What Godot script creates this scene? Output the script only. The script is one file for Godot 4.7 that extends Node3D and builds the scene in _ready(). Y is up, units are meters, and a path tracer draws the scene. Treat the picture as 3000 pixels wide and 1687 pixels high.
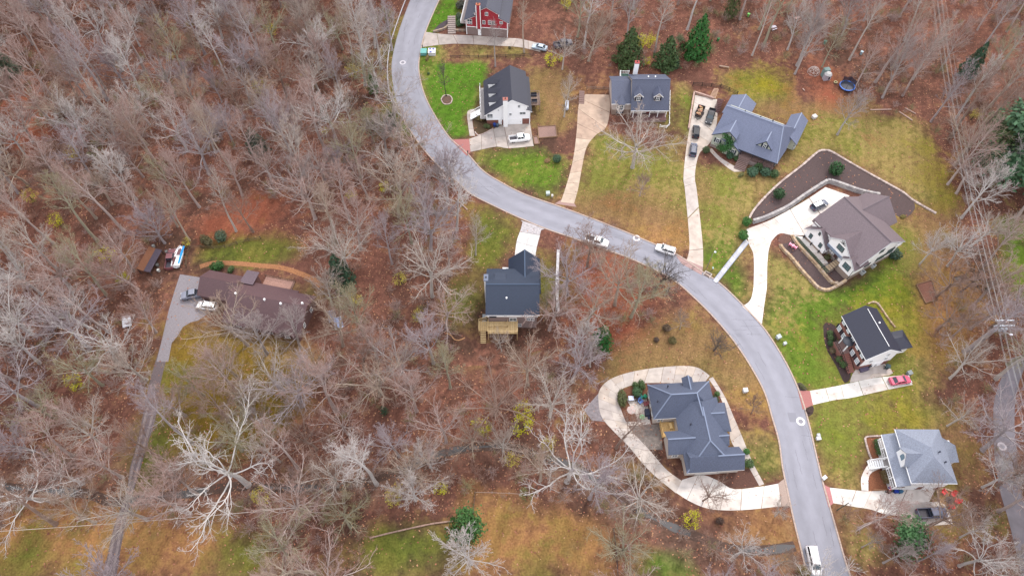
extends Node3D
# A winter neighbourhood seen from 135 m up: woods, a curving road, ten houses. Units are metres, north (away from the viewer) is -z.

const KE = 1.75      # how much brighter than its base colour the exposure draws a level surface
var mats = {}
var meshes = {}
var taken = {}
var rng = RandomNumberGenerator.new()
var eye = Vector3(0, 135, 0)
var tilt = deg_to_rad(32.0)

# ---------- mesh building ----------
class MB:
	var v = PackedVector3Array()
	var n = PackedVector3Array()
	var t = Transform3D.IDENTITY
	var caps = false
	var tint = null
	var cols = PackedColorArray()
	func tri(a, b, c):
		var p = t * a
		var q = t * b
		var r = t * c
		var m = (r - p).cross(q - p).normalized()
		v.append(p); v.append(q); v.append(r)
		n.append(m); n.append(m); n.append(m)
		if tint != null:
			cols.append(tint); cols.append(tint); cols.append(tint)
	func quad(a, b, c, d):
		tri(a, b, c); tri(a, c, d)
	func box(c, s, yaw = 0.0):
		var h = s * 0.5
		var k = t
		t = t * Transform3D(Basis(Vector3.UP, yaw), c)
		var p = []
		for i in 8: p.append(Vector3(h.x if i & 1 else -h.x, h.y if i & 2 else -h.y, h.z if i & 4 else -h.z))
		quad(p[2], p[3], p[7], p[6]); quad(p[0], p[4], p[5], p[1])
		quad(p[4], p[6], p[7], p[5]); quad(p[1], p[3], p[2], p[0])
		quad(p[0], p[2], p[6], p[4]); quad(p[5], p[7], p[3], p[1])
		t = k
	func bx(x0, x1, y0, y1, z0, z1): box(Vector3((x0 + x1) / 2.0, (y0 + y1) / 2.0, (z0 + z1) / 2.0), Vector3(x1 - x0, y1 - y0, z1 - z0))
	func bar(a, b, w, h = -1.0):          # a straight beam of section w x h
		var d = b - a
		if d.length() < 0.001: return
		var up = Vector3.UP if absf(d.normalized().y) < 0.95 else Vector3.RIGHT
		var k = t
		var bz = d.normalized()
		var bxx = up.cross(bz).normalized()
		t = t * Transform3D(Basis(bxx, bz.cross(bxx), bz), (a + b) / 2.0)
		box(Vector3.ZERO, Vector3(w, w if h < 0 else h, d.length()))
		t = k
	func prism(pts, y0, y1):              # a flat outline (x, z) with height
		var q = pts
		if Geometry2D.is_polygon_clockwise(PackedVector2Array(q)):
			q = q.duplicate(); q.reverse()
		var ix = Geometry2D.triangulate_polygon(PackedVector2Array(q))
		for i in range(0, ix.size(), 3):
			var a = q[ix[i]]
			var b = q[ix[i + 1]]
			var c = q[ix[i + 2]]
			if (b - a).cross(c - a) < 0.0:
				var x = b; b = c; c = x
			tri(Vector3(a.x, y1, a.y), Vector3(b.x, y1, b.y), Vector3(c.x, y1, c.y))
			if y0 > -0.05 or y0 < -0.3 or caps: tri(Vector3(a.x, y0, a.y), Vector3(c.x, y0, c.y), Vector3(b.x, y0, b.y))
		for i in q.size():
			var a = q[i]
			var b = q[(i + 1) % q.size()]
			quad(Vector3(a.x, y1, a.y), Vector3(a.x, y0, a.y), Vector3(b.x, y0, b.y), Vector3(b.x, y1, b.y))
	func prof(pts, a0, a1, along_x = false):   # a wall outline (x, y) drawn out along z, or (z, y) along x
		var k = t
		# local: x -> across, z -> up, y -> along
		if along_x: t = t * Transform3D(Basis(Vector3(0, 0, 1), Vector3(1, 0, 0), Vector3(0, 1, 0)), Vector3.ZERO)
		else: t = t * Transform3D(Basis(Vector3(1, 0, 0), Vector3(0, 0, -1), Vector3(0, 1, 0)), Vector3.ZERO)
		caps = true
		prism(pts, a0 if along_x else -a1, a1 if along_x else -a0)
		t = k
	func slab(p, th = 0.16):               # a roof plane with thickness
		var c = p[0]
		var nn = (p[2] - p[0]).cross(p[1] - p[0])
		var q = p
		if nn.y < 0.0:
			q = p.duplicate(); q.reverse()
		var dn = Vector3(0, -th, 0)
		for i in range(1, q.size() - 1):
			tri(q[0], q[i], q[i + 1])
			tri(q[0] + dn, q[i + 1] + dn, q[i] + dn)
		for i in q.size():
			var a = q[i]
			var b = q[(i + 1) % q.size()]
			quad(a, a + dn, b + dn, b)
	func cyl(c, r0, r1, h, k = 16, cap = true):
		for i in k:
			var a = TAU * i / k
			var b = TAU * (i + 1) / k
			var p = c + Vector3(cos(a) * r0, 0, sin(a) * r0)
			var q = c + Vector3(cos(b) * r0, 0, sin(b) * r0)
			var r = c + Vector3(cos(b) * r1, h, sin(b) * r1)
			var s = c + Vector3(cos(a) * r1, h, sin(a) * r1)
			quad(p, q, r, s)
			if cap: tri(c + Vector3(0, h, 0), s, r)
	func tube(pts, r, k = 5, r2 = -1.0):
		for i in pts.size() - 1:
			var d = (pts[i + 1] - pts[i]).normalized()
			var u = d.cross(Vector3.UP if absf(d.y) < 0.9 else Vector3.RIGHT).normalized()
			var w = d.cross(u)
			var ra = r if r2 < 0 else lerpf(r, r2, float(i) / (pts.size() - 1))
			var rb = r if r2 < 0 else lerpf(r, r2, float(i + 1) / (pts.size() - 1))
			for j in k:
				var a = TAU * j / k
				var b = TAU * (j + 1) / k
				var e0 = u * cos(a) + w * sin(a)
				var e1 = u * cos(b) + w * sin(b)
				quad(pts[i] + e0 * ra, pts[i + 1] + e0 * rb, pts[i + 1] + e1 * rb, pts[i] + e1 * ra)
	func ball(c, s, k = 10):
		for i in k:
			for j in k * 2:
				var f = func(a, b): return c + Vector3(sin(PI * a / k) * cos(PI * b / k), cos(PI * a / k), sin(PI * a / k) * sin(PI * b / k)) * s
				quad(f.call(i, j), f.call(i, j + 1), f.call(i + 1, j + 1), f.call(i + 1, j))
	func done():
		var a = []
		a.resize(Mesh.ARRAY_MAX)
		a[Mesh.ARRAY_VERTEX] = v
		a[Mesh.ARRAY_NORMAL] = n
		if cols.size(): a[Mesh.ARRAY_COLOR] = cols
		var m = ArrayMesh.new()
		m.add_surface_from_arrays(Mesh.PRIMITIVE_TRIANGLES, a)
		return m

# ---------- naming ----------
func numbered(s):
	var k = taken.get(s, 0)
	taken[s] = k + 1
	return s if k == 0 else "%s_%03d" % [s, k]

func thing(called, label, category, at = Vector3.ZERO, yaw = 0.0, group = ""):
	var o = Node3D.new()
	o.name = numbered(called)
	add_child(o, true)
	o.position = at
	o.rotation.y = yaw
	tag(o, label, category, group)
	return o

func tag(o, label, category, group = ""):
	o.set_meta("label", label)
	o.set_meta("category", category)
	if group: o.set_meta("group", group)

func part(p, called, b, m):
	var o = MeshInstance3D.new()
	o.name = called
	o.mesh = b.done() if b is MB else b
	o.material_override = m
	p.add_child(o, true)
	return o

func one(called, b, m, label, category, at = Vector3.ZERO, yaw = 0.0, group = ""):   # a thing that is a single mesh
	var o = MeshInstance3D.new()
	o.name = numbered(called)
	o.mesh = b.done() if b is MB else b
	o.material_override = m
	add_child(o, true)
	o.position = at
	o.rotation.y = yaw
	tag(o, label, category, group)
	return o

func struct(called, b, m, label, category):
	var o = one(called, b, m, label, category)
	o.set_meta("kind", "structure")
	return o

# ---------- materials ----------
func ph(r, g, b): # base colour of a surface that shows as this 8-bit colour under the open sky
	return Color(r / 255.0, g / 255.0, b / 255.0).srgb_to_linear() * (1.0 / KE)

func noise_tex(key, freq, lo, hi, oct = 4, type = FastNoiseLite.TYPE_SIMPLEX_SMOOTH):
	if not mats.has(key):
		var f = FastNoiseLite.new()
		f.seed = key.hash() % 1000
		f.noise_type = type
		f.frequency = freq
		f.fractal_octaves = oct
		var t = NoiseTexture2D.new()
		t.width = 512; t.height = 512; t.seamless = true
		t.noise = f
		var g = Gradient.new()
		g.colors = PackedColorArray([Color(lo, lo, lo), Color(hi, hi, hi)])
		t.color_ramp = g
		mats[key] = t
	return mats[key]

func mat(c, rough = 0.85, tex = "", scale = 0.2, metal = 0.0):
	var key = "%s|%s|%s|%s|%s" % [c, rough, tex, scale, metal]
	if not mats.has(key):
		var m = StandardMaterial3D.new()
		var k = {"": 1.0, "stain": 1.07, "mottle": 1.13, "grain": 1.46, "cells": 1.2}[tex]   # the pattern's own mean
		var q = Color(c.r * k, c.g * k, c.b * k).linear_to_srgb()
		m.albedo_color = Color(minf(q.r, 1.0), minf(q.g, 1.0), minf(q.b, 1.0))
		m.roughness = rough
		m.metallic = metal
		if tex:
			var t = noise_tex("stain", 0.02, 0.84, 1.0, 6) if tex == "stain" else noise_tex("mottle", 0.012, 0.77, 1.0, 5) if tex == "mottle" else noise_tex("grain", 0.12, 0.56, 1.0, 3) if tex == "grain" else noise_tex("cells", 0.05, 0.66, 1.0, 3, FastNoiseLite.TYPE_CELLULAR)
			m.albedo_texture = t
			m.uv1_triplanar = true
			m.uv1_world_triplanar = true
			m.uv1_scale = Vector3.ONE * scale
			if tex == "grain":
				m.detail_enabled = true
				m.detail_blend_mode = BaseMaterial3D.BLEND_MODE_MUL
				m.detail_albedo = noise_tex("mottle", 0.012, 0.77, 1.0, 5)
				m.uv2_triplanar = true
				m.uv2_world_triplanar = true
				m.uv2_scale = Vector3.ONE * 0.05
		mats[key] = m
	return mats[key]

func P(r, g, b, rough = 0.85, tex = "", scale = 0.2): return mat(ph(r, g, b), rough, tex, scale)

func glass(): return mat(Color(0.03, 0.045, 0.06), 0.08)
func white(): return mat(Color(0.74, 0.75, 0.77), 0.6)

const ONES = ["zero", "one", "two", "three", "four", "five", "six", "seven", "eight", "nine", "ten", "eleven", "twelve", "thirteen", "fourteen", "fifteen", "sixteen", "seventeen", "eighteen", "nineteen"]
const TENS = ["", "", "twenty", "thirty", "forty", "fifty", "sixty", "seventy", "eighty", "ninety"]
func words(n):
	n = int(n)
	if n < 20: return ONES[n]
	return TENS[n / 10 % 10] + ("" if n % 10 == 0 else "-" + ONES[n % 10])

func in_photo(p):   # where a point stands in the photograph, 0..1 across and down
	var d = p - eye
	var dep = -d.y * cos(tilt) - d.z * sin(tilt)
	var up = d.y * sin(tilt) - d.z * cos(tilt)
	return Vector2(0.5 + 2000.0 * d.x / dep / 3000.0, 0.5 - 2000.0 * up / dep / 1687.0)

var places = {}
func place_words(p):
	var q = in_photo(p)
	var a = clampi(int(q.x * 100.0), 0, 99)
	var b = clampi(int(q.y * 100.0), 0, 99)
	while places.has(a * 100 + b): a = (a + 1) % 100
	places[a * 100 + b] = true
	return "%s percent across and %s percent down the photograph" % [words(a), words(b)]

# ---------- outlines ----------
func smooth(p, per = 6):
	var q = []
	for i in p.size() - 1:
		var a = p[maxi(i - 1, 0)]
		var b = p[i]
		var c = p[i + 1]
		var d = p[mini(i + 2, p.size() - 1)]
		for k in per: q.append(b.cubic_interpolate(c, a, d, float(k) / per))
	q.append(p[-1])
	return q

func at_len(p, f):  # the point at share f of a line's length
	var total = 0.0
	for i in p.size() - 1: total += p[i].distance_to(p[i + 1])
	var want = f * total
	for i in p.size() - 1:
		var l = p[i].distance_to(p[i + 1])
		if want <= l or i == p.size() - 2: return p[i].lerp(p[i + 1], clampf(want / maxf(l, 0.0001), 0, 1.02))
		want -= l

func at_key(p, f):  # the point at share f counted in key points, so that two edges keep step
	var x = f * (p.size() - 1)
	var i = mini(int(x), p.size() - 2)
	return p[i].cubic_interpolate(p[i + 1], p[maxi(i - 1, 0)], p[mini(i + 2, p.size() - 1)], x - i)

func slabs(called, L, R, n, across, cols, label, category, y = 0.06, gap = 0.13):   # a drive of concrete slabs between two edges
	var o = thing(called, label, category)
	o.set_meta("kind", "structure")
	for i in n:
		for j in across:
			var sub = 3
			var e = gap / 6.0 * 0.5
			var pts = []
			var u0 = (j + (0.004 if across > 1 else 0.0)) / across
			var u1 = (j + 1.0 - (0.004 if across > 1 else 0.0)) / across
			for k in sub + 1:
				var f = (i + lerpf(e, 1.0 - e, float(k) / sub)) / n
				pts.append(at_key(L, f).lerp(at_key(R, f), u0))
			for k in sub + 1:
				var f = (i + lerpf(1.0 - e, e, float(k) / sub)) / n
				pts.append(at_key(L, f).lerp(at_key(R, f), u1))
			var b = MB.new()
			b.prism(pts, -0.1, y)
			part(o, "slab", b, cols[rng.randi() % cols.size()])
	return o

func sheet(called, pts, m, label, category, y = 0.03):
	var b = MB.new()
	b.prism(pts, -0.1, y)
	return struct(called, b, m, label, category)

func ribbon(b, p, w, y0, y1, off = 0.0):   # a low band following a line
	for i in p.size() - 1:
		var d = (p[i + 1] - p[i]).normalized()
		var s = Vector2(-d.y, d.x)
		var d0 = (p[i + 1] - p[maxi(i - 1, 0)]).normalized()
		var d1 = (p[mini(i + 2, p.size() - 1)] - p[i]).normalized()
		var s0 = Vector2(-d0.y, d0.x)
		var s1 = Vector2(-d1.y, d1.x)
		b.prism([p[i] + s0 * (off - w / 2), p[i + 1] + s1 * (off - w / 2), p[i + 1] + s1 * (off + w / 2), p[i] + s0 * (off + w / 2)], y0, y1)

# ---------- trees ----------
class Wood:                       # collects the limbs of one bare tree: tv/tn trunk and limbs, fine twigs in the same crown mesh
	var v = PackedVector3Array()
	var n = PackedVector3Array()
	var ix = PackedInt32Array()
	var big            # the same tree's trunk and boughs
	var rng = RandomNumberGenerator.new()
	func ring_tube(pts, rads, k):
		var base = v.size()
		for i in pts.size():
			var d = (pts[mini(i + 1, pts.size() - 1)] - pts[maxi(i - 1, 0)]).normalized()
			var u = d.cross(Vector3.UP if absf(d.y) < 0.9 else Vector3.RIGHT).normalized()
			var w = d.cross(u)
			for j in k:
				var e = u * cos(TAU * j / k) + w * sin(TAU * j / k)
				v.append(pts[i] + e * rads[i]); n.append(e)
		for i in pts.size() - 1:
			for j in k:
				var a = base + i * k + j
				var b = base + i * k + (j + 1) % k
				ix.append_array([a, a + k, b + k, a, b + k, b])
	func twig(p, d, l, r):
		var u = d.cross(Vector3.UP if absf(d.y) < 0.9 else Vector3.RIGHT).normalized()
		var w = d.cross(u)
		var base = v.size()
		for e in [u, -0.5 * u + 0.87 * w, -0.5 * u - 0.87 * w]:
			v.append(p + e * r); n.append(e)
		v.append(p + d * l); n.append(d)
		ix.append_array([base, base + 3, base + 1, base + 1, base + 3, base + 2, base + 2, base + 3, base])
	func rnd(a): return rng.randf_range(-a, a)
	func limb(p, d, l, r, level, s):       # one limb and all that grows from it
		var segs = s.segs[level]
		var pts = [p]
		var rads = [r]
		var dirs = [d]
		var step = l / segs
		for i in segs:
			d = (d + Vector3(rnd(1), rnd(1), rnd(1)) * s.bend[level] + Vector3(0, s.lift[level], 0)).normalized()
			p = p + d * step
			pts.append(p)
			rads.append(maxf(r * lerpf(1.0, s.tip, (i + 1.0) / segs), s.twig_r))
			dirs.append(d)
		(big if big and level < s.bough else self).ring_tube(pts, rads, s.sides[level])
		if level == s.kids.size(): return
		var count = int(s.kids[level] * (0.75 + 0.5 * rng.randf()) + 0.5)
		var a0 = rng.randf() * TAU
		for c in count:
			var f = lerpf(s.from[level], 1.0, (c + rng.randf()) / count)
			var x = f * segs
			var i = mini(int(x), segs - 1)
			var q = pts[i].lerp(pts[i + 1], x - i)
			var dd = dirs[mini(i + 1, segs)]
			var u = dd.cross(Vector3.UP if absf(dd.y) < 0.95 else Vector3.RIGHT).normalized()
			var w = dd.cross(u)
			a0 += 2.4 + rnd(0.5)
			var ang = s.angle[level] * (0.75 + 0.5 * rng.randf()) * lerpf(1.0, s.close, f)
			var nd = (dd * cos(ang) + (u * cos(a0) + w * sin(a0)) * sin(ang)).normalized()
			var nl = l * s.ratio[level] * lerpf(1.0, s.short[level], f) * (0.7 + 0.6 * rng.randf())
			var nr = minf(rads[i] * 0.62, r * s.rratio)
			if level + 1 == s.kids.size() and s.last_twig: twig(q, nd, nl, maxf(s.twig_r, nr * 0.7))
			else: limb(q, nd, nl, maxf(nr, s.twig_r), level + 1, s)
	func done():
		var a = []
		a.resize(Mesh.ARRAY_MAX)
		a[Mesh.ARRAY_VERTEX] = v
		a[Mesh.ARRAY_NORMAL] = n
		a[Mesh.ARRAY_INDEX] = ix
		var m = ArrayMesh.new()
		m.add_surface_from_arrays(Mesh.PRIMITIVE_TRIANGLES, a)
		return m

# every habit is drawn one unit tall in metres of a tree HEIGHT metres high; a crown limb list grows from the trunk mesh
var HABITS = {
	"oak": {bough = 2, height = 17.0, trunk = 0.38, fork = 0.3, limbs = 13, spread = 1.12, llen = 0.52, segs = [6, 5, 3, 2], bend = [0.24, 0.3, 0.32, 0.3], lift = [0.04, 0.05, 0.05, 0.04], sides = [5, 4, 3, 3], kids = [9, 7, 7], from = [0.22, 0.15, 0.15], angle = [0.8, 0.75, 0.7], ratio = [0.45, 0.48, 0.5], short = [0.5, 0.55, 0.6], close = 0.8, tip = 0.3, rratio = 0.52, twig_r = 0.0145, last_twig = true, lr = 0.45},
	"maple": {bough = 2, height = 17.0, trunk = 0.32, fork = 0.3, limbs = 16, spread = 0.9, llen = 0.4, segs = [5, 4, 3, 2], bend = [0.16, 0.22, 0.25, 0.2], lift = [0.08, 0.08, 0.06, 0.05], sides = [4, 3, 3, 3], kids = [9, 7, 6], from = [0.2, 0.15, 0.2], angle = [0.66, 0.64, 0.6], ratio = [0.44, 0.48, 0.5], short = [0.5, 0.55, 0.6], close = 0.85, tip = 0.28, rratio = 0.52, twig_r = 0.014, last_twig = true, lr = 0.42},
	"poplar": {bough = 2, height = 21.0, trunk = 0.34, fork = 0.45, limbs = 18, spread = 0.9, llen = 0.22, segs = [5, 4, 2, 2], bend = [0.16, 0.22, 0.24, 0.2], lift = [0.08, 0.08, 0.06, 0.05], sides = [4, 3, 3, 3], kids = [8, 7, 5], from = [0.2, 0.15, 0.2], angle = [0.7, 0.65, 0.6], ratio = [0.46, 0.5, 0.5], short = [0.5, 0.55, 0.6], close = 0.85, tip = 0.28, rratio = 0.52, twig_r = 0.014, last_twig = true, lr = 0.36},
	"sycamore": {bough = 3, height = 19.0, trunk = 0.44, fork = 0.3, limbs = 10, spread = 1.2, llen = 0.62, segs = [9, 6, 4, 2], bend = [0.3, 0.36, 0.36, 0.3], lift = [0.04, 0.05, 0.05, 0.04], sides = [6, 5, 3, 3], kids = [9, 7, 6], from = [0.3, 0.2, 0.2], angle = [0.75, 0.8, 0.75], ratio = [0.42, 0.44, 0.5], short = [0.5, 0.55, 0.6], close = 0.85, tip = 0.3, rratio = 0.52, twig_r = 0.0145, last_twig = true, lr = 0.46},
	"dense": {bough = 1, height = 10.0, trunk = 0.24, fork = 0.2, limbs = 22, spread = 0.95, llen = 0.6, segs = [6, 4, 3, 2], bend = [0.14, 0.18, 0.22, 0.2], lift = [0.05, 0.05, 0.04, 0.04], sides = [4, 3, 3, 3], kids = [9, 6, 5], from = [0.15, 0.15, 0.15], angle = [0.5, 0.5, 0.55], ratio = [0.42, 0.45, 0.5], short = [0.5, 0.55, 0.6], close = 0.9, tip = 0.28, rratio = 0.52, twig_r = 0.017, last_twig = true, lr = 0.42},
	"sapling": {bough = 0, height = 4.0, trunk = 0.05, fork = 0.12, limbs = 9, spread = 0.85, llen = 0.55, segs = [3, 2, 2, 2], bend = [0.2, 0.25, 0.25, 0.2], lift = [0.08, 0.06, 0.05, 0.04], sides = [3, 3, 3, 3], kids = [7, 5], from = [0.1, 0.1], angle = [0.6, 0.6], ratio = [0.5, 0.55], short = [0.5, 0.6], close = 0.9, tip = 0.3, rratio = 0.6, twig_r = 0.0145, last_twig = true, lr = 0.6},
}

func grow(kind, seed):   # [trunk mesh, crown mesh]
	var key = "%s%d" % [kind, seed]
	if meshes.has(key): return meshes[key]
	var s = HABITS[kind]
	var w = Wood.new()
	w.rng.seed = hash(key)
	var tw = Wood.new()
	tw.rng = w.rng
	w.big = tw
	var H = s.height
	var pts = []
	var rads = []
	var p = Vector3(0, -0.3, 0)
	var d = Vector3.UP
	var excurrent = kind in ["maple", "poplar", "dense"]
	var top = H * (0.86 if excurrent else s.fork + 0.14)
	var k = 10
	for i in k + 1:
		var f = float(i) / k
		pts.append(p)
		rads.append(s.trunk * (lerpf(1.0, 0.16, f) if excurrent else lerpf(1.0, 0.55, f)) * (1.35 if i == 0 else 1.0))
		d = (d + Vector3(w.rnd(1), 0, w.rnd(1)) * 0.07).normalized()
		d.y = maxf(d.y, 0.9)
		p += d.normalized() * (top + 0.3) / k
	tw.ring_tube(pts, rads, 7)
	var a = w.rng.randf() * TAU
	for i in s.limbs:
		var f = (i + w.rng.randf() * 0.8) / s.limbs
		var h = lerpf(s.fork * H, top, f if excurrent else pow(f, 0.7))
		var x = clampf((h + 0.3) / (top + 0.3), 0, 1) * k
		var j = mini(int(x), k - 1)
		var q = pts[j].lerp(pts[j + 1], x - j)
		a += 2.4 + w.rnd(0.4)
		var tiltup = s.spread * (lerpf(1.15, 0.35, f)) + w.rnd(0.12)
		var dir = Vector3(cos(a) * sin(tiltup), cos(tiltup), sin(a) * sin(tiltup)).normalized()
		var l = s.llen * H * (lerpf(1.0, 0.62, f) if excurrent else lerpf(0.95, 0.8, f)) * (0.75 + 0.45 * w.rng.randf())
		w.limb(q, dir, l, maxf(rads[j] * s.lr, s.twig_r * 2), 0, s)
	meshes[key] = [tw.done(), w.done(), H]
	return meshes[key]

func bark(r, g, b): return P(r, g, b, 0.9, "cells", 0.5)

var tree_proto = {}
func tree(kind, seed, at, height, yaw, m, label, group = "", called = "", wide = 1.0, lean = Vector2.ZERO):
	var g = grow(kind, seed)
	var o = Node3D.new()
	o.name = numbered(called if called else kind + "_tree")
	add_child(o, true)
	o.position = at
	var s = height / g[2]
	o.basis = Basis(Vector3(lean.y, 0, -lean.x).normalized(), lean.length()) * Basis(Vector3.UP, yaw) * Basis.from_scale(Vector3(s * wide, s, s * wide)) if lean.length() > 0.001 else Basis(Vector3.UP, yaw) * Basis.from_scale(Vector3(s * wide, s, s * wide))
	tag(o, label, "tree", group)
	part(o, "trunk", g[0], m[0])
	part(o, "crown", g[1], m[1])
	return o

# leafy plants: many small leaf clumps through a volume
func leaves(seed, count, shape, size):
	var key = "leaf%s%d%d%.2f" % [shape, seed, count, size]
	if meshes.has(key): return meshes[key]
	var r = RandomNumberGenerator.new()
	r.seed = hash(key)
	var b = MB.new()
	for i in count:
		var a = r.randf() * TAU
		var p
		var out
		if shape == "cone":          # cedar: one unit wide at the skirt, one unit tall
			var y = 1.0 - pow(r.randf(), 0.55)
			var lobe = 0.8 + 0.2 * sin(a * 5.0 + y * 17.0) + 0.12 * sin(a * 11.0 - y * 31.0)
			var rad = (1.0 - y) ** 0.75 * (0.55 + 0.45 * sqrt(r.randf())) * lobe * 0.5 * minf(1.0, 0.45 + y * 6.0)
			p = Vector3(cos(a) * rad, 0.03 + y * 0.97, sin(a) * rad)
			out = Vector3(cos(a), 0.55, sin(a))
		elif shape == "crown":       # broad evergreen with separate boughs
			var c = i % 23
			var ca = c * 2.399
			var cy = 0.3 + 0.62 * fmod(c * 0.618, 1.0)
			var cr = 0.36 * sqrt(1.0 - pow((cy - 0.5) / 0.52, 2.0)) * (0.3 + 0.7 * fmod(c * 0.37, 1.0))
			var e = Vector3(r.randfn(), r.randfn() * 0.7, r.randfn()) * 0.095
			p = Vector3(cos(ca) * cr, cy, sin(ca) * cr) + e
			out = (p - Vector3(0, 0.45, 0)).normalized() + Vector3(0, 0.4, 0)
		elif shape == "loose":       # a few uneven leafy stems
			var c = i % 9
			var ca = c * 2.399 + seed
			var cr = 0.16 + 0.3 * fmod(c * 0.618 + seed * 0.31, 1.0)
			p = Vector3(cos(ca) * cr, 0.35 + 0.5 * fmod(c * 0.47 + seed * 0.2, 1.0), sin(ca) * cr) + Vector3(r.randfn(), r.randfn(), r.randfn()) * 0.1
			p.y = maxf(p.y, 0.03)
			out = p - Vector3(0, 0.2, 0)
		else:                        # round shrub
			var e = Vector3(r.randfn(), r.randfn(), r.randfn()).normalized()
			var bump = 0.86 + 0.14 * sin(e.x * 9.0 + seed) * sin(e.z * 8.0 + e.y * 5.0)
			p = e * bump * (0.35 + 0.65 * pow(r.randf(), 0.4)) * 0.5
			p.y = maxf(p.y + 0.45, 0.02)
			out = e + Vector3(0, 0.3, 0)
		out = (out.normalized() + Vector3(r.randf_range(-1, 1), r.randf_range(-1, 1), r.randf_range(-1, 1)) * 0.7).normalized()
		var u = out.cross(Vector3(r.randf_range(-1, 1), r.randf_range(-1, 1), r.randf_range(-1, 1))).normalized()
		var w = out.cross(u)
		var s = size * (0.6 + 0.8 * r.randf())
		var g = r.randf_range(0.55, 1.35)
		b.tint = Color(g * r.randf_range(0.9, 1.15), g, g * r.randf_range(0.75, 1.1))
		b.quad(p - u * s, p - w * s * 0.6, p + u * s, p + w * s * 0.6)
	meshes[key] = b.done()
	return meshes[key]

func leafmat(r, g, b):
	r = minf(255, r * 1.2 + 6); g = minf(255, g * 1.2 + 4); b = minf(255, b * 1.15 + 4)
	var m = mat(ph(r, g, b), 0.75, "cells", 0.6)
	m.backlight_enabled = true
	m.vertex_color_use_as_albedo = true
	var c = ph(r, g, b) * 0.5
	m.backlight = c.linear_to_srgb()
	return m

func shrub(at, size, m, label, group = "", called = "shrub", seed = 1, category = "shrub", yaw = 0.0):
	var o = thing(called, label, category, at, yaw, group)
	o.scale = size
	part(o, "foliage", leaves(seed, 900, "round", 0.055), m)
	var b = MB.new()
	b.cyl(Vector3.ZERO, 0.05, 0.03, 0.5, 6)
	part(o, "stem", b, P(90, 75, 65))
	return o

func cedar(at, height, width, m, label, seed = 1, shape = "cone", group = "", count = 2600):
	var o = thing("evergreen_tree", label, "tree", at, seed * 1.7, group)
	o.scale = Vector3(width, height, width)
	part(o, "crown", leaves(seed, count, shape, 0.03), m)
	var b = MB.new()
	b.cyl(Vector3.ZERO, 0.03, 0.01, 0.85, 7)
	part(o, "trunk", b, P(95, 78, 70))
	return o

# ---------- house parts ----------
func window(h, c, w, ht, facing = 0.0, opts = {}):   # a framed window standing proud of a wall; facing 0 looks to local +z
	var fm = opts.get("frame", white())
	var key = "win%.2f_%.2f_%s" % [w, ht, opts.get("panes", 2)]
	if not meshes.has(key):
		var b = MB.new()
		var t = 0.09
		b.bx(-w / 2, w / 2, ht / 2 - t, ht / 2, 0, 0.09); b.bx(-w / 2, w / 2, -ht / 2, -ht / 2 + t, 0, 0.11)
		b.bx(-w / 2, -w / 2 + t, -ht / 2 + t, ht / 2 - t, 0, 0.09); b.bx(w / 2 - t, w / 2, -ht / 2 + t, ht / 2 - t, 0, 0.09)
		b.bx(-w / 2 + t, w / 2 - t, -0.03, 0.03, 0, 0.075)
		for i in range(1, opts.get("panes", 2)): b.bx(-w / 2 + w * i / opts.get("panes", 2) - 0.03, -w / 2 + w * i / opts.get("panes", 2) + 0.03, -ht / 2 + t, ht / 2 - t, 0, 0.08)
		var g = MB.new()
		g.bx(-w / 2 + 0.05, w / 2 - 0.05, -ht / 2 + 0.05, ht / 2 - 0.05, 0.0, 0.05)
		meshes[key] = b.done()
		meshes[key + "g"] = g.done()
	var o = part(h, "window", meshes[key], fm)
	o.position = c
	o.rotation.y = deg_to_rad(facing)
	part(o, "pane", meshes[key + "g"], opts.get("glass", glass()))
	if opts.has("shutter"):
		for s in [-1, 1]:
			var b = MB.new()
			b.bx(-0.2, 0.2, -ht / 2, ht / 2, 0, 0.07)
			var q = part(h, "shutter", b, opts.shutter)
			q.position = c + Basis(Vector3.UP, deg_to_rad(facing)) * Vector3(s * (w / 2 + 0.24), 0, 0)
			q.rotation.y = deg_to_rad(facing)
	return o

func door(h, c, w, ht, m, facing = 0.0, called = "door"):
	var b = MB.new()
	b.bx(-w / 2, w / 2, -ht / 2, ht / 2, 0, 0.06)
	var k = maxi(2, int(ht / 0.5)) if called == "garage_door" else 3
	for i in k: b.bx(-w / 2 + 0.12, w / 2 - 0.12, -ht / 2 + ht * i / k + 0.06, -ht / 2 + ht * (i + 1) / k - 0.06, 0.06, 0.085)
	var o = part(h, called, b, m)
	o.position = c
	o.rotation.y = deg_to_rad(facing)
	var hb = MB.new()
	hb.bx(-0.06, 0.06, -0.06, 0.06, 0.05, 0.16)
	var q = part(o, "handle", hb, P(120, 120, 125, 0.4))
	q.position = Vector3(w * 0.38, -0.05, 0)

func roof(h, planes, m, th = 0.18, called = "roof"):
	var b = MB.new()
	for p in planes: b.slab(p, th)
	return part(h, called, b, m)

func ridge_caps(r, lines, m):   # the paler caps along ridges and hips
	for l in lines:
		var b = MB.new()
		b.bar(l[0] + Vector3(0, 0.03, 0), l[1] + Vector3(0, 0.03, 0), 0.26, 0.07)
		part(r, "ridge_cap", b, m)

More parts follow.
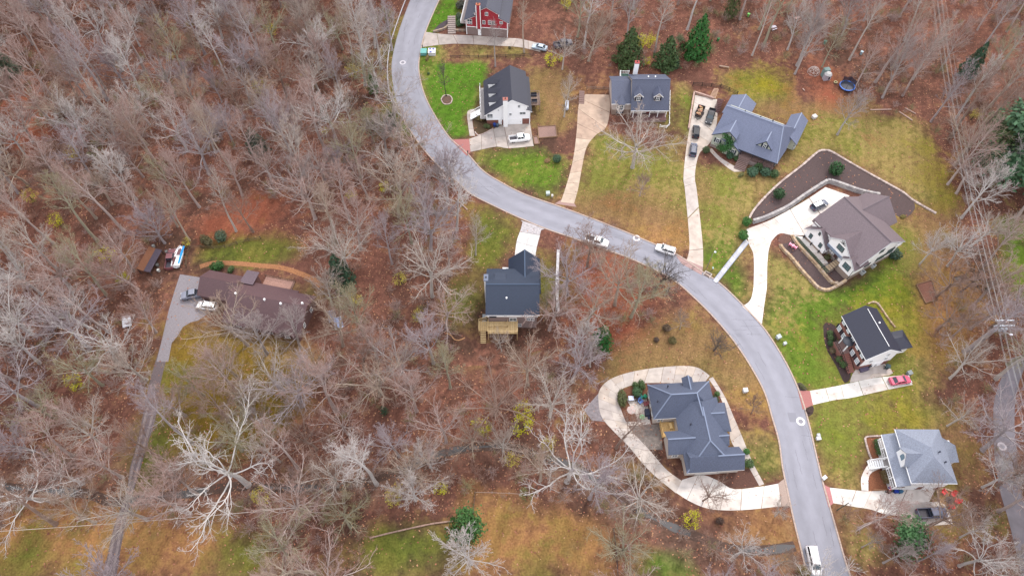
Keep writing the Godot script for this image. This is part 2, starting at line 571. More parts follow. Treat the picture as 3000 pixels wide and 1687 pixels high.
func gx(x0, x1, z0, zr, z1, y0, yr, y1):   # two planes, ridge along x; z0 is the back eave
	return [[Vector3(x0, y1, z1), Vector3(x1, y1, z1), Vector3(x1, yr, zr), Vector3(x0, yr, zr)], [Vector3(x1, y0, z0), Vector3(x0, y0, z0), Vector3(x0, yr, zr), Vector3(x1, yr, zr)]]
func gz(z0, z1, x0, xr, x1, y0, yr, y1):   # ridge along z; x0 is the low-x eave
	return [[Vector3(x0, y0, z0), Vector3(x0, y0, z1), Vector3(xr, yr, z1), Vector3(xr, yr, z0)], [Vector3(x1, y1, z1), Vector3(x1, y1, z0), Vector3(xr, yr, z0), Vector3(xr, yr, z1)]]
func hipx(x0, x1, z0, z1, ye, yr, ra, rb, zr):   # hipped, ridge along x from ra to rb
	var a = Vector3(ra, yr, zr)
	var b = Vector3(rb, yr, zr)
	return [[Vector3(x0, ye, z1), Vector3(x1, ye, z1), b, a], [Vector3(x1, ye, z0), Vector3(x0, ye, z0), a, b], [Vector3(x0, ye, z0), Vector3(x0, ye, z1), a], [Vector3(x1, ye, z1), Vector3(x1, ye, z0), b]]
func hipz(z0, z1, x0, x1, ye, yr, ra, rb, xr):
	var a = Vector3(xr, yr, ra)
	var b = Vector3(xr, yr, rb)
	return [[Vector3(x0, ye, z0), Vector3(x0, ye, z1), b, a], [Vector3(x1, ye, z1), Vector3(x1, ye, z0), a, b], [Vector3(x1, ye, z0), Vector3(x0, ye, z0), a], [Vector3(x0, ye, z1), Vector3(x1, ye, z1), b]]

func V2(a): # flat list to points
	var o = []
	for i in range(0, a.size(), 2): o.append(Vector2(a[i], a[i + 1]))
	return o

func wallz(h, pts, z0, z1, m, called = "wall"):
	var b = MB.new()
	b.prof(V2(pts), z0, z1)
	return part(h, called, b, m)
func wallx(h, pts, x0, x1, m, called = "wall"):   # outline as (z, y)
	var b = MB.new()
	b.prof(V2(pts), x0, x1, true)
	return part(h, called, b, m)
func block(h, x0, x1, y0, y1, z0, z1, m, called = "wall"):
	var b = MB.new()
	b.bx(x0, x1, y0, y1, z0, z1)
	return part(h, called, b, m)

func trims(h, lines, m, w = 0.22):
	for l in lines:
		var b = MB.new()
		b.bar(l[0], l[1], 0.07, w)
		part(h, "trim", b, m)

func stairs(h, from, to, width, n, m, called = "tread", th = 0.1):   # treads climbing from one point to another
	var d = to - from
	var f = Vector3(d.x, 0, d.z)
	for i in n:
		var b = MB.new()
		b.box(Vector3.ZERO, Vector3(f.length() / n * 0.9, th, width))
		var o = part(h, called, b, m)
		o.position = from + d * ((i + 0.5) / n)
		o.rotation.y = atan2(-f.z, f.x)

func railing(h, pts, hgt, m, called = "railing", gap = 0.45):
	var b = MB.new()
	for i in pts.size() - 1:
		b.bar(pts[i] + Vector3(0, hgt, 0), pts[i + 1] + Vector3(0, hgt, 0), 0.09)
		b.bar(pts[i] + Vector3(0, 0.12, 0), pts[i + 1] + Vector3(0, 0.12, 0), 0.06)
		var n = maxi(1, int(pts[i].distance_to(pts[i + 1]) / gap))
		for k in n + 1: b.bar(pts[i].lerp(pts[i + 1], float(k) / n), pts[i].lerp(pts[i + 1], float(k) / n) + Vector3(0, hgt, 0), 0.1 if k % 4 == 0 else 0.045)
	return part(h, called, b, m)

func chimney(h, x0, x1, y0, y1, z0, z1, m, cap):
	var o = block(h, x0, x1, y0, y1, z0, z1, m, "chimney")
	var b = MB.new()
	b.bx(x0 - 0.08, x1 + 0.08, y1, y1 + 0.22, z0 - 0.08, z1 + 0.08)
	part(o, "cap", b, cap)
	var f = MB.new()
	f.cyl(Vector3((x0 + x1) / 2, y1 + 0.22, (z0 + z1) / 2), 0.16, 0.14, 0.3, 8)
	part(o, "flue", f, P(60, 50, 50))

func vent(r, p, m):
	var b = MB.new()
	b.cyl(p, 0.12, 0.12, 0.5, 8)
	b.cyl(p + Vector3(0, 0.45, 0), 0.2, 0.18, 0.1, 8)
	part(r, "vent", b, m)

# ---------- the houses ----------
func house_red():
	var h = thing("red_house", "red clapboard house with white trim and red chimney beside the upper road", "house", Vector3(-13.74, 0, -175.14), deg_to_rad(-6.5))
	var red = P(196, 54, 70, 0.8, "mottle", 0.4)
	var slate = P(75, 79, 103, 0.62, "grain", 0.45)
	var w = white()
	wallz(h, [0, 2.95, 12.5, 2.95, 12.5, 5.35, 9.9, 6.75, 9.9, 7.9, 6.3, 9.9, 2.8, 7.9, 2.8, 6.75, 0, 5.35], -14, 0, red)
	block(h, 0.06, 12.44, -0.2, 2.95, -13.9, -0.07, P(176, 152, 148, 0.9, "cells", 0.8), "basement_wall")
	roof(h, gz(-14.4, 0.4, 2.4, 6.3, 10.2, 8.05, 10.3, 8.05), slate)
	roof(h, [[Vector3(-0.5, 5.4, -14.4), Vector3(-0.5, 5.4, 0.4), Vector3(2.9, 7.15, 0.4), Vector3(2.9, 7.15, -14.4)], [Vector3(13.0, 5.4, 0.4), Vector3(13.0, 5.4, -14.4), Vector3(9.8, 7.1, -14.4), Vector3(9.8, 7.1, 0.4)]], slate)
	trims(h, [[Vector3(-0.5, 5.25, 0.36), Vector3(2.9, 7.0, 0.36)], [Vector3(2.4, 7.9, 0.36), Vector3(6.3, 10.14, 0.36)], [Vector3(6.3, 10.14, 0.36), Vector3(10.2, 7.9, 0.36)], [Vector3(9.8, 6.95, 0.36), Vector3(13, 5.25, 0.36)], [Vector3(0, 2.95, 0.05), Vector3(12.5, 2.95, 0.05)], [Vector3(2.8, 7.0, 0.05), Vector3(2.8, 8.1, 0.05)], [Vector3(9.9, 7.0, 0.05), Vector3(9.9, 8.1, 0.05)], [Vector3(0.05, 0.1, 0.05), Vector3(0.05, 5.4, 0.05)], [Vector3(12.45, 0.1, 0.05), Vector3(12.45, 5.5, 0.05)], [Vector3(3.35, 3, 0.83), Vector3(3.35, 10.9, 0.83)], [Vector3(4.55, 3, 0.83), Vector3(4.55, 10.9, 0.83)]], w)
	chimney(h, 3.38, 4.52, 2.95, 10.9, 0.01, 0.8, red, P(190, 110, 80))
	for a in [[5.4, 4.8, 0.9, 1.25], [7.15, 4.8, 0.95, 1.3], [8.25, 4.8, 0.95, 1.3], [10.6, 5.1, 1.0, 0.9], [6.3, 7.7, 0.95, 1.2]]: window(h, Vector3(a[0], a[1], 0.01), a[2], a[3])
	window(h, Vector3(1.1, 4.7, 0.01), 1.5, 1.7)
	railing(h, [Vector3(0.45, 3.8, 0.14), Vector3(1.8, 3.8, 0.14)], 0.7, w)
	door(h, Vector3(3.95, 1.1, -0.05), 0.95, 2.1, w)
	block(h, -1.9, 0, 3.0, 3.15, -13, -1, P(150, 140, 140), "porch")
	railing(h, [Vector3(-1.85, 3.15, -1.05), Vector3(-1.85, 3.15, -12.9)], 0.9, w)
	var s = thing("stone_steps", "grey stone garden steps climbing beside the red house", "steps", Vector3(-18.58, 0, -175.25))
	var a = Vector3(-18.3, 0, -175.36) - s.position
	var b = Vector3(-18.62, 0, -182.24) - s.position + Vector3(0, 1.3, 0)
	stairs(s, a, b, 2.4, 9, P(170, 155, 150, 0.9, "mottle", 0.5), "step", 0.28)
	var wall = thing("stone_wall", "low curved grey stone wall beside the steps of the red house", "wall")
	for seg in [[Vector2(-23.99, -176.07), Vector2(-22.24, -176.79), Vector2(-20.5, -177.73), Vector2(-19.5, -179.41), Vector2(-19.3, -181.38)], [Vector2(-17.64, -176.79), Vector2(-15.78, -176.79), Vector2(-13.98, -176.79)]]:
		var q = smooth(seg, 4)
		for i in q.size() - 1:
			var m = MB.new()
			ribbon(m, [q[i], q[i + 1]], 0.5, 0, 0.6)
			part(wall, "stone", m, P(165 + i % 3 * 12, 145 + i % 3 * 10, 140, 0.9, "mottle", 0.7))

func house_dormers():
	var h = thing("white_house", "white sided house with three small dormers and a white chimney over its garage", "house", Vector3(-6.92, 0, -136.98), deg_to_rad(2.6))
	var w = white()
	var slate = P(50, 54, 78, 0.62, "grain", 0.45)
	var brick = P(170, 110, 98, 0.9, "cells", 0.8)
	wallz(h, [0, 2.0, 11.8, 2.0, 11.8, 4.75, 11.0, 5.2, 11.0, 6.75, 6.9, 8.85, 0, 4.1], -12.9, 0, mat(Color(0.76, 0.77, 0.8), 0.7))
	block(h, 0.06, 11.74, -0.2, 2.0, -12.8, -0.07, brick, "basement_wall")
	var r = roof(h, [[Vector3(-0.5, 3.9, -13.2), Vector3(-0.5, 3.9, 0.4), Vector3(6.9, 9.15, 0.4), Vector3(6.9, 9.15, -13.2)], [Vector3(11.3, 6.8, 0.4), Vector3(11.3, 6.8, -13.2), Vector3(6.9, 9.15, -13.2), Vector3(6.9, 9.15, 0.4)]], slate)
	roof(h, [[Vector3(12.3, 4.75, 0.4), Vector3(12.3, 4.75, -13.2), Vector3(10.8, 5.5, -13.2), Vector3(10.8, 5.5, 0.4)]], slate)
	trims(h, [[Vector3(-0.5, 3.75, 0.37), Vector3(6.9, 9.0, 0.37)], [Vector3(6.9, 9.0, 0.37), Vector3(11.3, 6.65, 0.37)], [Vector3(10.9, 5.3, 0.37), Vector3(12.3, 4.6, 0.37)], [Vector3(0.05, 2, 0.05), Vector3(0.05, 4, 0.05)], [Vector3(11.75, 0, 0.05), Vector3(11.75, 4.7, 0.05)], [Vector3(0, 2.0, 0.05), Vector3(4.5, 2.0, 0.05)]], w)
	for z in [-9.9, -6.2, -2.9]:      # the dormers look towards the road
		var d = MB.new()
		d.t = Transform3D(Basis.IDENTITY, Vector3(0, 0, z))
		d.prof(V2([0.9, 4.4, 0.9, 6.5, 3.7, 6.5]), -0.85, 0.85)
		var dm = part(h, "dormer", d, w)
		roof(h, gx(0.7, 4.8, z - 0.95, z, z + 0.95, 6.5, 7.3, 6.5), slate, 0.12, "dormer_roof")
		window(h, Vector3(0.89, 5.75, z), 0.9, 1.0, -90.0)
	chimney(h, 4.55, 5.75, 0, 9.5, 0.01, 0.95, w, P(178, 110, 100))
	door(h, Vector3(7.6, 1.02, -0.05), 4.3, 2.05, w, 0, "garage_door")
	door(h, Vector3(3.7, 1.05, -0.05), 0.95, 2.05, w)
	window(h, Vector3(0.95, 3.35, 0.01), 1.6, 1.5)
	railing(h, [Vector3(0.2, 2.25, 0.14), Vector3(1.75, 2.25, 0.14)], 0.75, w)
	for a in [[8.8, 6.5, 0.75, 1.0, 2], [9.8, 4.0, 1.7, 1.0, 2], [6.5, 3.75, 0.7, 1.0, 2], [3.3, 5.35, 0.5, 0.5, 1]]: window(h, Vector3(a[0], a[1], 0.01), a[2], a[3], 0, {panes = a[4]})
	block(h, -1.7, 0, 1.9, 2.05, -12.5, -0.4, P(170, 165, 165), "porch")
	for k in 5:
		var b = MB.new()
		b.bx(-1.6, -1.45, 2.05, 3.95, -12.3 + k * 2.9, -12.15 + k * 2.9)
		part(h, "post", b, w)
	railing(h, [Vector3(-1.6, 2.05, -12.3), Vector3(-1.6, 2.05, -5.1)], 0.9, w)
	stairs(h, Vector3(-4.4, 0.15, -3.2), Vector3(-1.7, 1.9, -3.2), 2.2, 7, w)
	railing(h, [Vector3(-4.4, 0.15, -2.1), Vector3(-1.7, 1.95, -2.1)], 0.9, w)
	railing(h, [Vector3(-4.4, 0.15, -4.3), Vector3(-1.7, 1.95, -4.3)], 0.9, w)
	var wood = P(165, 140, 128, 0.9, "mottle", 0.5)
	for k in 8:
		var b = MB.new()
		b.bx(11.9 + k * 0.38, 12.24 + k * 0.38, 2.0, 2.1, -9.6, -4.9)
		part(h, "deck_board", b, wood)
	for q in [[14.8, -9.5], [14.8, -5.0], [12.2, -5.0]]: block(h, q[0], q[0] + 0.15, 0, 3.0, q[1], q[1] + 0.15, wood, "post")
	railing(h, [Vector3(12, 2.1, -9.55), Vector3(14.9, 2.1, -9.55), Vector3(14.9, 2.1, -4.95), Vector3(12, 2.1, -4.95)], 0.9, wood)

func house_cape():
	var h = thing("grey_roofed_house", "cream house under a slate grey roof with two window dormers and a bay", "house", Vector3(27.68, 0, -141.05), 0)
	var w = white()
	var slate = P(105, 113, 142, 0.62, "grain", 0.45)
	var cream = P(214, 202, 196, 0.8)
	var brick = P(176, 150, 136, 0.9, "cells", 0.8)
	var navy = P(45, 48, 66)
	wallx(h, [-9.2, 0, 0.35, 0, 0.35, 5.0, -3.4, 9.2, -9.2, 5.9], 5.0, 14.6, cream)
	wallx(h, [-9.6, 1.8, 0, 1.8, 0, 4.5, -5.2, 7.2, -9.6, 5.0], -0.2, 5.0, cream)
	block(h, -0.14, 4.94, -0.2, 1.8, -9.5, -0.06, brick, "basement_wall")
	var r = roof(h, gx(4.6, 14.9, -9.7, -3.4, 2.1, 5.7, 9.5, 3.45), slate)
	ridge_caps(r, [[Vector3(4.6, 9.5, -3.4), Vector3(14.9, 9.5, -3.4)]], P(92, 98, 122))
	for x in [9.3, 11.2]: vent(r, Vector3(x, 8.2, -5.4), w)
	roof(h, gx(-0.6, 4.7, -10.0, -5.2, 0.45, 4.8, 7.45, 4.35), slate)
	trims(h, [[Vector3(-0.6, 4.2, 0.46), Vector3(4.6, 4.2, 0.46)], [Vector3(4.6, 3.3, 2.12), Vector3(14.9, 3.3, 2.12)]], w)
	for x in [6.4, 11.65]:
		wallz(h, [x - 0.95, 4.4, x + 0.95, 4.4, x + 0.95, 7.1, x, 8.15, x - 0.95, 7.1], -2.0, 0.4, cream, "dormer")
		roof(h, gz(-2.4, 0.75, x - 1.3, x, x + 1.3, 6.95, 8.35, 6.95), slate, 0.14, "dormer_roof")
		window(h, Vector3(x, 6.15, 0.41), 1.0, 1.3, 0, {shutter = navy})
		trims(h, [[Vector3(x - 1.3, 6.85, 0.72), Vector3(x, 8.2, 0.72)], [Vector3(x, 8.2, 0.72), Vector3(x + 1.3, 6.85, 0.72)]], w, 0.16)
	var bay = MB.new()
	bay.prism(V2([1.0, 0, 1.5, 0.8, 2.7, 0.8, 3.2, 0]), 1.8, 4.6)
	part(h, "bay", bay, cream)
	roof(h, [[Vector3(0.7, 4.6, 0.3), Vector3(1.35, 4.6, 1.1), Vector3(2.1, 6.2, -1.4)], [Vector3(1.35, 4.6, 1.1), Vector3(2.85, 4.6, 1.1), Vector3(2.1, 6.2, -1.4)], [Vector3(2.85, 4.6, 1.1), Vector3(3.5, 4.6, 0.3), Vector3(2.1, 6.2, -1.4)]], slate, 0.12, "bay_roof")
	window(h, Vector3(2.1, 3.3, 0.81), 1.1, 1.8)
	window(h, Vector3(1.25, 3.3, 0.4), 0.6, 1.7, -58.0, {panes = 1})
	window(h, Vector3(2.95, 3.3, 0.4), 0.6, 1.7, 58.0, {panes = 1})
	window(h, Vector3(2.1, 1.0, -0.05), 1.1, 1.0, 0, {shutter = navy})
	block(h, 5.2, 14.7, 0.6, 0.8, 0.35, 3.0, P(120, 84, 84, 0.9, "mottle", 0.5), "porch_floor")
	block(h, 5.3, 14.6, -0.1, 0.6, 2.7, 2.85, P(180, 160, 155), "porch_skirt")
	for k in 5: block(h, 5.4 + k * 2.25, 5.55 + k * 2.25, 0.8, 3.4, 1.7, 1.85, w, "post")
	window(h, Vector3(7.0, 2.2, 0.36), 1.1, 1.6, 0, {shutter = navy})
	window(h, Vector3(12.4, 2.2, 0.36), 1.1, 1.6, 0, {shutter = navy})
	door(h, Vector3(9.8, 1.9, 0.36), 1.0, 2.2, P(120, 50, 50))
	chimney(h, 6.0, 7.1, 0, 9.6, -10.4, -9.4, w, P(180, 80, 80))
	var green = P(46, 84, 74, 0.8)
	for k in 7: block(h, 3.0 + k * 0.36, 3.33 + k * 0.36, 2.6, 2.7, -13.6, -10.0, green, "deck_board")
	for q in [[3.0, -13.6], [5.4, -13.6]]: block(h, q[0], q[0] + 0.2, 0, 3.8, q[1], q[1] + 0.2, w, "post")
	railing(h, [Vector3(3.0, 2.7, -10.2), Vector3(3.0, 2.7, -13.5), Vector3(5.5, 2.7, -13.5)], 0.9, w)
	stairs(h, Vector3(1.6, 0.2, -11), Vector3(3.0, 2.5, -11), 1.2, 6, w)

func house_sage():
	var h = thing("pale_green_house", "pale green house under a rambling blue grey roof with wooden porch stairs", "house", Vector3(53.36, 0, -129.11), deg_to_rad(-29.7))
	var slate = P(135, 145, 178, 0.62, "grain", 0.45)
	var cap = P(150, 160, 184, 0.9)
	var sage = P(212, 218, 204, 0.8)
	var stone = P(196, 176, 172, 0.9, "cells", 0.8)
	var navy = P(40, 52, 72)
	var deck = P(142, 116, 112, 0.9, "mottle", 0.5)
	wallx(h, [-11.6, -0.2, -0.1, -0.2, -0.1, 4.0, -6.5, 8.6, -11.6, 5.3], 0, 7.6, sage)
	wallx(h, [-11.6, -0.2, -1.6, -0.2, -1.6, 4.8, -6.5, 8.6, -11.6, 5.3], 7.6, 14.6, sage)
	block(h, 14.6, 17.2, -0.2, 3.9, -11.4, -1.6, sage)
	var a = Vector3(-0.4, 9, -6.5)
	var b = Vector3(14.8, 9, -6.5)
	var r = roof(h, [[Vector3(4.2, 3.4, 0.75), Vector3(17.4, 3.4, 0.75), b, a, Vector3(-0.4, 4.6, -0.7)], [Vector3(17.4, 5.0, -11.9), Vector3(-0.4, 5.0, -11.9), a, b], [Vector3(17.4, 3.4, 0.75), Vector3(17.9, 3.4, -4.8), Vector3(17.9, 5.0, -11.9), b]], slate)
	ridge_caps(r, [[a, b], [b, Vector3(17.4, 3.4, 0.75)]], cap)
	for q in [[4.4, -7.6], [8.6, -7.6], [11.8, -7.9]]: vent(r, Vector3(q[0], 8.0, q[1]), navy)
	wallz(h, [-0.3, 0, 5.2, 0, 5.2, 5.7, 3.4, 7.0, -0.3, 4.5], -5, 0, sage)
	var r2 = roof(h, gz(-8.5, 0.35, -0.75, 3.4, 5.6, 4.35, 7.35, 5.75), slate)
	ridge_caps(r2, [[Vector3(3.4, 7.35, -5.2), Vector3(3.4, 7.35, 0.35)]], cap)
	wallz(h, [3.4, 0, 7.3, 0, 7.3, 2.9, 5.4, 4.3, 3.4, 2.9], -1.0, 0.75, sage, "bay")
	roof(h, gz(-3.0, 1.05, 3.1, 5.4, 7.7, 2.7, 4.5, 2.7), slate, 0.14, "bay_roof")
	block(h, -0.35, 3.4, 0, 0.9, 0.0, 0.08, stone, "stone_base")
	trims(h, [[Vector3(-0.75, 4.2, 0.36), Vector3(3.4, 7.2, 0.36)], [Vector3(3.4, 7.2, 0.36), Vector3(5.6, 5.6, 0.36)], [Vector3(3.1, 2.55, 1.06), Vector3(5.4, 4.35, 1.06)], [Vector3(5.4, 4.35, 1.06), Vector3(7.7, 2.55, 1.06)], [Vector3(7.2, 3.28, 0.78), Vector3(17.3, 3.28, 0.78)]], navy, 0.18)
	window(h, Vector3(1.2, 2.8, 0.02), 1.0, 1.4, 0, {shutter = navy})
	window(h, Vector3(3.4, 5.2, 0.02), 0.9, 1.5, 0, {shutter = navy})
	window(h, Vector3(5.4, 1.8, 0.77), 1.9, 1.5, 0, {shutter = navy, panes = 4})
	wallz(h, [11.0, 4.0, 14.4, 4.0, 14.4, 5.6, 12.7, 7.2, 11.0, 5.6], -5, -1.3, sage, "dormer")
	var r3 = roof(h, gz(-6.2, -0.9, 10.6, 12.7, 14.8, 5.35, 7.55, 5.35), slate, 0.14, "dormer_roof")
	ridge_caps(r3, [[Vector3(12.7, 7.55, -5.2), Vector3(12.7, 7.55, -0.9)]], cap)
	trims(h, [[Vector3(10.6, 5.2, -0.88), Vector3(12.7, 7.4, -0.88)], [Vector3(12.7, 7.4, -0.88), Vector3(14.8, 5.2, -0.88)]], navy, 0.18)
	window(h, Vector3(12.7, 5.5, -1.29), 0.9, 1.4, 0, {shutter = navy})
	block(h, 7.7, 17.0, 1.5, 1.65, -1.6, 1.3, deck, "porch_floor")
	block(h, 7.8, 16.9, 0, 1.5, 0.9, 1.2, P(190, 172, 170, 0.9, "mottle", 0.5), "porch_skirt")
	for x in [7.9, 11.0, 14.0, 16.8]: block(h, x, x + 0.16, 1.65, 3.35, 0.4, 0.56, navy, "post")
	railing(h, [Vector3(11.0, 1.65, 1.2), Vector3(16.9, 1.65, 1.2)], 0.9, P(92, 66, 62))
	stairs(h, Vector3(9.4, 0.15, 4.4), Vector3(9.4, 1.6, 1.2), 2.9, 8, deck)
	window(h, Vector3(12.4, 2.6, -1.59), 1.2, 1.4, 0, {shutter = navy})
	door(h, Vector3(9.4, 2.7, -1.59), 1.0, 2.1, P(110, 60, 55))
	block(h, 15.6, 19.2, -0.2, 3.6, -17.6, -9.5, sage)
	var r4 = roof(h, gz(-18.2, -8.0, 15.1, 17.4, 19.8, 3.5, 5.2, 3.5), slate)
	ridge_caps(r4, [[Vector3(17.4, 5.2, -18.2), Vector3(17.4, 5.2, -10)]], cap)
	block(h, -0.6, 5.0, -0.2, 3.6, -16.8, -11.6, sage)
	var r5 = roof(h, gz(-17.4, -9.5, -1.4, 2.1, 5.6, 3.6, 5.4, 3.6), slate)
	ridge_caps(r5, [[Vector3(2.1, 5.4, -17.4), Vector3(2.1, 5.4, -10.5)]], cap)
	railing(h, [Vector3(5.8, 0.1, -14.5), Vector3(15.0, 0.1, -14.5)], 1.0, white())

func house_modern():
	var h = thing("white_gabled_house", "large white house with a brown roof of many gables above tan stone beds", "house", Vector3(71.43, 0, -99.29), deg_to_rad(-61.1))
	var w = mat(Color(0.78, 0.78, 0.79), 0.7)
	var brown = P(146, 128, 136, 0.62, "grain", 0.45)
	var pale = brown
	var stone = P(190, 170, 156, 0.9, "cells", 0.7)
	var dark = P(48, 46, 54)
	wallx(h, [-14.4, -0.2, -1.2, -0.2, -1.2, 5.9, -7.6, 10.1, -14.4, 5.9], 0, 14.5, w)
	block(h, 14.5, 14.6, -0.2, 1.1, -14.3, -0.1, stone, "stone_base")
	var a = Vector3(-0.1, 10.5, -7.6)
	var b = Vector3(14.9, 10.5, -7.6)
	var r = roof(h, [[Vector3(-0.4, 6.0, -0.7), Vector3(14.9, 6.0, -0.7), b, a], [Vector3(14.9, 6.0, -14.9), Vector3(-0.4, 6.0, -14.9), a, b]], brown)
	ridge_caps(r, [[a, b]], P(104, 92, 100))
	block(h, -0.2, 9.0, -0.2, 5.3, -18.0, -14.4, w)
	wallz(h, [-0.2, 5.3, 9.0, 5.3, 4.4, 8.6], -18.0, -14.4, w)
	var r2 = roof(h, gz(-18.5, -8.6, -0.8, 4.4, 9.6, 5.0, 9.0, 5.0), pale)
	ridge_caps(r2, [[Vector3(4.4, 9.0, -18.5), Vector3(4.4, 9.0, -9.6)]], P(104, 92, 100))
	# garage gable, centre gable, end gable
	wallz(h, [0, 0.25, 6.45, 0.25, 6.45, 2.95, 3.1, 6.0, 0, 3.0], -6, 0, w)
	block(h, -0.05, 6.5, -0.2, 0.55, -5.9, 0.06, stone, "stone_base")
	roof(h, gz(-5.5, 0.35, -0.6, 3.1, 6.8, 2.65, 6.35, 2.65), pale)
	wallx(h, [-4.4, 2.4, -1.6, 2.4, -1.6, 5.0, -3.0, 6.3, -4.4, 5.0], -0.3, 3.0, w, "dormer")
	roof(h, gx(-0.7, 5.0, -4.9, -3.0, -1.1, 4.7, 6.6, 4.7), pale, 0.14, "dormer_roof")
	wallz(h, [5.9, 3.6, 12.0, 3.6, 12.0, 6.2, 8.95, 8.7, 5.9, 6.2], -5, -0.6, w)
	block(h, 5.9, 11.0, 3.25, 3.95, -0.75, -0.4, P(150, 165, 190, 0.6), "beam")
	roof(h, gz(-7.2, -0.2, 5.5, 8.95, 12.4, 6.1, 9.05, 6.1), pale)
	wallz(h, [11.1, 0, 14.7, 0, 14.7, 4.8, 12.9, 6.4, 11.1, 4.8], -4, 0.02, w)
	block(h, 11.05, 14.75, -0.2, 1.7, -3.9, 0.12, stone, "stone_base")
	roof(h, gz(-4.2, 0.4, 10.7, 12.9, 15.1, 4.6, 6.75, 4.6), pale)
	var t = P(215, 218, 225, 0.6)
	trims(h, [[Vector3(-0.6, 2.5, 0.36), Vector3(3.1, 6.2, 0.36)], [Vector3(3.1, 6.2, 0.36), Vector3(6.8, 2.5, 0.36)], [Vector3(5.5, 5.95, -0.18), Vector3(8.95, 8.9, -0.18)], [Vector3(8.95, 8.9, -0.18), Vector3(12.4, 5.95, -0.18)], [Vector3(10.7, 4.45, 0.41), Vector3(12.9, 6.6, 0.41)], [Vector3(12.9, 6.6, 0.41), Vector3(15.1, 4.45, 0.41)], [Vector3(14.95, 5.85, -0.7), Vector3(14.95, 10.3, -7.6)], [Vector3(14.95, 10.3, -7.6), Vector3(14.95, 5.85, -14.9)]], t)
	# gable timbers
	for l in [[Vector3(8.2, 7.3, -0.5), Vector3(9.7, 7.3, -0.5)], [Vector3(8.95, 7.3, -0.5), Vector3(8.95, 8.6, -0.5)], [Vector3(8.95, 7.4, -0.5), Vector3(8.4, 8.0, -0.5)], [Vector3(8.95, 7.4, -0.5), Vector3(9.5, 8.0, -0.5)]]:
		var m = MB.new()
		m.bar(l[0], l[1], 0.09)
		part(h, "gable_bracket", m, dark)
	var bk = {frame = dark, glass = mat(Color(0.1, 0.15, 0.16), 0.1)}
	for q in [[1.6, 2.0, 0.9, 1.5], [3.2, 4.75, 0.6, 1.0], [4.85, 2.1, 0.9, 1.5]]: window(h, Vector3(q[0], q[1], 0.01), q[2], q[3], 0, bk)
	window(h, Vector3(9.0, 5.7, -0.59), 1.9, 1.6, 0, bk)
	window(h, Vector3(12.9, 3.5, 0.03), 1.9, 1.8, 0, bk)
	for q in [[-5.2, 2.4, 2.2, 1.3], [-9.5, 2.6, 2.8, 1.6], [-7.6, 6.6, 1.4, 1.3], [-3.0, 2.2, 0.9, 0.7], [-12.0, 3.6, 2.4, 2.2]]: window(h, Vector3(14.51, q[1], q[0]), q[2], q[3], 90, bk)
	block(h, 6.5, 11.05, 0, 1.2, -2.6, -1.2, stone, "porch_base")
	block(h, 6.5, 11.05, 1.2, 1.35, -3.0, -1.1, P(170, 150, 145), "porch_floor")
	railing(h, [Vector3(6.55, 1.35, -1.2), Vector3(9.6, 1.35, -1.2)], 0.95, dark, "railing", 0.18)
	door(h, Vector3(8.9, 2.4, -1.19), 1.1, 2.1, P(90, 60, 58))
	stairs(h, Vector3(10.3, 0.12, 3.2), Vector3(10.3, 1.3, -1.1), 1.7, 7, P(205, 180, 150, 0.9, "mottle", 0.6))
	railing(h, [Vector3(11.15, 0.12, 3.2), Vector3(11.15, 1.3, -0.9)], 0.9, dark, "handrail", 0.9)
	railing(h, [Vector3(9.42, 0.12, 3.2), Vector3(9.42, 1.3, -0.9)], 0.9, dark, "handrail", 0.9)
	for q in [[0.2, 0.3], [2.7, 0.3], [5.3, 0.3]]: block(h, q[0], q[0] + 0.25, 0, 0.9, q[1] - 0.15, q[1] + 0.15, dark, "lamp_bollard")
	trims(h, [[Vector3(14.72, 0, 0.1), Vector3(14.72, 4.6, 0.1)], [Vector3(6.47, 0.3, 0.06), Vector3(6.47, 2.9, 0.06)]], dark, 0.1)
	block(h, 14.6, 14.9, 5.0, 5.9, -14.2, -12.6, w, "roof_box")

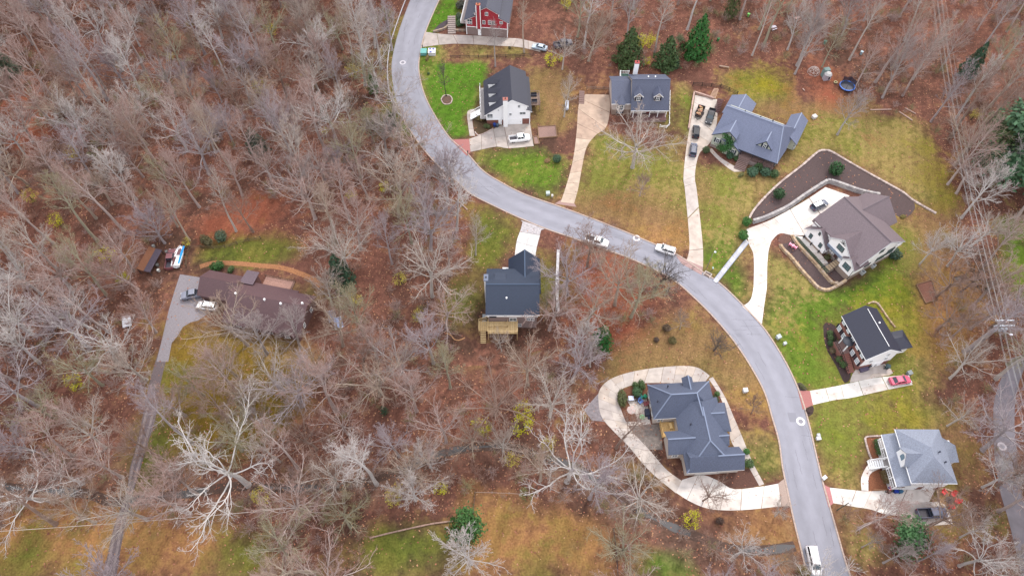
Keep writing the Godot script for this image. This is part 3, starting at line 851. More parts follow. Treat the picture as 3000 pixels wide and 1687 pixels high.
func house_brick():
	var h = thing("brick_house", "two storey brick house with black shutters, dark roof and a round entry canopy", "house", Vector3(72.27, 0, -73.05), deg_to_rad(-77.5))
	var brick = P(172, 116, 106, 0.9, "cells", 0.8)
	var w = white()
	var night = P(48, 52, 78, 0.55, "grain", 0.45)
	var back = night
	var sh = P(34, 34, 52)
	block(h, 0, 9.9, -0.2, 6.1, -3.7, 0, brick)
	wallx(h, [-7.4, 1.9, -0.25, 1.9, -0.25, 6.1, -3.8, 8.65, -7.4, 6.1], 9.82, 10.0, w)
	block(h, 0.1, 9.84, -0.2, 6.0, -7.4, -3.7, w)
	wallx(h, [-7.4, 6.0, -0.1, 6.0, -3.75, 8.65], 0.02, 9.8, w)
	block(h, 9.85, 9.97, -0.2, 1.9, -7.35, -0.2, brick, "basement_wall")
	var r = roof(h, [[Vector3(-0.5, 6.0, 0.4), Vector3(10.3, 6.0, 0.4), Vector3(10.3, 9.0, -3.75), Vector3(-0.5, 9.0, -3.75)]], night)
	roof(h, [[Vector3(10.3, 6.1, -7.9), Vector3(-0.5, 6.1, -7.9), Vector3(-0.5, 9.0, -3.77), Vector3(10.3, 9.0, -3.77)]], back)
	trims(r, [[Vector3(0.4, 9.06, -3.76), Vector3(9.6, 9.06, -3.76)]], w, 0.1)
	trims(h, [[Vector3(-0.5, 5.85, 0.42), Vector3(10.3, 5.85, 0.42)], [Vector3(10.32, 5.85, 0.4), Vector3(10.32, 8.85, -3.75)], [Vector3(10.32, 8.85, -3.75), Vector3(10.32, 5.95, -7.9)]], w, 0.18)
	for x in [0.75, 2.75, 6.85, 8.9]:
		window(h, Vector3(x, 5.0, 0.01), 0.95, 1.2, 0, {shutter = sh, glass = P(190, 205, 215, 0.3)})
		window(h, Vector3(x, 2.4, 0.01), 1.0, 1.6, 0, {shutter = sh, glass = P(190, 205, 215, 0.3)})
	window(h, Vector3(4.8, 5.0, 0.01), 0.9, 1.4, 0, {shutter = sh})
	door(h, Vector3(4.8, 2.85, 0.02), 1.1, 2.1, P(60, 60, 70))
	var dome = MB.new()
	for k in 5: dome.cyl(Vector3(4.8, 4.15 + 0.13 * k, 0.7), 1.25 * cos(k * 0.3), 1.25 * cos((k + 1) * 0.3), 0.13, 18, k == 4)
	part(h, "entry_canopy", dome, P(56, 60, 72, 0.5))
	for x in [3.8, 5.8]: block(h, x - 0.1, x + 0.1, 1.7, 4.15, 1.3, 1.5, w, "column")
	block(h, 3.2, 6.5, 0, 1.65, 0.01, 2.3, brick, "porch_base")
	block(h, 3.25, 6.45, 1.65, 1.75, 0.02, 2.25, P(150, 120, 116), "porch_floor")
	railing(h, [Vector3(3.3, 1.75, 0.1), Vector3(3.3, 1.75, 2.2), Vector3(6.4, 1.75, 2.2)], 0.9, P(60, 46, 46))
	stairs(h, Vector3(10.4, 0.12, 1.2), Vector3(6.5, 1.65, 1.2), 1.7, 10, P(168, 110, 100, 0.9, "mottle", 0.6))
	block(h, 6.5, 8.6, 0, 1.0, 2.15, 2.5, brick, "stair_wall")
	railing(h, [Vector3(6.5, 1.75, 2.1), Vector3(10.4, 0.2, 2.1)], 0.9, P(60, 46, 46), "handrail")
	door(h, Vector3(9.98, 1.05, -4.6), 2.6, 2.1, w, 90, "garage_door")
	for q in [[-2.0, 3.6], [-5.2, 5.4], [-5.6, 3.4]]: window(h, Vector3(10.01, q[1], q[0]), 0.8, 1.3, 90)
	block(h, 4.7, 8.3, -0.2, 3.0, -12.6, -7.4, w)
	var rb = roof(h, [[Vector3(4.3, 3.0, -13.0), Vector3(4.3, 3.2, -7.4), Vector3(6.4, 4.0, -7.4), Vector3(6.2, 3.9, -11.6)], [Vector3(8.7, 3.2, -7.4), Vector3(8.7, 3.0, -13.0), Vector3(6.2, 3.9, -11.6), Vector3(6.4, 4.0, -7.4)], [Vector3(8.7, 3.0, -13.0), Vector3(4.3, 3.0, -13.0), Vector3(6.2, 3.9, -11.6)]], night, 0.14, "sunroom_roof")
	railing(h, [Vector3(-0.2, 0.1, -10.4), Vector3(4.4, 0.1, -10.4)], 0.9, P(140, 110, 100))
	vent(r, Vector3(3.8, 8.0, -5.0), w)

func house_hip():
	var h = thing("pale_grey_roofed_house", "white house with a pale grey pyramid roof and long front porch", "house", Vector3(75.78, 0, -47.55), deg_to_rad(-90.3))
	var w = white()
	var grey = P(176, 185, 207, 0.62, "grain", 0.45)
	var dgrey = grey
	var brick = P(176, 122, 106, 0.9, "cells", 0.8)
	block(h, 0.3, 10.0, 1.9, 6.0, -8.2, -0.3, mat(Color(0.8, 0.8, 0.8), 0.7))
	block(h, 0.36, 9.94, -0.2, 1.9, -8.1, -0.36, brick, "basement_wall")
	var r = roof(h, hipx(-0.2, 10.5, -8.6, 0.1, 6.0, 9.4, 4.6, 6.4, -3.7), grey)
	vent(r, Vector3(5.2, 8.2, -5.6), P(60, 66, 84))
	vent(r, Vector3(6.9, 7.4, -6.6), P(60, 66, 84))
	trims(h, [[Vector3(-0.2, 5.88, 0.12), Vector3(10.5, 5.88, 0.12)], [Vector3(10.52, 5.88, 0.1), Vector3(10.52, 5.88, -8.6)], [Vector3(0.2, 3.9, 2.02), Vector3(10.6, 3.9, 2.02)]], w)
	roof(h, [[Vector3(0.2, 4.0, 2.0), Vector3(10.6, 4.0, 2.0), Vector3(10.6, 5.0, -0.3), Vector3(0.2, 5.0, -0.3)]], dgrey)
	for k in 4:
		window(h, Vector3(0.9 + k * 0.75, 5.45, -0.29), 0.5, 0.5, 0, {panes = 1})
		window(h, Vector3(7.5 + k * 0.7, 5.45, -0.29), 0.5, 0.5, 0, {panes = 1})
	wallz(h, [4.0, 4.6, 7.0, 4.6, 7.0, 6.6, 5.5, 8.1, 4.0, 6.6], -2.5, 0.45, w, "dormer")
	roof(h, gz(-3.4, 0.7, 3.6, 5.5, 7.4, 6.4, 8.35, 6.4), grey, 0.14, "dormer_roof")
	var arch = MB.new()
	var ap = [Vector2(-0.5, -0.7), Vector2(0.5, -0.7)]
	for k in 9: ap.append(Vector2(cos(PI * k / 8.0) * 0.5, 0.3 + sin(PI * k / 8.0) * 0.5))
	arch.prof(ap, 0, 0.06)
	var ar = part(h, "arched_window", arch, mat(Color(0.12, 0.19, 0.25), 0.12))
	ar.position = Vector3(5.5, 6.3, 0.46)
	block(h, 0.4, 10.4, 1.5, 1.65, -0.3, 1.7, P(190, 184, 184), "porch_floor")
	block(h, 0.5, 10.3, 0, 1.5, 1.3, 1.6, P(220, 218, 220), "porch_skirt")
	for k in 6: block(h, 0.5 + k * 1.95, 0.7 + k * 1.95, 1.65, 3.95, 1.5, 1.7, w, "column")
	railing(h, [Vector3(0.5, 1.65, 1.75), Vector3(4.4, 1.65, 1.75)], 0.9, w)
	railing(h, [Vector3(6.1, 1.65, 1.75), Vector3(10.4, 1.65, 1.75), Vector3(10.4, 1.65, -0.2)], 0.9, w)
	stairs(h, Vector3(5.25, 0.12, 4.3), Vector3(5.25, 1.55, 1.8), 1.6, 7, w)
	railing(h, [Vector3(4.4, 0.12, 4.3), Vector3(4.4, 1.6, 1.8)], 0.9, w, "handrail")
	railing(h, [Vector3(6.1, 0.12, 4.3), Vector3(6.1, 1.6, 1.8)], 0.9, w, "handrail")
	for z in [-2.2, -5.9]: door(h, Vector3(9.96, 1.0, z), 2.5, 1.9, w, 90, "garage_door")
	for z in [-1.6, -4.4, -7.0]: window(h, Vector3(10.01, 4.4, z), 0.8, 1.3, 90)
	block(h, 0.9, 5.2, -0.2, 2.85, -11.9, -8.2, w)
	roof(h, [[Vector3(0.5, 3.3, -8.4), Vector3(5.6, 3.3, -8.4), Vector3(5.6, 3.2, -10.5), Vector3(3.4, 3.6, -9.6), Vector3(0.5, 3.3, -10.5)], [Vector3(0.5, 3.28, -10.4), Vector3(3.4, 3.6, -9.5), Vector3(5.6, 3.2, -10.4), Vector3(5.4, 3.0, -12.3), Vector3(2.0, 3.0, -12.7)]], dgrey, 0.14, "sunroom_roof")
	railing(h, [Vector3(10.2, 0.1, 2.2), Vector3(10.2, 0.1, 4.6)], 0.5, P(176, 130, 96))

func house_rambling():
	var h = thing("blue_roofed_house", "single storey cream house under a rambling blue hipped roof inside a loop drive", "house", Vector3(28.41, 0, -58.39), deg_to_rad(3.6))
	var cream = P(226, 214, 204, 0.8)
	var blue = P(108, 119, 148, 0.62, "grain", 0.45)
	var cap = P(130, 142, 168)
	for q in [[0.3, 12.5, 0.3, 7.2], [4.6, 13.0, 7.0, 15.2], [4.8, 15.4, 14.6, 18.4], [2.0, 5.2, 10.8, 14.8], [12.5, 14.5, 5.3, 10.8]]: block(h, q[0], q[1], -0.2, 3.35, q[2], q[3], cream)
	var hips = []
	var m = hipx(-0.1, 12.95, -0.05, 7.6, 3.4, 7.4, 3.4, 8.6, 4.1)
	var r = roof(h, m, blue)
	ridge_caps(r, [[Vector3(3.4, 7.4, 4.1), Vector3(8.6, 7.4, 4.1)], [Vector3(-0.1, 3.4, -0.05), Vector3(3.4, 7.4, 4.1)], [Vector3(-0.1, 3.4, 7.6), Vector3(3.4, 7.4, 4.1)], [Vector3(12.95, 3.4, -0.05), Vector3(8.6, 7.4, 4.1)], [Vector3(8.6, 7.4, 4.1), Vector3(8.95, 7.1, 8.9)]], cap)
	var r2 = roof(h, hipz(3.6, 18.95, 4.45, 13.75, 3.38, 7.2, 6.0, 14.0, 9.2), blue)
	ridge_caps(r2, [[Vector3(9.2, 7.2, 7.0), Vector3(9.2, 7.2, 14.0)], [Vector3(9.2, 7.2, 14.0), Vector3(4.45, 3.38, 18.95)], [Vector3(9.2, 7.2, 14.0), Vector3(11.8, 5.55, 16.5)]], cap)
	var r3 = roof(h, gx(5.0, 15.85, 14.3, 16.6, 18.97, 3.42, 5.6, 3.42), blue)
	ridge_caps(r3, [[Vector3(10.6, 5.6, 16.6), Vector3(15.85, 5.6, 16.6)]], cap)
	wallx(h, [14.6, 3.35, 18.4, 3.35, 16.6, 5.2], 14.9, 15.45, cream)
	var r4 = roof(h, gx(1.5, 8.6, 10.3, 12.65, 15.15, 3.44, 5.5, 3.44), blue)
	ridge_caps(r4, [[Vector3(1.5, 5.5, 12.65), Vector3(7.0, 5.5, 12.65)]], cap)
	wallx(h, [10.8, 3.35, 14.8, 3.35, 12.65, 5.1], 1.95, 2.4, cream)
	var r5 = roof(h, hipx(9.0, 15.1, 4.9, 11.1, 3.46, 5.6, 9.2, 13.9, 7.9), blue)
	ridge_caps(r5, [[Vector3(10.6, 5.6, 7.9), Vector3(13.9, 5.6, 7.9)]], cap)
	var r6 = roof(h, gx(9.5, 13.95, 11.3, 12.4, 14.0, 3.9, 4.9, 3.7), blue, 0.14, "entry_roof")
	ridge_caps(r6, [[Vector3(11.2, 4.9, 12.4), Vector3(13.95, 4.9, 12.4)]], cap)
	wallz(h, [7.2, 3.4, 8.8, 3.4, 8.8, 5.0, 8.0, 5.7, 7.2, 5.0], 0.2, 2.0, cream, "dormer")
	var r7 = roof(h, gz(-0.5, 3.6, 6.9, 8.0, 9.1, 4.8, 6.0, 4.8), blue, 0.14, "dormer_roof")
	ridge_caps(r7, [[Vector3(8.0, 6.0, -0.5), Vector3(8.0, 6.0, 3.0)]], cap)
	for q in [[3.6, 1.4], [0.9, 4.6], [6.6, 9.8]]: vent(r, Vector3(q[0], 5.0, q[1]), P(40, 44, 64))
	trims(h, [[Vector3(4.4, 3.3, 18.98), Vector3(15.8, 3.3, 18.98)], [Vector3(-0.1, 3.3, 7.62), Vector3(4.7, 3.3, 7.62)]], P(226, 222, 220), 0.2)
	door(h, Vector3(9.2, 1.2, 18.41), 5.0, 2.3, P(232, 228, 224, 0.7), 0, "garage_door")
	for z in [1.6, 3.6, 5.6]: window(h, Vector3(0.29, 1.7, z), 1.0, 1.3, -90)
	window(h, Vector3(1.6, 1.7, 7.21), 1.2, 1.3)
	window(h, Vector3(3.2, 1.7, 14.81), 1.2, 1.2)
	var wood = P(255, 212, 144, 0.85, "mottle", 0.5)
	for k in 9: block(h, 1.7 + k * 0.4, 2.06 + k * 0.4, 0.5, 0.6, 7.3, 10.4, wood, "deck_board")
	railing(h, [Vector3(1.75, 0.6, 7.3), Vector3(1.75, 0.6, 10.4)], 0.95, wood, "railing", 0.16)
	block(h, 1.75, 5.2, -0.1, 0.5, 10.25, 10.38, wood, "deck_skirt")
	block(h, 1.7, 1.8, -0.1, 0.5, 7.3, 10.4, wood, "deck_skirt")

func house_navy():
	var h = thing("dark_blue_roofed_house", "tall white and brick house with a dark blue roof and new yellow deck", "house", Vector3(-5.38, 0, -73.73), 0)
	var w = white()
	var navy = P(48, 66, 96, 0.62, "grain", 0.45)
	var navy2 = navy
	var brick = P(186, 164, 162, 0.9, "cells", 0.8)
	wallx(h, [-11.6, 5.0, 0, 5.0, 0, 6.6, -5.0, 10.1, -11.6, 5.9], 0.1, 10.9, w)
	block(h, 0.16, 10.84, -0.2, 5.0, -11.5, -0.06, brick, "basement_wall")
	var r = roof(h, [[Vector3(-0.35, 6.6, 0.5), Vector3(11.35, 6.6, 0.5), Vector3(11.35, 10.5, -5.0), Vector3(-0.35, 10.5, -5.0)]], navy)
	roof(h, [[Vector3(11.35, 5.9, -12.1), Vector3(-0.35, 5.9, -12.1), Vector3(-0.35, 10.5, -5.02), Vector3(11.35, 10.5, -5.02)]], navy2)
	ridge_caps(r, [[Vector3(-0.35, 10.5, -5.0), Vector3(11.35, 10.5, -5.0)]], P(64, 82, 108))
	vent(r, Vector3(4.2, 9.1, -2.2), w)
	wallz(h, [5.0, -0.2, 11.5, -0.2, 11.5, 4.6, 8.25, 7.8, 5.0, 4.6], -15.2, -9, w)
	var r2 = roof(h, gz(-15.7, -6.2, 4.55, 8.25, 11.9, 4.5, 8.4, 4.5), navy)
	ridge_caps(r2, [[Vector3(8.25, 8.4, -15.7), Vector3(8.25, 8.4, -7.0)]], P(74, 92, 118))
	vent(r2, Vector3(6.4, 6.6, -9.0), w)
	door(h, Vector3(8.25, 1.3, -15.21), 5.0, 2.4, w, 180, "garage_door")
	roof(h, [[Vector3(1.5, 8.0, -9.6), Vector3(4.0, 8.0, -9.6), Vector3(4.0, 9.4, -6.6), Vector3(1.5, 9.4, -6.6)]], navy, 0.5, "roof_saddle")
	block(h, 3.3, 4.6, 0, 3.0, -14.2, -11.6, w, "entry_porch")
	block(h, 3.2, 4.7, 3.0, 3.15, -14.3, -11.6, w, "entry_roof")
	chimney(h, -0.75, 0.09, 0, 9.3, -8.2, -6.6, w, P(120, 130, 152))
	for a in [[8.3, 5.75, 0.9, 1.1], [10.3, 5.75, 0.9, 1.1], [3.9, 5.75, 0.8, 0.9]]: window(h, Vector3(a[0], a[1], 0.01), a[2], a[3])
	for x in [9.0, 9.9]: window(h, Vector3(x, 4.0, -0.05), 0.85, 1.1)
	window(h, Vector3(5.6, 3.9, -0.05), 1.6, 1.5)
	window(h, Vector3(7.1, 1.4, -0.05), 0.8, 1.2)
	door(h, Vector3(1.2, 5.7, 0.02), 1.6, 1.8, P(70, 74, 84))
	trims(h, [[Vector3(0.12, 5.0, 0.04), Vector3(0.12, 6.5, 0.04)], [Vector3(10.88, 5.0, 0.04), Vector3(10.88, 6.5, 0.04)], [Vector3(-0.35, 6.48, 0.5), Vector3(11.35, 6.48, 0.5)]], w)
	for z in [-2.0, -4.5, -9.0]: window(h, Vector3(10.91, 6.2, z), 0.8, 1.2, 90)
	var wood = P(246, 214, 160, 0.85, "mottle", 0.6)
	var wood2 = P(236, 202, 146, 0.85, "mottle", 0.6)
	for k in 17: block(h, 0.1 + k * 0.385, 0.46 + k * 0.385, 3.0, 3.12, 0.05, 3.1, wood if k % 3 else wood2, "deck_board")
	for k in 5: block(h, -2.0 + k * 0.42, -1.62 + k * 0.42, 2.0, 2.12, -0.6, 1.9, wood2, "deck_board")
	railing(h, [Vector3(0.1, 3.12, 0.1), Vector3(0.1, 3.12, 3.05), Vector3(6.6, 3.12, 3.05), Vector3(6.6, 3.12, 0.1)], 1.0, wood, "railing", 0.3)
	railing(h, [Vector3(0.3, 3.12, 1.6), Vector3(4.4, 3.12, 1.6), Vector3(4.4, 3.12, 0.1)], 1.0, wood, "railing", 0.3)
	railing(h, [Vector3(-2.0, 2.1, 1.9), Vector3(-2.0, 2.1, -0.6), Vector3(0.1, 3.1, -0.6)], 1.0, wood, "railing", 0.3)
	for q in [[0.1, 2.9], [2.2, 2.9], [4.4, 2.9], [6.45, 2.9], [-2.0, 1.7], [-2.0, -0.5]]: block(h, q[0], q[0] + 0.16, -0.1, 3.0 if q[0] >= 0 else 2.0, q[1], q[1] + 0.16, wood2, "post")
	stairs(h, Vector3(-1.0, 0.15, 4.0), Vector3(-1.0, 2.0, 1.9), 1.2, 7, wood)
	for z in [-1.0, -2.6]:
		var u = MB.new()
		u.bx(-1.3, -0.4, 0, 0.95, z - 0.45, z + 0.45)
		u.cyl(Vector3(-0.85, 0.95, z), 0.36, 0.34, 0.04, 14)
		var o = one("heat_pump", u, P(176, 184, 190), ["grey heat pump nearest the deck of the dark blue roofed house", "second grey heat pump along the wall of the dark blue roofed house"][0 if z == -1.0 else 1], "heat pump", h.position)

func house_brown():
	var h = thing("brown_house", "long brown house with a pinkish brown roof hidden among bare trees", "house", Vector3(-62.74, 0, -79.74), deg_to_rad(-12.4))
	var wallm = P(134, 98, 96, 0.9, "mottle", 0.5)
	var lite = P(120, 86, 92, 0.62, "grain", 0.4)
	var dark = lite
	wallx(h, [-4.4, -0.2, 5.7, -0.2, 5.7, 2.9, 0, 5.7, -4.4, 3.2], 0, 13.5, wallm)
	wallx(h, [-3.8, -0.2, 5.7, -0.2, 5.7, 2.9, 0, 5.7, -3.8, 3.5], 13.5, 17.4, wallm)
	var r = roof(h, [[Vector3(13.6, 3.1, -4.9), Vector3(-0.3, 3.1, -4.9), Vector3(-0.3, 6, 0), Vector3(13.6, 6, 0)], [Vector3(18.1, 3.5, -4.2), Vector3(13.6, 3.5, -4.2), Vector3(13.6, 6, 0), Vector3(18.1, 6, 0)]], lite)
	roof(h, [[Vector3(-0.3, 2.9, 6.3), Vector3(18.1, 2.9, 6.3), Vector3(18.1, 6, 0.02), Vector3(-0.3, 6, 0.02)]], dark)
	trims(h, [[Vector3(18.12, 3.3, -4.2), Vector3(18.12, 5.85, 0)], [Vector3(18.12, 5.85, 0), Vector3(18.12, 2.75, 6.3)]], P(120, 84, 84), 0.3)
	for q in [[1.4, 0.2], [8.3, 0.3], [12.2, 0.5], [16.8, -0.6]]:
		var b = MB.new()
		b.cyl(Vector3(q[0], 5.7, q[1]), 0.3, 0.22, 0.45, 10)
		part(r, "roof_vent", b, white())
	wallx(h, [-5.6, -0.2, 0.6, -0.2, 0.6, 2.8, -2.8, 4.7, -5.6, 2.8], -8.6, 0, wallm)
	roof(h, [[Vector3(0.2, 2.8, -6.0), Vector3(-9.0, 2.8, -6.0), Vector3(-9.0, 5, -2.8), Vector3(0.2, 5, -2.8)]], lite)
	roof(h, [[Vector3(-9.0, 2.6, 0.9), Vector3(0.2, 2.6, 0.9), Vector3(0.2, 5, -2.78), Vector3(-9.0, 5, -2.78)]], dark)
	block(h, 0.2, 2.5, -0.2, 3.4, -7.0, -4.4, wallm)
	roof(h, [[Vector3(-0.1, 3.5, -7.5), Vector3(2.9, 3.5, -7.5), Vector3(3.2, 4.2, -3.6), Vector3(-0.1, 4.2, -3.6)]], P(125, 103, 116, 0.62, "grain", 0.4), 0.18, "entry_roof")
	wallz(h, [13.2, 2.7, 16.4, 2.7, 14.8, 4.3], 3, 6.0, wallm, "gable")
	roof(h, gz(2.0, 6.5, 12.7, 14.8, 16.9, 2.85, 4.75, 2.85), lite, 0.15, "gable_roof")
	for x in [3.0, 7.0, 10.5]: window(h, Vector3(x, 1.6, 5.71), 1.2, 1.2)
	window(h, Vector3(14.8, 1.6, 6.01), 1.2, 1.2)
	for z in [-1.5, 2.6]: window(h, Vector3(17.41, 1.8, z), 1.0, 1.2, 90)
	door(h, Vector3(-8.61, 1.2, -2.8), 4.2, 2.2, P(170, 140, 136), -90, "garage_door")
	block(h, 3.0, 10.2, -0.1, 0.08, -8.8, -4.5, P(196, 152, 138, 0.9, "mottle", 0.4), "patio")
	railing(h, [Vector3(2.9, 0, -8.6), Vector3(10.3, 0, -8.6), Vector3(10.3, 0, -5.2)], 0.9, P(110, 84, 70))

# ---------- vehicles ----------
const CARS = {   # length, width, hood/belt heights, roof, cabin base and roof spans along x (nose at +x)
	"sedan": {L = 4.7, W = 1.84, low = 0.78, belt = 0.95, top = 1.45, base = [-1.75, 1.15], cap = [-1.0, 0.25], tail = 1.0},
	"suv": {L = 4.8, W = 1.92, low = 0.95, belt = 1.1, top = 1.72, base = [-2.3, 1.2], cap = [-2.0, 0.45], tail = 1.1},
	"van": {L = 5.15, W = 2.0, low = 0.95, belt = 1.1, top = 1.78, base = [-2.5, 1.75], cap = [-2.3, 0.75], tail = 1.1},
	"pickup": {L = 5.8, W = 2.02, low = 1.1, belt = 1.2, top = 1.9, base = [-0.75, 1.55], cap = [-0.5, 0.75], tail = 1.15},
}
func car(kind, tail, nose, paint, label, group = ""):
	var s = CARS[kind]
	var mid = (tail + nose) / 2.0
	var d = nose - tail
	var o = thing("pickup_truck" if kind == "pickup" else "minivan" if kind == "van" else "parked_car", label, "pickup truck" if kind == "pickup" else "van" if kind == "van" else "car", Vector3(mid.x, 0.06, mid.y), atan2(-d.y, d.x), group)
	var h = s.L / 2
	var W = s.W / 2
	var b = MB.new()
	var bed = kind == "pickup"
	# stations along the body: x, half width, deck height
	var st = [[-h, W * 0.82, s.tail * 0.72], [-h + 0.12, W * 0.94, s.tail], [s.base[0], W, s.belt], [s.base[1], W, s.belt], [h - 0.7, W * 0.97, s.low], [h - 0.18, W * 0.88, s.low * 0.9], [h, W * 0.72, s.low * 0.62]]
	for i in st.size() - 1:
		var p = st[i]
		var q = st[i + 1]
		var rp = []
		var rq = []
		for e in [[p, rp], [q, rq]]:
			var a = e[0]
			for sgn in [[-1, 0.3, 0.94], [-1, 0.6, 1.0], [-1, a[2] - 0.12, 0.99], [-1, a[2], 0.86], [1, a[2], 0.86], [1, a[2] - 0.12, 0.99], [1, 0.6, 1.0], [1, 0.3, 0.94]]:
				e[1].append(Vector3(a[0], maxf(sgn[1], 0.3), sgn[0] * a[1] * sgn[2]))
		for k in 8:
			if bed and i == 1 and k == 3: continue
			b.quad(rp[k], rp[(k + 1) % 8], rq[(k + 1) % 8], rq[k])
		if i == 0: b.quad(rp[0], rp[7], rp[4], rp[3])
		if i == st.size() - 2: b.quad(rq[3], rq[4], rq[7], rq[0])
	part(o, "body", b, paint)
	if bed:
		var c = MB.new()
		c.bx(-h + 0.16, s.base[0] - 0.04, 0.6, 0.68, -W * 0.8, W * 0.8)
		for k in 6: c.bx(-h + 0.16, s.base[0] - 0.04, 0.68, 0.71, -W * 0.75 + k * W * 0.28, -W * 0.75 + k * W * 0.28 + 0.1)
		part(o, "truck_bed", c, P(70, 66, 78, 0.6))
		var wl = MB.new()
		wl.bx(-h + 0.12, s.base[0], 0.68, s.belt + 0.04, -W * 0.88, -W * 0.82); wl.bx(-h + 0.12, s.base[0], 0.68, s.belt + 0.04, W * 0.82, W * 0.88); wl.bx(-h + 0.05, -h + 0.14, 0.68, s.belt, -W * 0.82, W * 0.82)
		part(o, "bed_side", wl, paint)
	var g = MB.new()
	var bb = [Vector3(s.base[0] + 0.04, s.belt - 0.02, W * 0.86), Vector3(s.base[1], s.belt - 0.02, W * 0.84)]
	var tt = [Vector3(s.cap[0], s.top - 0.04, W * 0.7), Vector3(s.cap[1], s.top - 0.04, W * 0.68)]
	var fl = Vector3(1, 1, -1)
	var dark = mat(Color(0.02, 0.025, 0.035), 0.08)
	g.quad(bb[0], bb[1], tt[1], tt[0])
	var o1 = part(o, "side_window", g, dark)
	var g1 = MB.new()
	g1.quad(bb[0] * fl, tt[0] * fl, tt[1] * fl, bb[1] * fl)
	part(o, "side_window", g1, dark)
	var g2 = MB.new()
	g2.quad(bb[1], bb[1] * fl, tt[1] * fl, tt[1])
	part(o, "windscreen", g2, mat(Color(0.05, 0.07, 0.085), 0.06))
	var g3 = MB.new()
	g3.quad(bb[0] * fl, bb[0], tt[0], tt[0] * fl)
	part(o, "rear_window", g3, dark)
	var r = MB.new()
	var x0 = s.cap[0] - 0.06
	var x1 = s.cap[1] + 0.08
	var rr = [Vector3(x0, s.top - 0.04, W * 0.74), Vector3(x0 + 0.15, s.top + 0.01, W * 0.6), Vector3(x1 - 0.2, s.top + 0.01, W * 0.58), Vector3(x1, s.top - 0.05, W * 0.72)]
	r.quad(rr[1], rr[2], rr[2] * fl, rr[1] * fl); r.quad(rr[0], rr[3], rr[2], rr[1]); r.quad(rr[0] * fl, rr[1] * fl, rr[2] * fl, rr[3] * fl); r.quad(rr[3], rr[3] * fl, rr[2] * fl, rr[2]); r.quad(rr[0], rr[1], rr[1] * fl, rr[0] * fl)
	for z in [1.0, -1.0]:
		r.bar(bb[1] * Vector3(1, 1, z), tt[1] * Vector3(1, 1, z), 0.09); r.bar(bb[0] * Vector3(1, 1, z), tt[0] * Vector3(1, 1, z), 0.12)
		r.bar(bb[0].lerp(bb[1], 0.5) * Vector3(1, 1, z), tt[0].lerp(tt[1], 0.52) * Vector3(1, 1, z), 0.07)
	part(o, "car_roof", r, paint)
	if kind in ["suv", "van"]:
		for z in [1.0, -1.0]:
			var rb = MB.new()
			rb.bar(Vector3(x0 + 0.2, s.top + 0.06, z * W * 0.56), Vector3(x1 - 0.3, s.top + 0.06, z * W * 0.55), 0.05)
			part(o, "roof_rail", rb, P(60, 60, 70, 0.5))
	for x in [-s.L * 0.31, s.L * 0.31]:
		for z in [-1.0, 1.0]:
			var w = MB.new()
			w.t = Transform3D(Basis(Vector3.RIGHT, PI / 2), Vector3(x, 0.34, z * W * 0.84 - 0.11))
			w.cyl(Vector3.ZERO, 0.35, 0.35, 0.22, 16)
			w.tri(Vector3.ZERO, Vector3(0.1, 0, 0), Vector3(0, 0, 0.1))
			var wh = part(o, "wheel", w, P(34, 34, 38, 0.8))
			var ri = MB.new()
			ri.t = Transform3D(Basis(Vector3.RIGHT, PI / 2), Vector3(x, 0.34, z * W * 0.84 - 0.125))
			ri.cyl(Vector3.ZERO, 0.2, 0.2, 0.25, 12)
			part(wh, "rim", ri, mat(Color(0.45, 0.45, 0.47), 0.35, "", 0.2, 0.7))
	for z in [-1.0, 1.0]:
		var l = MB.new()
		l.box(Vector3(h - 0.16, s.low * 0.78, z * W * 0.66), Vector3(0.24, 0.16, 0.4))
		part(o, "headlight", l, P(225, 228, 235, 0.2))
		var t = MB.new()
		t.box(Vector3(-h + 0.05, s.tail * 0.78, z * W * 0.72), Vector3(0.12, 0.2, 0.3))
		part(o, "tail_light", t, P(150, 20, 24, 0.3))
		var mr = MB.new()
		mr.box(Vector3(s.base[1] - 0.25, s.belt + 0.08, z * (W + 0.08)), Vector3(0.16, 0.14, 0.2))
		part(o, "mirror", mr, paint)
	var bp = MB.new()
	bp.box(Vector3(h - 0.04, 0.42, 0), Vector3(0.14, 0.2, W * 1.4))
	part(o, "bumper", bp, P(80, 80, 88, 0.5))
	return o

func paint(c, rough = 0.35):
	var m = mat(c, rough)
	m.clearcoat_enabled = true
	m.clearcoat = 0.3
	m.clearcoat_roughness = 0.1
	return m

# ---------- small things ----------
func chair(at, yaw, m, label, group):
	var o = thing("garden_chair", label, "chair", at, yaw, group)
	o.scale = Vector3.ONE * 1.25
	var b = MB.new()
	b.box(Vector3(0, 0.38, 0), Vector3(0.55, 0.05, 0.55))
	part(o, "seat", b, m)
	var k = MB.new()
	k.t = Transform3D(Basis(Vector3.RIGHT, -0.35), Vector3(0, 0.38, -0.26))
	for i in 5: k.box(Vector3(-0.24 + i * 0.12, 0.38, 0), Vector3(0.1, 0.76 - absf(i - 2) * 0.06, 0.03))
	part(o, "backrest", k, m)
	for x in [-0.33, 0.33]:
		var a = MB.new()
		a.box(Vector3(x, 0.58, 0), Vector3(0.13, 0.03, 0.62))
		part(o, "arm", a, m)
		var l = MB.new()
		l.box(Vector3(x, 0.29, 0.24), Vector3(0.08, 0.58, 0.08)); l.box(Vector3(x, 0.29, -0.24), Vector3(0.08, 0.58, 0.08))
		part(o, "leg", l, m)

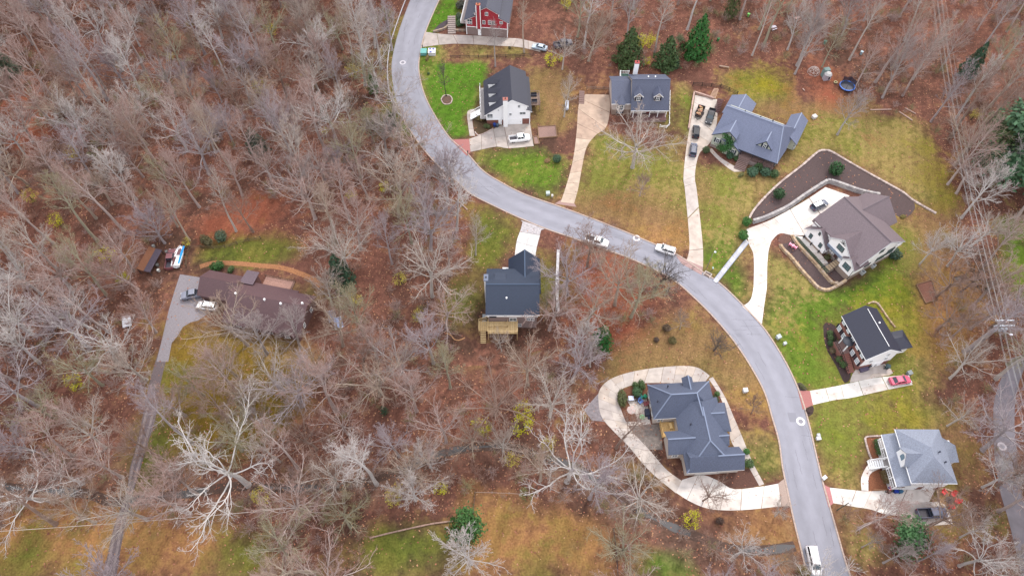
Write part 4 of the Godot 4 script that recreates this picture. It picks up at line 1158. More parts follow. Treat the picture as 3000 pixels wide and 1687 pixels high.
func bin_(at, m, lid, label, yaw = 0.0, s = 1.0):
	var o = thing("wheelie_bin", label, "bin", at, yaw)
	o.scale = Vector3.ONE * s
	var b = MB.new()
	b.cyl(Vector3.ZERO, 0.33, 0.42, 1.0, 4)
	part(o, "body", b, m)
	var l = MB.new()
	l.t = Transform3D(Basis(Vector3.UP, PI / 4), Vector3(0, 1.0, 0))
	l.box(Vector3(0, 0.05, 0), Vector3(0.72, 0.1, 0.76)); l.box(Vector3(0, 0.05, -0.38), Vector3(0.5, 0.12, 0.08))
	part(o, "lid", l, lid)
	for x in [-0.26, 0.26]:
		var w = MB.new()
		w.t = Transform3D(Basis(Vector3.UP, PI / 4) * Basis(Vector3.BACK, PI / 2), Vector3(0, 0.12, 0))
		w.cyl(Vector3(0, x - 0.04, -0.36), 0.12, 0.12, 0.08, 10)
		part(o, "wheel", w, P(40, 40, 44))

func utility_box(at, m, label, yaw = 0.0, s = Vector3(0.9, 0.8, 0.8)):
	var o = thing("utility_box", label, "utility box", at, yaw)
	var b = MB.new()
	b.bx(-s.x / 2, s.x / 2, 0, s.y, -s.z / 2, s.z / 2)
	part(o, "body", b, m)
	var l = MB.new()
	l.slab([Vector3(-s.x / 2 - 0.05, s.y + 0.06, s.z / 2 + 0.05), Vector3(s.x / 2 + 0.05, s.y + 0.06, s.z / 2 + 0.05), Vector3(s.x / 2 + 0.05, s.y + 0.14, -s.z / 2 - 0.05), Vector3(-s.x / 2 - 0.05, s.y + 0.14, -s.z / 2 - 0.05)], 0.1)
	part(o, "lid", l, m)

func mailbox(at, label, c, yaw = 0.0):
	var o = thing("mailbox", label, "mailbox", at, yaw)
	var b = MB.new()
	b.bx(-0.06, 0.06, 0, 1.1, -0.06, 0.06)
	part(o, "post", b, P(90, 76, 66))
	var l = MB.new()
	l.bx(-0.14, 0.14, 1.1, 1.25, -0.28, 0.28)
	l.t = Transform3D(Basis(Vector3.RIGHT, PI / 2), Vector3(0, 1.25, -0.28))
	l.cyl(Vector3.ZERO, 0.14, 0.14, 0.56, 12)
	part(o, "letter_box", l, c)

func street_lamp(at, hgt, arm, label, m):
	var o = thing("street_lamp", label, "street lamp", at)
	var b = MB.new()
	b.cyl(Vector3.ZERO, 0.11, 0.07, hgt, 8)
	part(o, "pole", b, m)
	var a = MB.new()
	a.bar(Vector3(0, hgt - 0.05, 0), arm + Vector3(0, hgt + 0.25, 0), 0.07)
	part(o, "arm", a, m)
	var l = MB.new()
	l.ball(arm + Vector3(0, hgt + 0.22, 0), Vector3(0.28, 0.11, 0.28), 6)
	part(o, "lamp_head", l, P(226, 230, 240, 0.4))

func manhole(at, label, m):
	var o = thing("manhole_cover", label, "manhole cover", at)
	var b = MB.new()
	for i in 28:
		var a = TAU * i / 28
		var c = TAU * (i + 1) / 28
		var f = func(t, r, y): return Vector3(cos(t) * r, y, sin(t) * r)
		b.quad(f.call(a, 0.5, 0.012), f.call(a, 0.92, 0.012), f.call(c, 0.92, 0.012), f.call(c, 0.5, 0.012))
	part(o, "collar", b, m)
	var d = MB.new()
	d.cyl(Vector3(0, -0.02, 0), 0.47, 0.47, 0.03, 24)
	part(o, "lid", d, P(140, 138, 150, 0.6))

func stone_row(called, label, line, w, hgt, n, cols, category = "wall", courses = 1, batter = 0.0):   # a wall of single blocks
	var o = thing(called, label, category)
	for c in courses:
		for i in n:
			var f0 = (i + 0.5 * (c % 2)) / n
			var f1 = minf((i + 1 + 0.5 * (c % 2)) / n, 1.0)
			if f1 - f0 < 0.2 / n: continue
			var a = at_len(line, f0)
			var b = at_len(line, f1)
			var d = b - a
			var m = MB.new()
			var y0 = hgt * c
			m.box(Vector3(0, hgt / 2, 0), Vector3(d.length() - 0.05, hgt - 0.02, w * rng.randf_range(0.88, 1.12)))
			var q = part(o, "stone" if called != "retaining_wall" else "block", m, cols[rng.randi() % cols.size()])
			var s = Vector2(-d.y, d.x).normalized() * batter * c
			q.position = Vector3((a.x + b.x) / 2 + s.x, y0, (a.y + b.y) / 2 + s.y)
			q.rotation.y = atan2(-d.y, d.x) + rng.randf_range(-0.03, 0.03)
	return o

func fence(label, line, hgt, m, step = 2.4, rails = 2, group = "", category = "fence", called = "fence"):
	var o = thing(called, label, category, Vector3.ZERO, 0.0, group)
	var total = 0.0
	for i in line.size() - 1: total += line[i].distance_to(line[i + 1])
	var n = int(total / step)
	for i in n + 1:
		var p = at_len(line, float(i) / n)
		var b = MB.new()
		b.bx(-0.07, 0.07, 0, hgt + 0.1, -0.07, 0.07)
		var q = part(o, "post", b, m)
		q.position = Vector3(p.x, 0, p.y)
		if i == n: break
		var p2 = at_len(line, float(i + 1) / n)
		for k in rails:
			var r = MB.new()
			var y = hgt * (k + 0.6) / rails
			r.bar(Vector3(p.x, y, p.y), Vector3(p2.x, y, p2.y), 0.05, 0.13)
			part(o, "rail", r, m)
	return o

# ---------- the ground ----------
const GX0 = -215.0
const GZ0 = -250.0
const GW = 430.0
const GH = 275.0

func mask(polys, soft):
	var w = 430
	var hh = 275
	var im = Image.create(w, hh, false, Image.FORMAT_L8)
	for p in polys:
		var pk = PackedVector2Array(p)
		var lo = Vector2(1e9, 1e9)
		var hi = -lo
		for q in pk:
			lo = lo.min(q); hi = hi.max(q)
		for z in range(maxi(int(lo.y), int(GZ0)), mini(int(hi.y) + 2, int(GZ0 + GH))):
			var xs = []
			for i in pk.size():
				var a = pk[i]
				var b = pk[(i + 1) % pk.size()]
				if (a.y <= z + 0.5) != (b.y <= z + 0.5): xs.append(a.x + (z + 0.5 - a.y) / (b.y - a.y) * (b.x - a.x))
			xs.sort()
			for i in range(0, xs.size() - 1, 2):
				var x0 = clampi(int(xs[i] - GX0), 0, w)
				var x1 = clampi(int(xs[i + 1] - GX0), 0, w)
				if x1 > x0: im.fill_rect(Rect2i(x0, z - int(GZ0), x1 - x0, 1), Color.WHITE)
	im.resize(int(w / soft), int(hh / soft), Image.INTERPOLATE_BILINEAR if soft < 2 else Image.INTERPOLATE_LANCZOS)
	im.resize(TW, TH, Image.INTERPOLATE_CUBIC)
	return im.get_data()

const TW = 2048
const TH = 1310

func noise_bytes(freq, oct, seed):
	var f = FastNoiseLite.new()
	f.seed = seed
	f.noise_type = FastNoiseLite.TYPE_SIMPLEX_SMOOTH
	f.frequency = freq
	f.fractal_octaves = oct
	return f.get_image(TW, TH).get_data()

func ground_texture(layers):
	var n1 = noise_bytes(0.004, 4, 11)     # broad
	var n2 = noise_bytes(0.02, 4, 23)      # patches of a few metres
	var n3 = noise_bytes(0.11, 3, 37)      # clumps
	var n4 = noise_bytes(0.45, 2, 41)      # leaves
	var out = PackedByteArray()
	out.resize(TW * TH * 3)
	var cols = []
	for l in layers: cols.append([l[1], l[2]])
	var ms = []
	for l in layers: ms.append(mask(l[0], l[3]))
	var la = ph(124, 86, 75)
	var lb = ph(152, 106, 90)
	var lc = ph(98, 74, 64)
	var dry = ph(176, 142, 102)
	var cnt = ms.size()
	var lut = PackedByteArray()
	lut.resize(4096)
	for i in 4096: lut[i] = int(clampf(Color(i / 4095.0, 0, 0).linear_to_srgb().r * 255.0, 0, 255))
	var r0 = RandomNumberGenerator.new()
	r0.seed = 5
	for i in TW * TH:
		var b = n2[i] / 255.0
		var c = n3[i] / 255.0
		var e = n4[i] / 255.0
		var a = n1[i] / 255.0
		var k = a * 1.1 + b * 0.7 - 0.4
		var col = lc.lerp(la, clampf(k * 1.6, 0.0, 1.0)).lerp(lb, clampf((b + c * 0.6 - 0.7) * 1.6, 0.0, 0.8))
		for j in cnt:
			var mv = ms[j][i]
			if mv == 0: continue
			var wgt = clampf((mv / 255.0 + (b - 0.5) * 0.8 + (c - 0.5) * 0.35 - 0.45) * 1.35 + 0.5, 0.0, 1.0)
			if wgt > 0.0:
				var t = clampf(b * 1.1 + c * 0.5 - 0.35, 0.0, 1.0)
				var lc2 = cols[j][0].lerp(cols[j][1], t)
				if j < 3: lc2 = lc2.lerp(dry, clampf((a * 1.3 + c * 0.5 + b * 0.5 - 1.15) * 1.6, 0.0, 0.5))
				col = col.lerp(lc2, wgt)
		var f = (0.34 + 0.4 * c + 0.92 * e) * (1.0 + 0.05 * signf(sin((i % TW) * 0.42 + (i / TW) * 0.12)))
		var o = i * 3
		out[o] = lut[mini(int(col.r * f * 4095.0), 4095)]
		out[o + 1] = lut[mini(int(col.g * f * 4095.0), 4095)]
		out[o + 2] = lut[mini(int(col.b * f * 4095.0), 4095)]
	return ImageTexture.create_from_image(Image.create_from_data(TW, TH, false, Image.FORMAT_RGB8, out))

func struct_road(L, R, label):   # the asphalt sheet, with wheel paths, patches and cracks along it
	var w = 128
	var h = 2048
	var f = FastNoiseLite.new()
	f.frequency = 0.02
	f.fractal_octaves = 4
	var fine = FastNoiseLite.new()
	fine.seed = 8
	fine.frequency = 0.4
	var im = Image.create(w, h, false, Image.FORMAT_RGB8)
	var base = ph(160, 160, 172)
	for y in h:
		for x in w:
			var u = x / 127.0
			var path = 0.06 * cos(u * TAU * 2.0) - 0.12 * exp(-pow(minf(u, 1.0 - u) / 0.05, 2.0))
			var s = 1.0 + path + 0.1 * f.get_noise_2d(x * 0.6, y * 0.12) + 0.09 * f.get_noise_2d(x * 1.5 + 700, y * 1.5) + 0.07 * fine.get_noise_2d(x, y)
			im.set_pixel(x, y, (base * s).linear_to_srgb())
	var r = RandomNumberGenerator.new()
	r.seed = 6
	for k in 70:        # cracks and sealed joints
		var x = r.randf_range(6, w - 6)
		var y = r.randf_range(0, h - 90)
		var across = r.randf() < 0.35
		for i in r.randi_range(25, 90):
			if x < 1 or y < 1 or x > w - 2 or y > h - 2: break
			im.set_pixel(int(x), int(y), (base * 0.62).linear_to_srgb())
			x += r.randf_range(-0.9, 0.9) + (1.3 if across else 0.0)
			y += r.randf_range(-0.2, 0.3) if across else r.randf_range(0.3, 1.0)
	for k in 5:         # mended patches
		im.fill_rect(Rect2i(r.randi_range(10, 80), r.randi_range(0, h - 40), r.randi_range(16, 34), r.randi_range(8, 22)), (base * r.randf_range(0.8, 0.92)).linear_to_srgb())
	var v = PackedVector3Array()
	var nn = PackedVector3Array()
	var uv = PackedVector2Array()
	var n = 150
	for i in n:
		var q = [[L, i, 0.0], [R, i, 1.0], [R, i + 1, 1.0], [L, i, 0.0], [R, i + 1, 1.0], [L, i + 1, 0.0]]
		for e in q:
			var p = at_len(e[0], float(e[1]) / n)
			v.append(Vector3(p.x, 0.02, p.y)); nn.append(Vector3.UP); uv.append(Vector2(e[2], float(e[1]) / n))
	var a = []
	a.resize(Mesh.ARRAY_MAX)
	a[Mesh.ARRAY_VERTEX] = v
	a[Mesh.ARRAY_NORMAL] = nn
	a[Mesh.ARRAY_TEX_UV] = uv
	var m = ArrayMesh.new()
	m.add_surface_from_arrays(Mesh.PRIMITIVE_TRIANGLES, a)
	var mt = StandardMaterial3D.new()
	mt.albedo_texture = ImageTexture.create_from_image(im)
	mt.roughness = 0.92
	struct("road", m, mt, label, "road")

func ground(layers):
	var m = ArrayMesh.new()
	var x1 = GX0 + GW
	var z1 = GZ0 + GH
	var put = func(quads):
		var a = []
		a.resize(Mesh.ARRAY_MAX)
		var v = PackedVector3Array()
		var n = PackedVector3Array()
		var u = PackedVector2Array()
		for q in quads:
			for p in [Vector2(q[0], q[1]), Vector2(q[2], q[1]), Vector2(q[2], q[3]), Vector2(q[0], q[1]), Vector2(q[2], q[3]), Vector2(q[0], q[3])]:
				v.append(Vector3(p.x, 0, p.y)); n.append(Vector3.UP); u.append(Vector2((p.x - GX0) / GW, (p.y - GZ0) / GH))
		a[Mesh.ARRAY_VERTEX] = v
		a[Mesh.ARRAY_NORMAL] = n
		a[Mesh.ARRAY_TEX_UV] = u
		m.add_surface_from_arrays(Mesh.PRIMITIVE_TRIANGLES, a)
	put.call([[GX0, GZ0, x1, z1]])
	put.call([[-2500, -2500, 2500, GZ0], [-2500, z1, 2500, 2500], [-2500, GZ0, GX0, z1], [x1, GZ0, 2500, z1]])
	var near = StandardMaterial3D.new()
	near.albedo_texture = ground_texture(layers)
	near.roughness = 1.0
	near.metallic_specular = 0.1
	m.surface_set_material(0, near)
	m.surface_set_material(1, P(132, 92, 76, 1.0, "grain", 0.05))
	var o = MeshInstance3D.new()
	o.name = "ground"
	o.mesh = m
	add_child(o)
	tag(o, "leaf strewn winter ground with green and yellowish lawns", "ground")
	o.set_meta("kind", "structure")

func _ready():
	var cam = Camera3D.new()
	cam.name = "camera"
	add_child(cam)
	cam.position = eye
	cam.rotation = Vector3(tilt - PI / 2, 0, 0)
	cam.fov = rad_to_deg(2.0 * atan(843.5 / 2000.0))
	cam.far = 6000.0
	cam.current = true
	var env = Environment.new()
	env.background_mode = Environment.BG_SKY
	var sky = Sky.new()
	var sm = ProceduralSkyMaterial.new()
	sm.sky_top_color = Color(0.92, 0.92, 0.94)
	sm.sky_horizon_color = Color(0.94, 0.93, 0.94)
	sm.ground_horizon_color = Color(0.5, 0.48, 0.46)
	sm.ground_bottom_color = Color(0.35, 0.3, 0.28)
	sky.sky_material = sm
	env.sky = sky
	env.tonemap_mode = Environment.TONE_MAPPER_LINEAR
	env.tonemap_exposure = 2.62
	env.sdfgi_enabled = true
	env.ssao_enabled = true
	env.ssil_enabled = true
	var we = WorldEnvironment.new()
	we.name = "environment"
	we.environment = env
	add_child(we)
	var sun = DirectionalLight3D.new()
	sun.name = "sun"
	sun.light_color = Color(1.0, 0.97, 0.93)
	sun.light_energy = 0.4
	sun.light_angular_distance = 12.0
	sun.shadow_enabled = true
	sun.rotation = Vector3(deg_to_rad(-50), deg_to_rad(148), 0)
	add_child(sun)
	rng.seed = 20

	setting()
	house_red(); house_dormers(); house_cape(); house_sage(); house_modern(); house_brick(); house_hip(); house_rambling(); house_navy(); house_brown()
	vehicles()
	details()
	plants()
	woods()

var lawns_open = [[Vector2(77.66, -37.67), Vector2(92.54, -37.67), Vector2(87.18, -22.98), Vector2(74.64, -22.98)], [Vector2(14.65, -96.21), Vector2(33.04, -88.15), Vector2(30.85, -76.3), Vector2(13.91, -80.5)], [Vector2(99.57, -79.44), Vector2(115.98, -79.44), Vector2(108.59, -60.63), Vector2(94.94, -60.63)], [Vector2(-16.09, -34.59), Vector2(-2.95, -35.35), Vector2(-1.3, -18.23), Vector2(-15.04, -18.23)], [Vector2(-91.34, -96.21), Vector2(-76.89, -96.21), Vector2(-71.23, -73.23), Vector2(-85.52, -76.3)], [Vector2(-1, -187.86), Vector2(20.19, -187.86), Vector2(18.61, -134.67), Vector2(1.3, -134.67)], [Vector2(-75.84, -88.15), Vector2(-41.91, -80.5), Vector2(-39.9, -66.31), Vector2(-50.2, -60.63), Vector2(-63.43, -66.31), Vector2(-72.89, -76.3)], [Vector2(25.86, -52.53), Vector2(48.66, -41.63), Vector2(50.59, -27.92), Vector2(34.99, -29.37), Vector2(24.65, -40.03)], [Vector2(45.37, -32.33), Vector2(59.17, -32.33), Vector2(57.91, -20.92), Vector2(49.14, -20.92)], ]

func setting():
	var bright = [[Vector2(-21.93, -161.97), Vector2(-8.52, -162.32), Vector2(-5.55, -158.88), Vector2(-9.05, -150.56), Vector2(-9.77, -143.85), Vector2(-12.47, -141.51), Vector2(-11.39, -132.16), Vector2(-16.42, -131.72), Vector2(-20.83, -139.2), Vector2(-24.58, -152.69)], [Vector2(-23.09, -192.86), Vector2(-15.52, -192.86), Vector2(-16.89, -180.49), Vector2(-23.7, -175.79), Vector2(-26.15, -176.35)], [Vector2(26.23, -25.43), Vector2(33.58, -24.72), Vector2(36.09, -21.67), Vector2(22.89, -21.67)]]
	var green = [[Vector2(-10.35, -126.24), Vector2(5.52, -128.24), Vector2(11.84, -126.67), Vector2(14.12, -120.38), Vector2(12.34, -111.7), Vector2(4.28, -113.93), Vector2(-3.94, -120.38)], [Vector2(62.33, -98.59), Vector2(64.45, -93.86), Vector2(73.13, -83.19), Vector2(79.04, -84.61), Vector2(85.92, -89.28), Vector2(94.64, -87.04), Vector2(92.52, -77.34), Vector2(75.59, -78.39), Vector2(71.32, -75.79), Vector2(68.84, -69.23), Vector2(61.58, -68.25), Vector2(57.06, -74.25)], [Vector2(57.48, -95.97), Vector2(56.77, -87.04), Vector2(54.83, -81.57), Vector2(52.25, -79.97), Vector2(48.92, -86.48)], [Vector2(47.07, -97.15), Vector2(56.39, -103.46), Vector2(57.89, -99.79), Vector2(55.11, -96.21), Vector2(48.16, -87.59), Vector2(45.85, -90.98)], [Vector2(61.9, -69.73), Vector2(68.84, -69.23), Vector2(67.93, -60.17), Vector2(62.18, -59.24), Vector2(59.49, -65.82)], [Vector2(-50.88, -87.59), Vector2(-45.31, -84.83), Vector2(-44.36, -81.57), Vector2(-50.14, -83.19)], [Vector2(47.45, -49.08), Vector2(53.34, -49.08), Vector2(53.41, -39.64), Vector2(49.12, -39.08)], [Vector2(121.46, -103.46), Vector2(130.87, -107.21), Vector2(118.36, -76.3), Vector2(116.87, -86.48)], [Vector2(60.69, -105.32), Vector2(68.92, -116.32), Vector2(76.81, -114.99), Vector2(60.34, -103.46)], [Vector2(-24.52, -132.45), Vector2(-19.87, -167.24), Vector2(-28.42, -187.86), Vector2(-37.04, -180.11), Vector2(-33.87, -134.67)], [Vector2(91.41, -34.59), Vector2(97.6, -34.59), Vector2(95.67, -31.58), Vector2(90.32, -31.58)]]
	var olive = [[Vector2(22.94, -134.67), Vector2(46.45, -124.55), Vector2(43.4, -98.59), Vector2(27.03, -105.95), Vector2(15.72, -108.48), Vector2(20.26, -125.96)], [Vector2(49.61, -124.55), Vector2(60.42, -120.38), Vector2(69.71, -117.66), Vector2(60.31, -105.95), Vector2(56.66, -98.35), Vector2(46.28, -93.86), Vector2(47.14, -111.05)], [Vector2(63.08, -157.69), Vector2(77.45, -160.25), Vector2(79.76, -147.01), Vector2(76.95, -139.2), Vector2(67.96, -143.85), Vector2(60.53, -152.69)], [Vector2(84.06, -146.21), Vector2(112.64, -137.68), Vector2(113.92, -124.55), Vector2(108.84, -103.46), Vector2(105.93, -107.21), Vector2(90.59, -124.55), Vector2(81.64, -126.67), Vector2(68.64, -114.99), Vector2(75.33, -131.72)], [Vector2(96.81, -103.46), Vector2(108.64, -103.46), Vector2(96.98, -87.04), Vector2(90.77, -88.15)], [Vector2(57.31, -73.23), Vector2(95.35, -80.5), Vector2(96.88, -66.31), Vector2(89.24, -60.17), Vector2(62.34, -49.08), Vector2(60.99, -61.56)], [Vector2(62.13, -49.93), Vector2(93.83, -57.42), Vector2(93.17, -49.5), Vector2(74.61, -49.08), Vector2(72.17, -43.25), Vector2(68.16, -37.28), Vector2(62.16, -38.3)], [Vector2(23.86, -68.25), Vector2(50.17, -73.23), Vector2(55.66, -60.63), Vector2(55.47, -49.5), Vector2(48.87, -56.07), Vector2(42.57, -64.39), Vector2(30.38, -63.63), Vector2(18.92, -60.17)], [Vector2(5.41, -156.85), Vector2(15.09, -154.34), Vector2(15.57, -139.2), Vector2(7.34, -139.2)], [Vector2(-18.82, -169.92), Vector2(4.99, -168.67), Vector2(6.12, -165.47), Vector2(-22.15, -165.82)], [Vector2(64.15, -33.83), Vector2(70.66, -32.33), Vector2(67.11, -25.07), Vector2(62.65, -25.07)], [Vector2(90.61, -105.95), Vector2(96.81, -103.46), Vector2(95.58, -87.04), Vector2(85.61, -88.15)], [Vector2(46.57, -150.23), Vector2(52.25, -158.54), Vector2(46.07, -121.76), Vector2(43.51, -134.67)], [Vector2(-97.83, -30.11), Vector2(-82.64, -30.11), Vector2(-81.27, -21.67), Vector2(-94.48, -21.67)], [Vector2(80.47, -41.63), Vector2(90.01, -41.63), Vector2(87.5, -30.11), Vector2(81.08, -36.12)], [Vector2(23.44, -44.07), Vector2(27.81, -40.03), Vector2(31.86, -34.59), Vector2(24.58, -39.24)]]
	var gold = [[Vector2(67.27, -158.54), Vector2(75.94, -158.54), Vector2(76.35, -149.42), Vector2(67.44, -147.01)], [Vector2(110.6, -134.67), Vector2(113.77, -123.15), Vector2(109.69, -105.95), Vector2(107.19, -111.05)], [Vector2(81.33, -79.44), Vector2(94.43, -80.5), Vector2(93.25, -71.22), Vector2(85.86, -70.22)], [Vector2(79.89, -58.79), Vector2(87.37, -58.33), Vector2(83.6, -51.66), Vector2(72.86, -51.66)], [Vector2(-162.12, -191.85), Vector2(-161.99, -191.85), Vector2(-161.91, -191.65)]]
	var moss = [[Vector2(-76.17, -93.28), Vector2(-70.6, -98.23), Vector2(-55.36, -99.79), Vector2(-50.49, -93.86), Vector2(-55.73, -91.09), Vector2(-63.4, -91.55), Vector2(-74.46, -90.18)], [Vector2(-27.45, -29.01), Vector2(-12.08, -31.73), Vector2(-10.49, -21.67), Vector2(-30.66, -21.67)], [Vector2(-9.33, -109.12), Vector2(1.19, -104.32), Vector2(0.19, -93.86), Vector2(-4.52, -89.28), Vector2(-9.17, -87.04)], [Vector2(6.89, -93.86), Vector2(12.24, -96.21), Vector2(10.9, -78.39), Vector2(6.72, -78.39)], [Vector2(-13.5, -85.71), Vector2(-6.82, -86.81), Vector2(-7.04, -76.3), Vector2(-12.49, -73.03)], [Vector2(-55.05, -29.01), Vector2(-44.75, -26.49), Vector2(-43.86, -21.67), Vector2(-57.8, -21.67)], [Vector2(-95.18, -27.21), Vector2(-85.92, -28.65), Vector2(-82.74, -21.67), Vector2(-93.01, -21.67)], [Vector2(0.9, -26.49), Vector2(12.05, -25.07), Vector2(11.15, -21.67), Vector2(0.88, -21.67)], [Vector2(-76.89, -44.07), Vector2(-74.81, -56.97), Vector2(-76.94, -71.22), Vector2(-74.91, -70.22), Vector2(-69.67, -44.07), Vector2(-71.12, -32.33), Vector2(-73.42, -32.33)]]
	var dusk = [[Vector2(-76.09, -74.76), Vector2(-64.94, -73.03), Vector2(-44.72, -69.23), Vector2(-40.22, -62.49), Vector2(-48.03, -48.65), Vector2(-55.05, -43.25), Vector2(-70.92, -45.72), Vector2(-76.49, -61.56)]]
	var brown = [[Vector2(23.86, -68.25), Vector2(37.3, -77.34), Vector2(50.2, -73.43), Vector2(56.89, -58.33), Vector2(54.98, -49.08), Vector2(51.56, -56.97), Vector2(42.65, -64.86), Vector2(30.41, -63.91), Vector2(18.48, -59.89)], [Vector2(18.59, -114.99), Vector2(27.45, -111.05), Vector2(35.81, -113.66), Vector2(44.41, -105.95), Vector2(42.59, -92.7), Vector2(30.29, -98.59), Vector2(16.19, -107.84)], [Vector2(98.63, -99.79), Vector2(109.63, -103.46), Vector2(98.63, -66.31), Vector2(88.66, -59.7), Vector2(97.18, -80.5)], [Vector2(86.07, -51.66), Vector2(95.16, -51.66), Vector2(88, -29.37), Vector2(76.64, -29.37), Vector2(87.33, -38.45)], [Vector2(65.06, -146.21), Vector2(78.99, -148.61), Vector2(83.53, -139.2), Vector2(76.95, -139.2), Vector2(67.82, -143.06)], [Vector2(49.2, -121.76), Vector2(52.94, -119.02), Vector2(50.27, -108.48), Vector2(47.27, -108.48)], [Vector2(98.56, -105.95), Vector2(112.24, -111.05), Vector2(109.07, -96.21), Vector2(101.16, -98.59)], [Vector2(84.99, -150.23), Vector2(101.72, -145.42), Vector2(99.97, -139.2), Vector2(84.99, -140.74)], [Vector2(4.85, -158.54), Vector2(17.49, -156.85), Vector2(17.61, -136.17), Vector2(8.87, -134.67)], [Vector2(-34.65, -187.86), Vector2(-28.42, -187.86), Vector2(-29, -134.67), Vector2(-33.8, -145.42)]]
	var amber = [[Vector2(-7.24, -36.12), Vector2(6.31, -33.45), Vector2(19.58, -30.84), Vector2(19.81, -21.67), Vector2(-10.12, -21.67), Vector2(-11.34, -32.33)], [Vector2(-100.55, -33.08), Vector2(-72.99, -36.12), Vector2(-58.86, -32.33), Vector2(-50.44, -28.65), Vector2(-53.4, -21.67), Vector2(-95.95, -21.67)], [Vector2(26.97, -105.32), Vector2(43.4, -98.59), Vector2(42.11, -92.7), Vector2(31.32, -99.19)], [Vector2(49.69, -60.63), Vector2(55.95, -57.87), Vector2(55.15, -49.93), Vector2(49.22, -53.4)], [Vector2(98.39, -87.04), Vector2(111.12, -93.86), Vector2(106.77, -74.25), Vector2(93.23, -60.63), Vector2(94, -76.3)], [Vector2(36.94, -32.33), Vector2(53.36, -33.83), Vector2(52.97, -25.07), Vector2(38.89, -30.11)], [Vector2(-10.99, -113.66), Vector2(-7.87, -111.05), Vector2(-9.51, -98.59), Vector2(-12.33, -96.21)], [Vector2(19.53, -151.86), Vector2(28.61, -151.86), Vector2(26.99, -145.42), Vector2(19.18, -145.42)]]
	var rust = [[Vector2(-78.67, -103.46), Vector2(-65.4, -111.05), Vector2(-55.09, -109.76), Vector2(-55.57, -101), Vector2(-67.05, -99.79), Vector2(-75.36, -93.86)], [Vector2(-9.94, -56.97), Vector2(-4.89, -56.97), Vector2(-3.05, -44.07), Vector2(-8.67, -44.07)], [Vector2(14.48, -92.7), Vector2(29.84, -93.86), Vector2(32.21, -80.5), Vector2(23.86, -68.25), Vector2(11.74, -72.22)], [Vector2(-145.57, -150.23), Vector2(-132.55, -148.61), Vector2(-124.24, -134.67), Vector2(-130.13, -127.38), Vector2(-138.21, -131.72)], [Vector2(87.72, -161.97), Vector2(93.55, -161.97), Vector2(90.17, -143.85), Vector2(83.15, -142.28)], [Vector2(16.1, -30.11), Vector2(25.22, -30.11), Vector2(28.6, -33.08), Vector2(21.1, -35.35)]]
	var mud = [[Vector2(-104, -41.63), Vector2(-85.97, -40.03), Vector2(-68.27, -38.85), Vector2(-56.99, -37.67), Vector2(-41.46, -38.45), Vector2(-26, -40.83), Vector2(-11.15, -45.72), Vector2(3.41, -47.39), Vector2(15.31, -42.44), Vector2(24.43, -37.67), Vector2(31.39, -30.84), Vector2(42.06, -26.49), Vector2(52.67, -23.67), Vector2(52.23, -21.67), Vector2(36.5, -24.37), Vector2(23.7, -30.11), Vector2(8.88, -40.83), Vector2(-7.06, -44.07), Vector2(-22.51, -37.28), Vector2(-40.96, -35.35), Vector2(-61.13, -35.35), Vector2(-84.92, -36.89), Vector2(-102.4, -37.67)]]
	ground([[dusk, ph(142, 116, 52), ph(118, 100, 50), 6.0], [olive, ph(136, 130, 68), ph(108, 124, 54), 6.0], [green, ph(88, 116, 42), ph(116, 132, 56), 5.0], [bright, ph(82, 120, 38), ph(104, 134, 52), 3.0], [brown, ph(154, 120, 88), ph(130, 110, 70), 6.0], [gold, ph(154, 138, 46), ph(138, 132, 48), 9.0], [amber, ph(182, 132, 92), ph(150, 124, 72), 7.0], [rust, ph(164, 102, 80), ph(148, 88, 70), 8.0], [moss, ph(96, 108, 48), ph(124, 118, 60), 6.0], [mud, ph(132, 108, 96), ph(136, 106, 92), 6.0]])

	# the road
	var L = smooth([Vector2(-31.86, -194.26), Vector2(-33.24, -185.97), Vector2(-34.59, -176.35), Vector2(-35.2, -169.29), Vector2(-35.35, -161.46), Vector2(-34.31, -153.95), Vector2(-32.64, -146.72), Vector2(-30.07, -139.77), Vector2(-26.09, -132.21), Vector2(-22.54, -126.65), Vector2(-17.82, -120.48), Vector2(-14.18, -116.99), Vector2(-10.45, -112.74), Vector2(-3.81, -108.48), Vector2(2.18, -104.95), Vector2(8.04, -101.86), Vector2(14.77, -98.95), Vector2(22.31, -95.62), Vector2(29.67, -92.13), Vector2(37.6, -87.04), Vector2(42.04, -82.11), Vector2(46.19, -76.3), Vector2(49.64, -70.22), Vector2(52.09, -64.39), Vector2(53.93, -58.33), Vector2(54.45, -52.53), Vector2(54.79, -47.39), Vector2(54.39, -41.63), Vector2(54.4, -36.89), Vector2(54.4, -31.58), Vector2(54.62, -25.78), Vector2(54.72, -21.67), Vector2(54.92, -16.91)])
	var R = smooth([Vector2(-22.67, -194.26), Vector2(-24.6, -185.97), Vector2(-26.52, -176.35), Vector2(-27.28, -169.29), Vector2(-27.52, -161.46), Vector2(-26.36, -153.95), Vector2(-24.19, -146.72), Vector2(-21.12, -139.77), Vector2(-17.01, -132.21), Vector2(-12.2, -126.65), Vector2(-7.82, -120.48), Vector2(-2.87, -116.32), Vector2(3.24, -112.35), Vector2(11.72, -108.48), Vector2(17.09, -105.95), Vector2(23.79, -102.59), Vector2(31.26, -98.59), Vector2(39.4, -93.86), Vector2(44.47, -89.28), Vector2(48.74, -85.38), Vector2(52.7, -79.97), Vector2(56.51, -73.74), Vector2(58.85, -67.76), Vector2(60.34, -62.49), Vector2(61.25, -56.97), Vector2(61.51, -50.79), Vector2(61.45, -45.3), Vector2(61.44, -39.24), Vector2(61.64, -34.59), Vector2(61.87, -29.37), Vector2(62.09, -24.37), Vector2(62.35, -21.67), Vector2(62.68, -16.91)])
	struct_road(L, R, "worn grey asphalt road curving through the neighbourhood")
	var b
	var kb = MB.new()
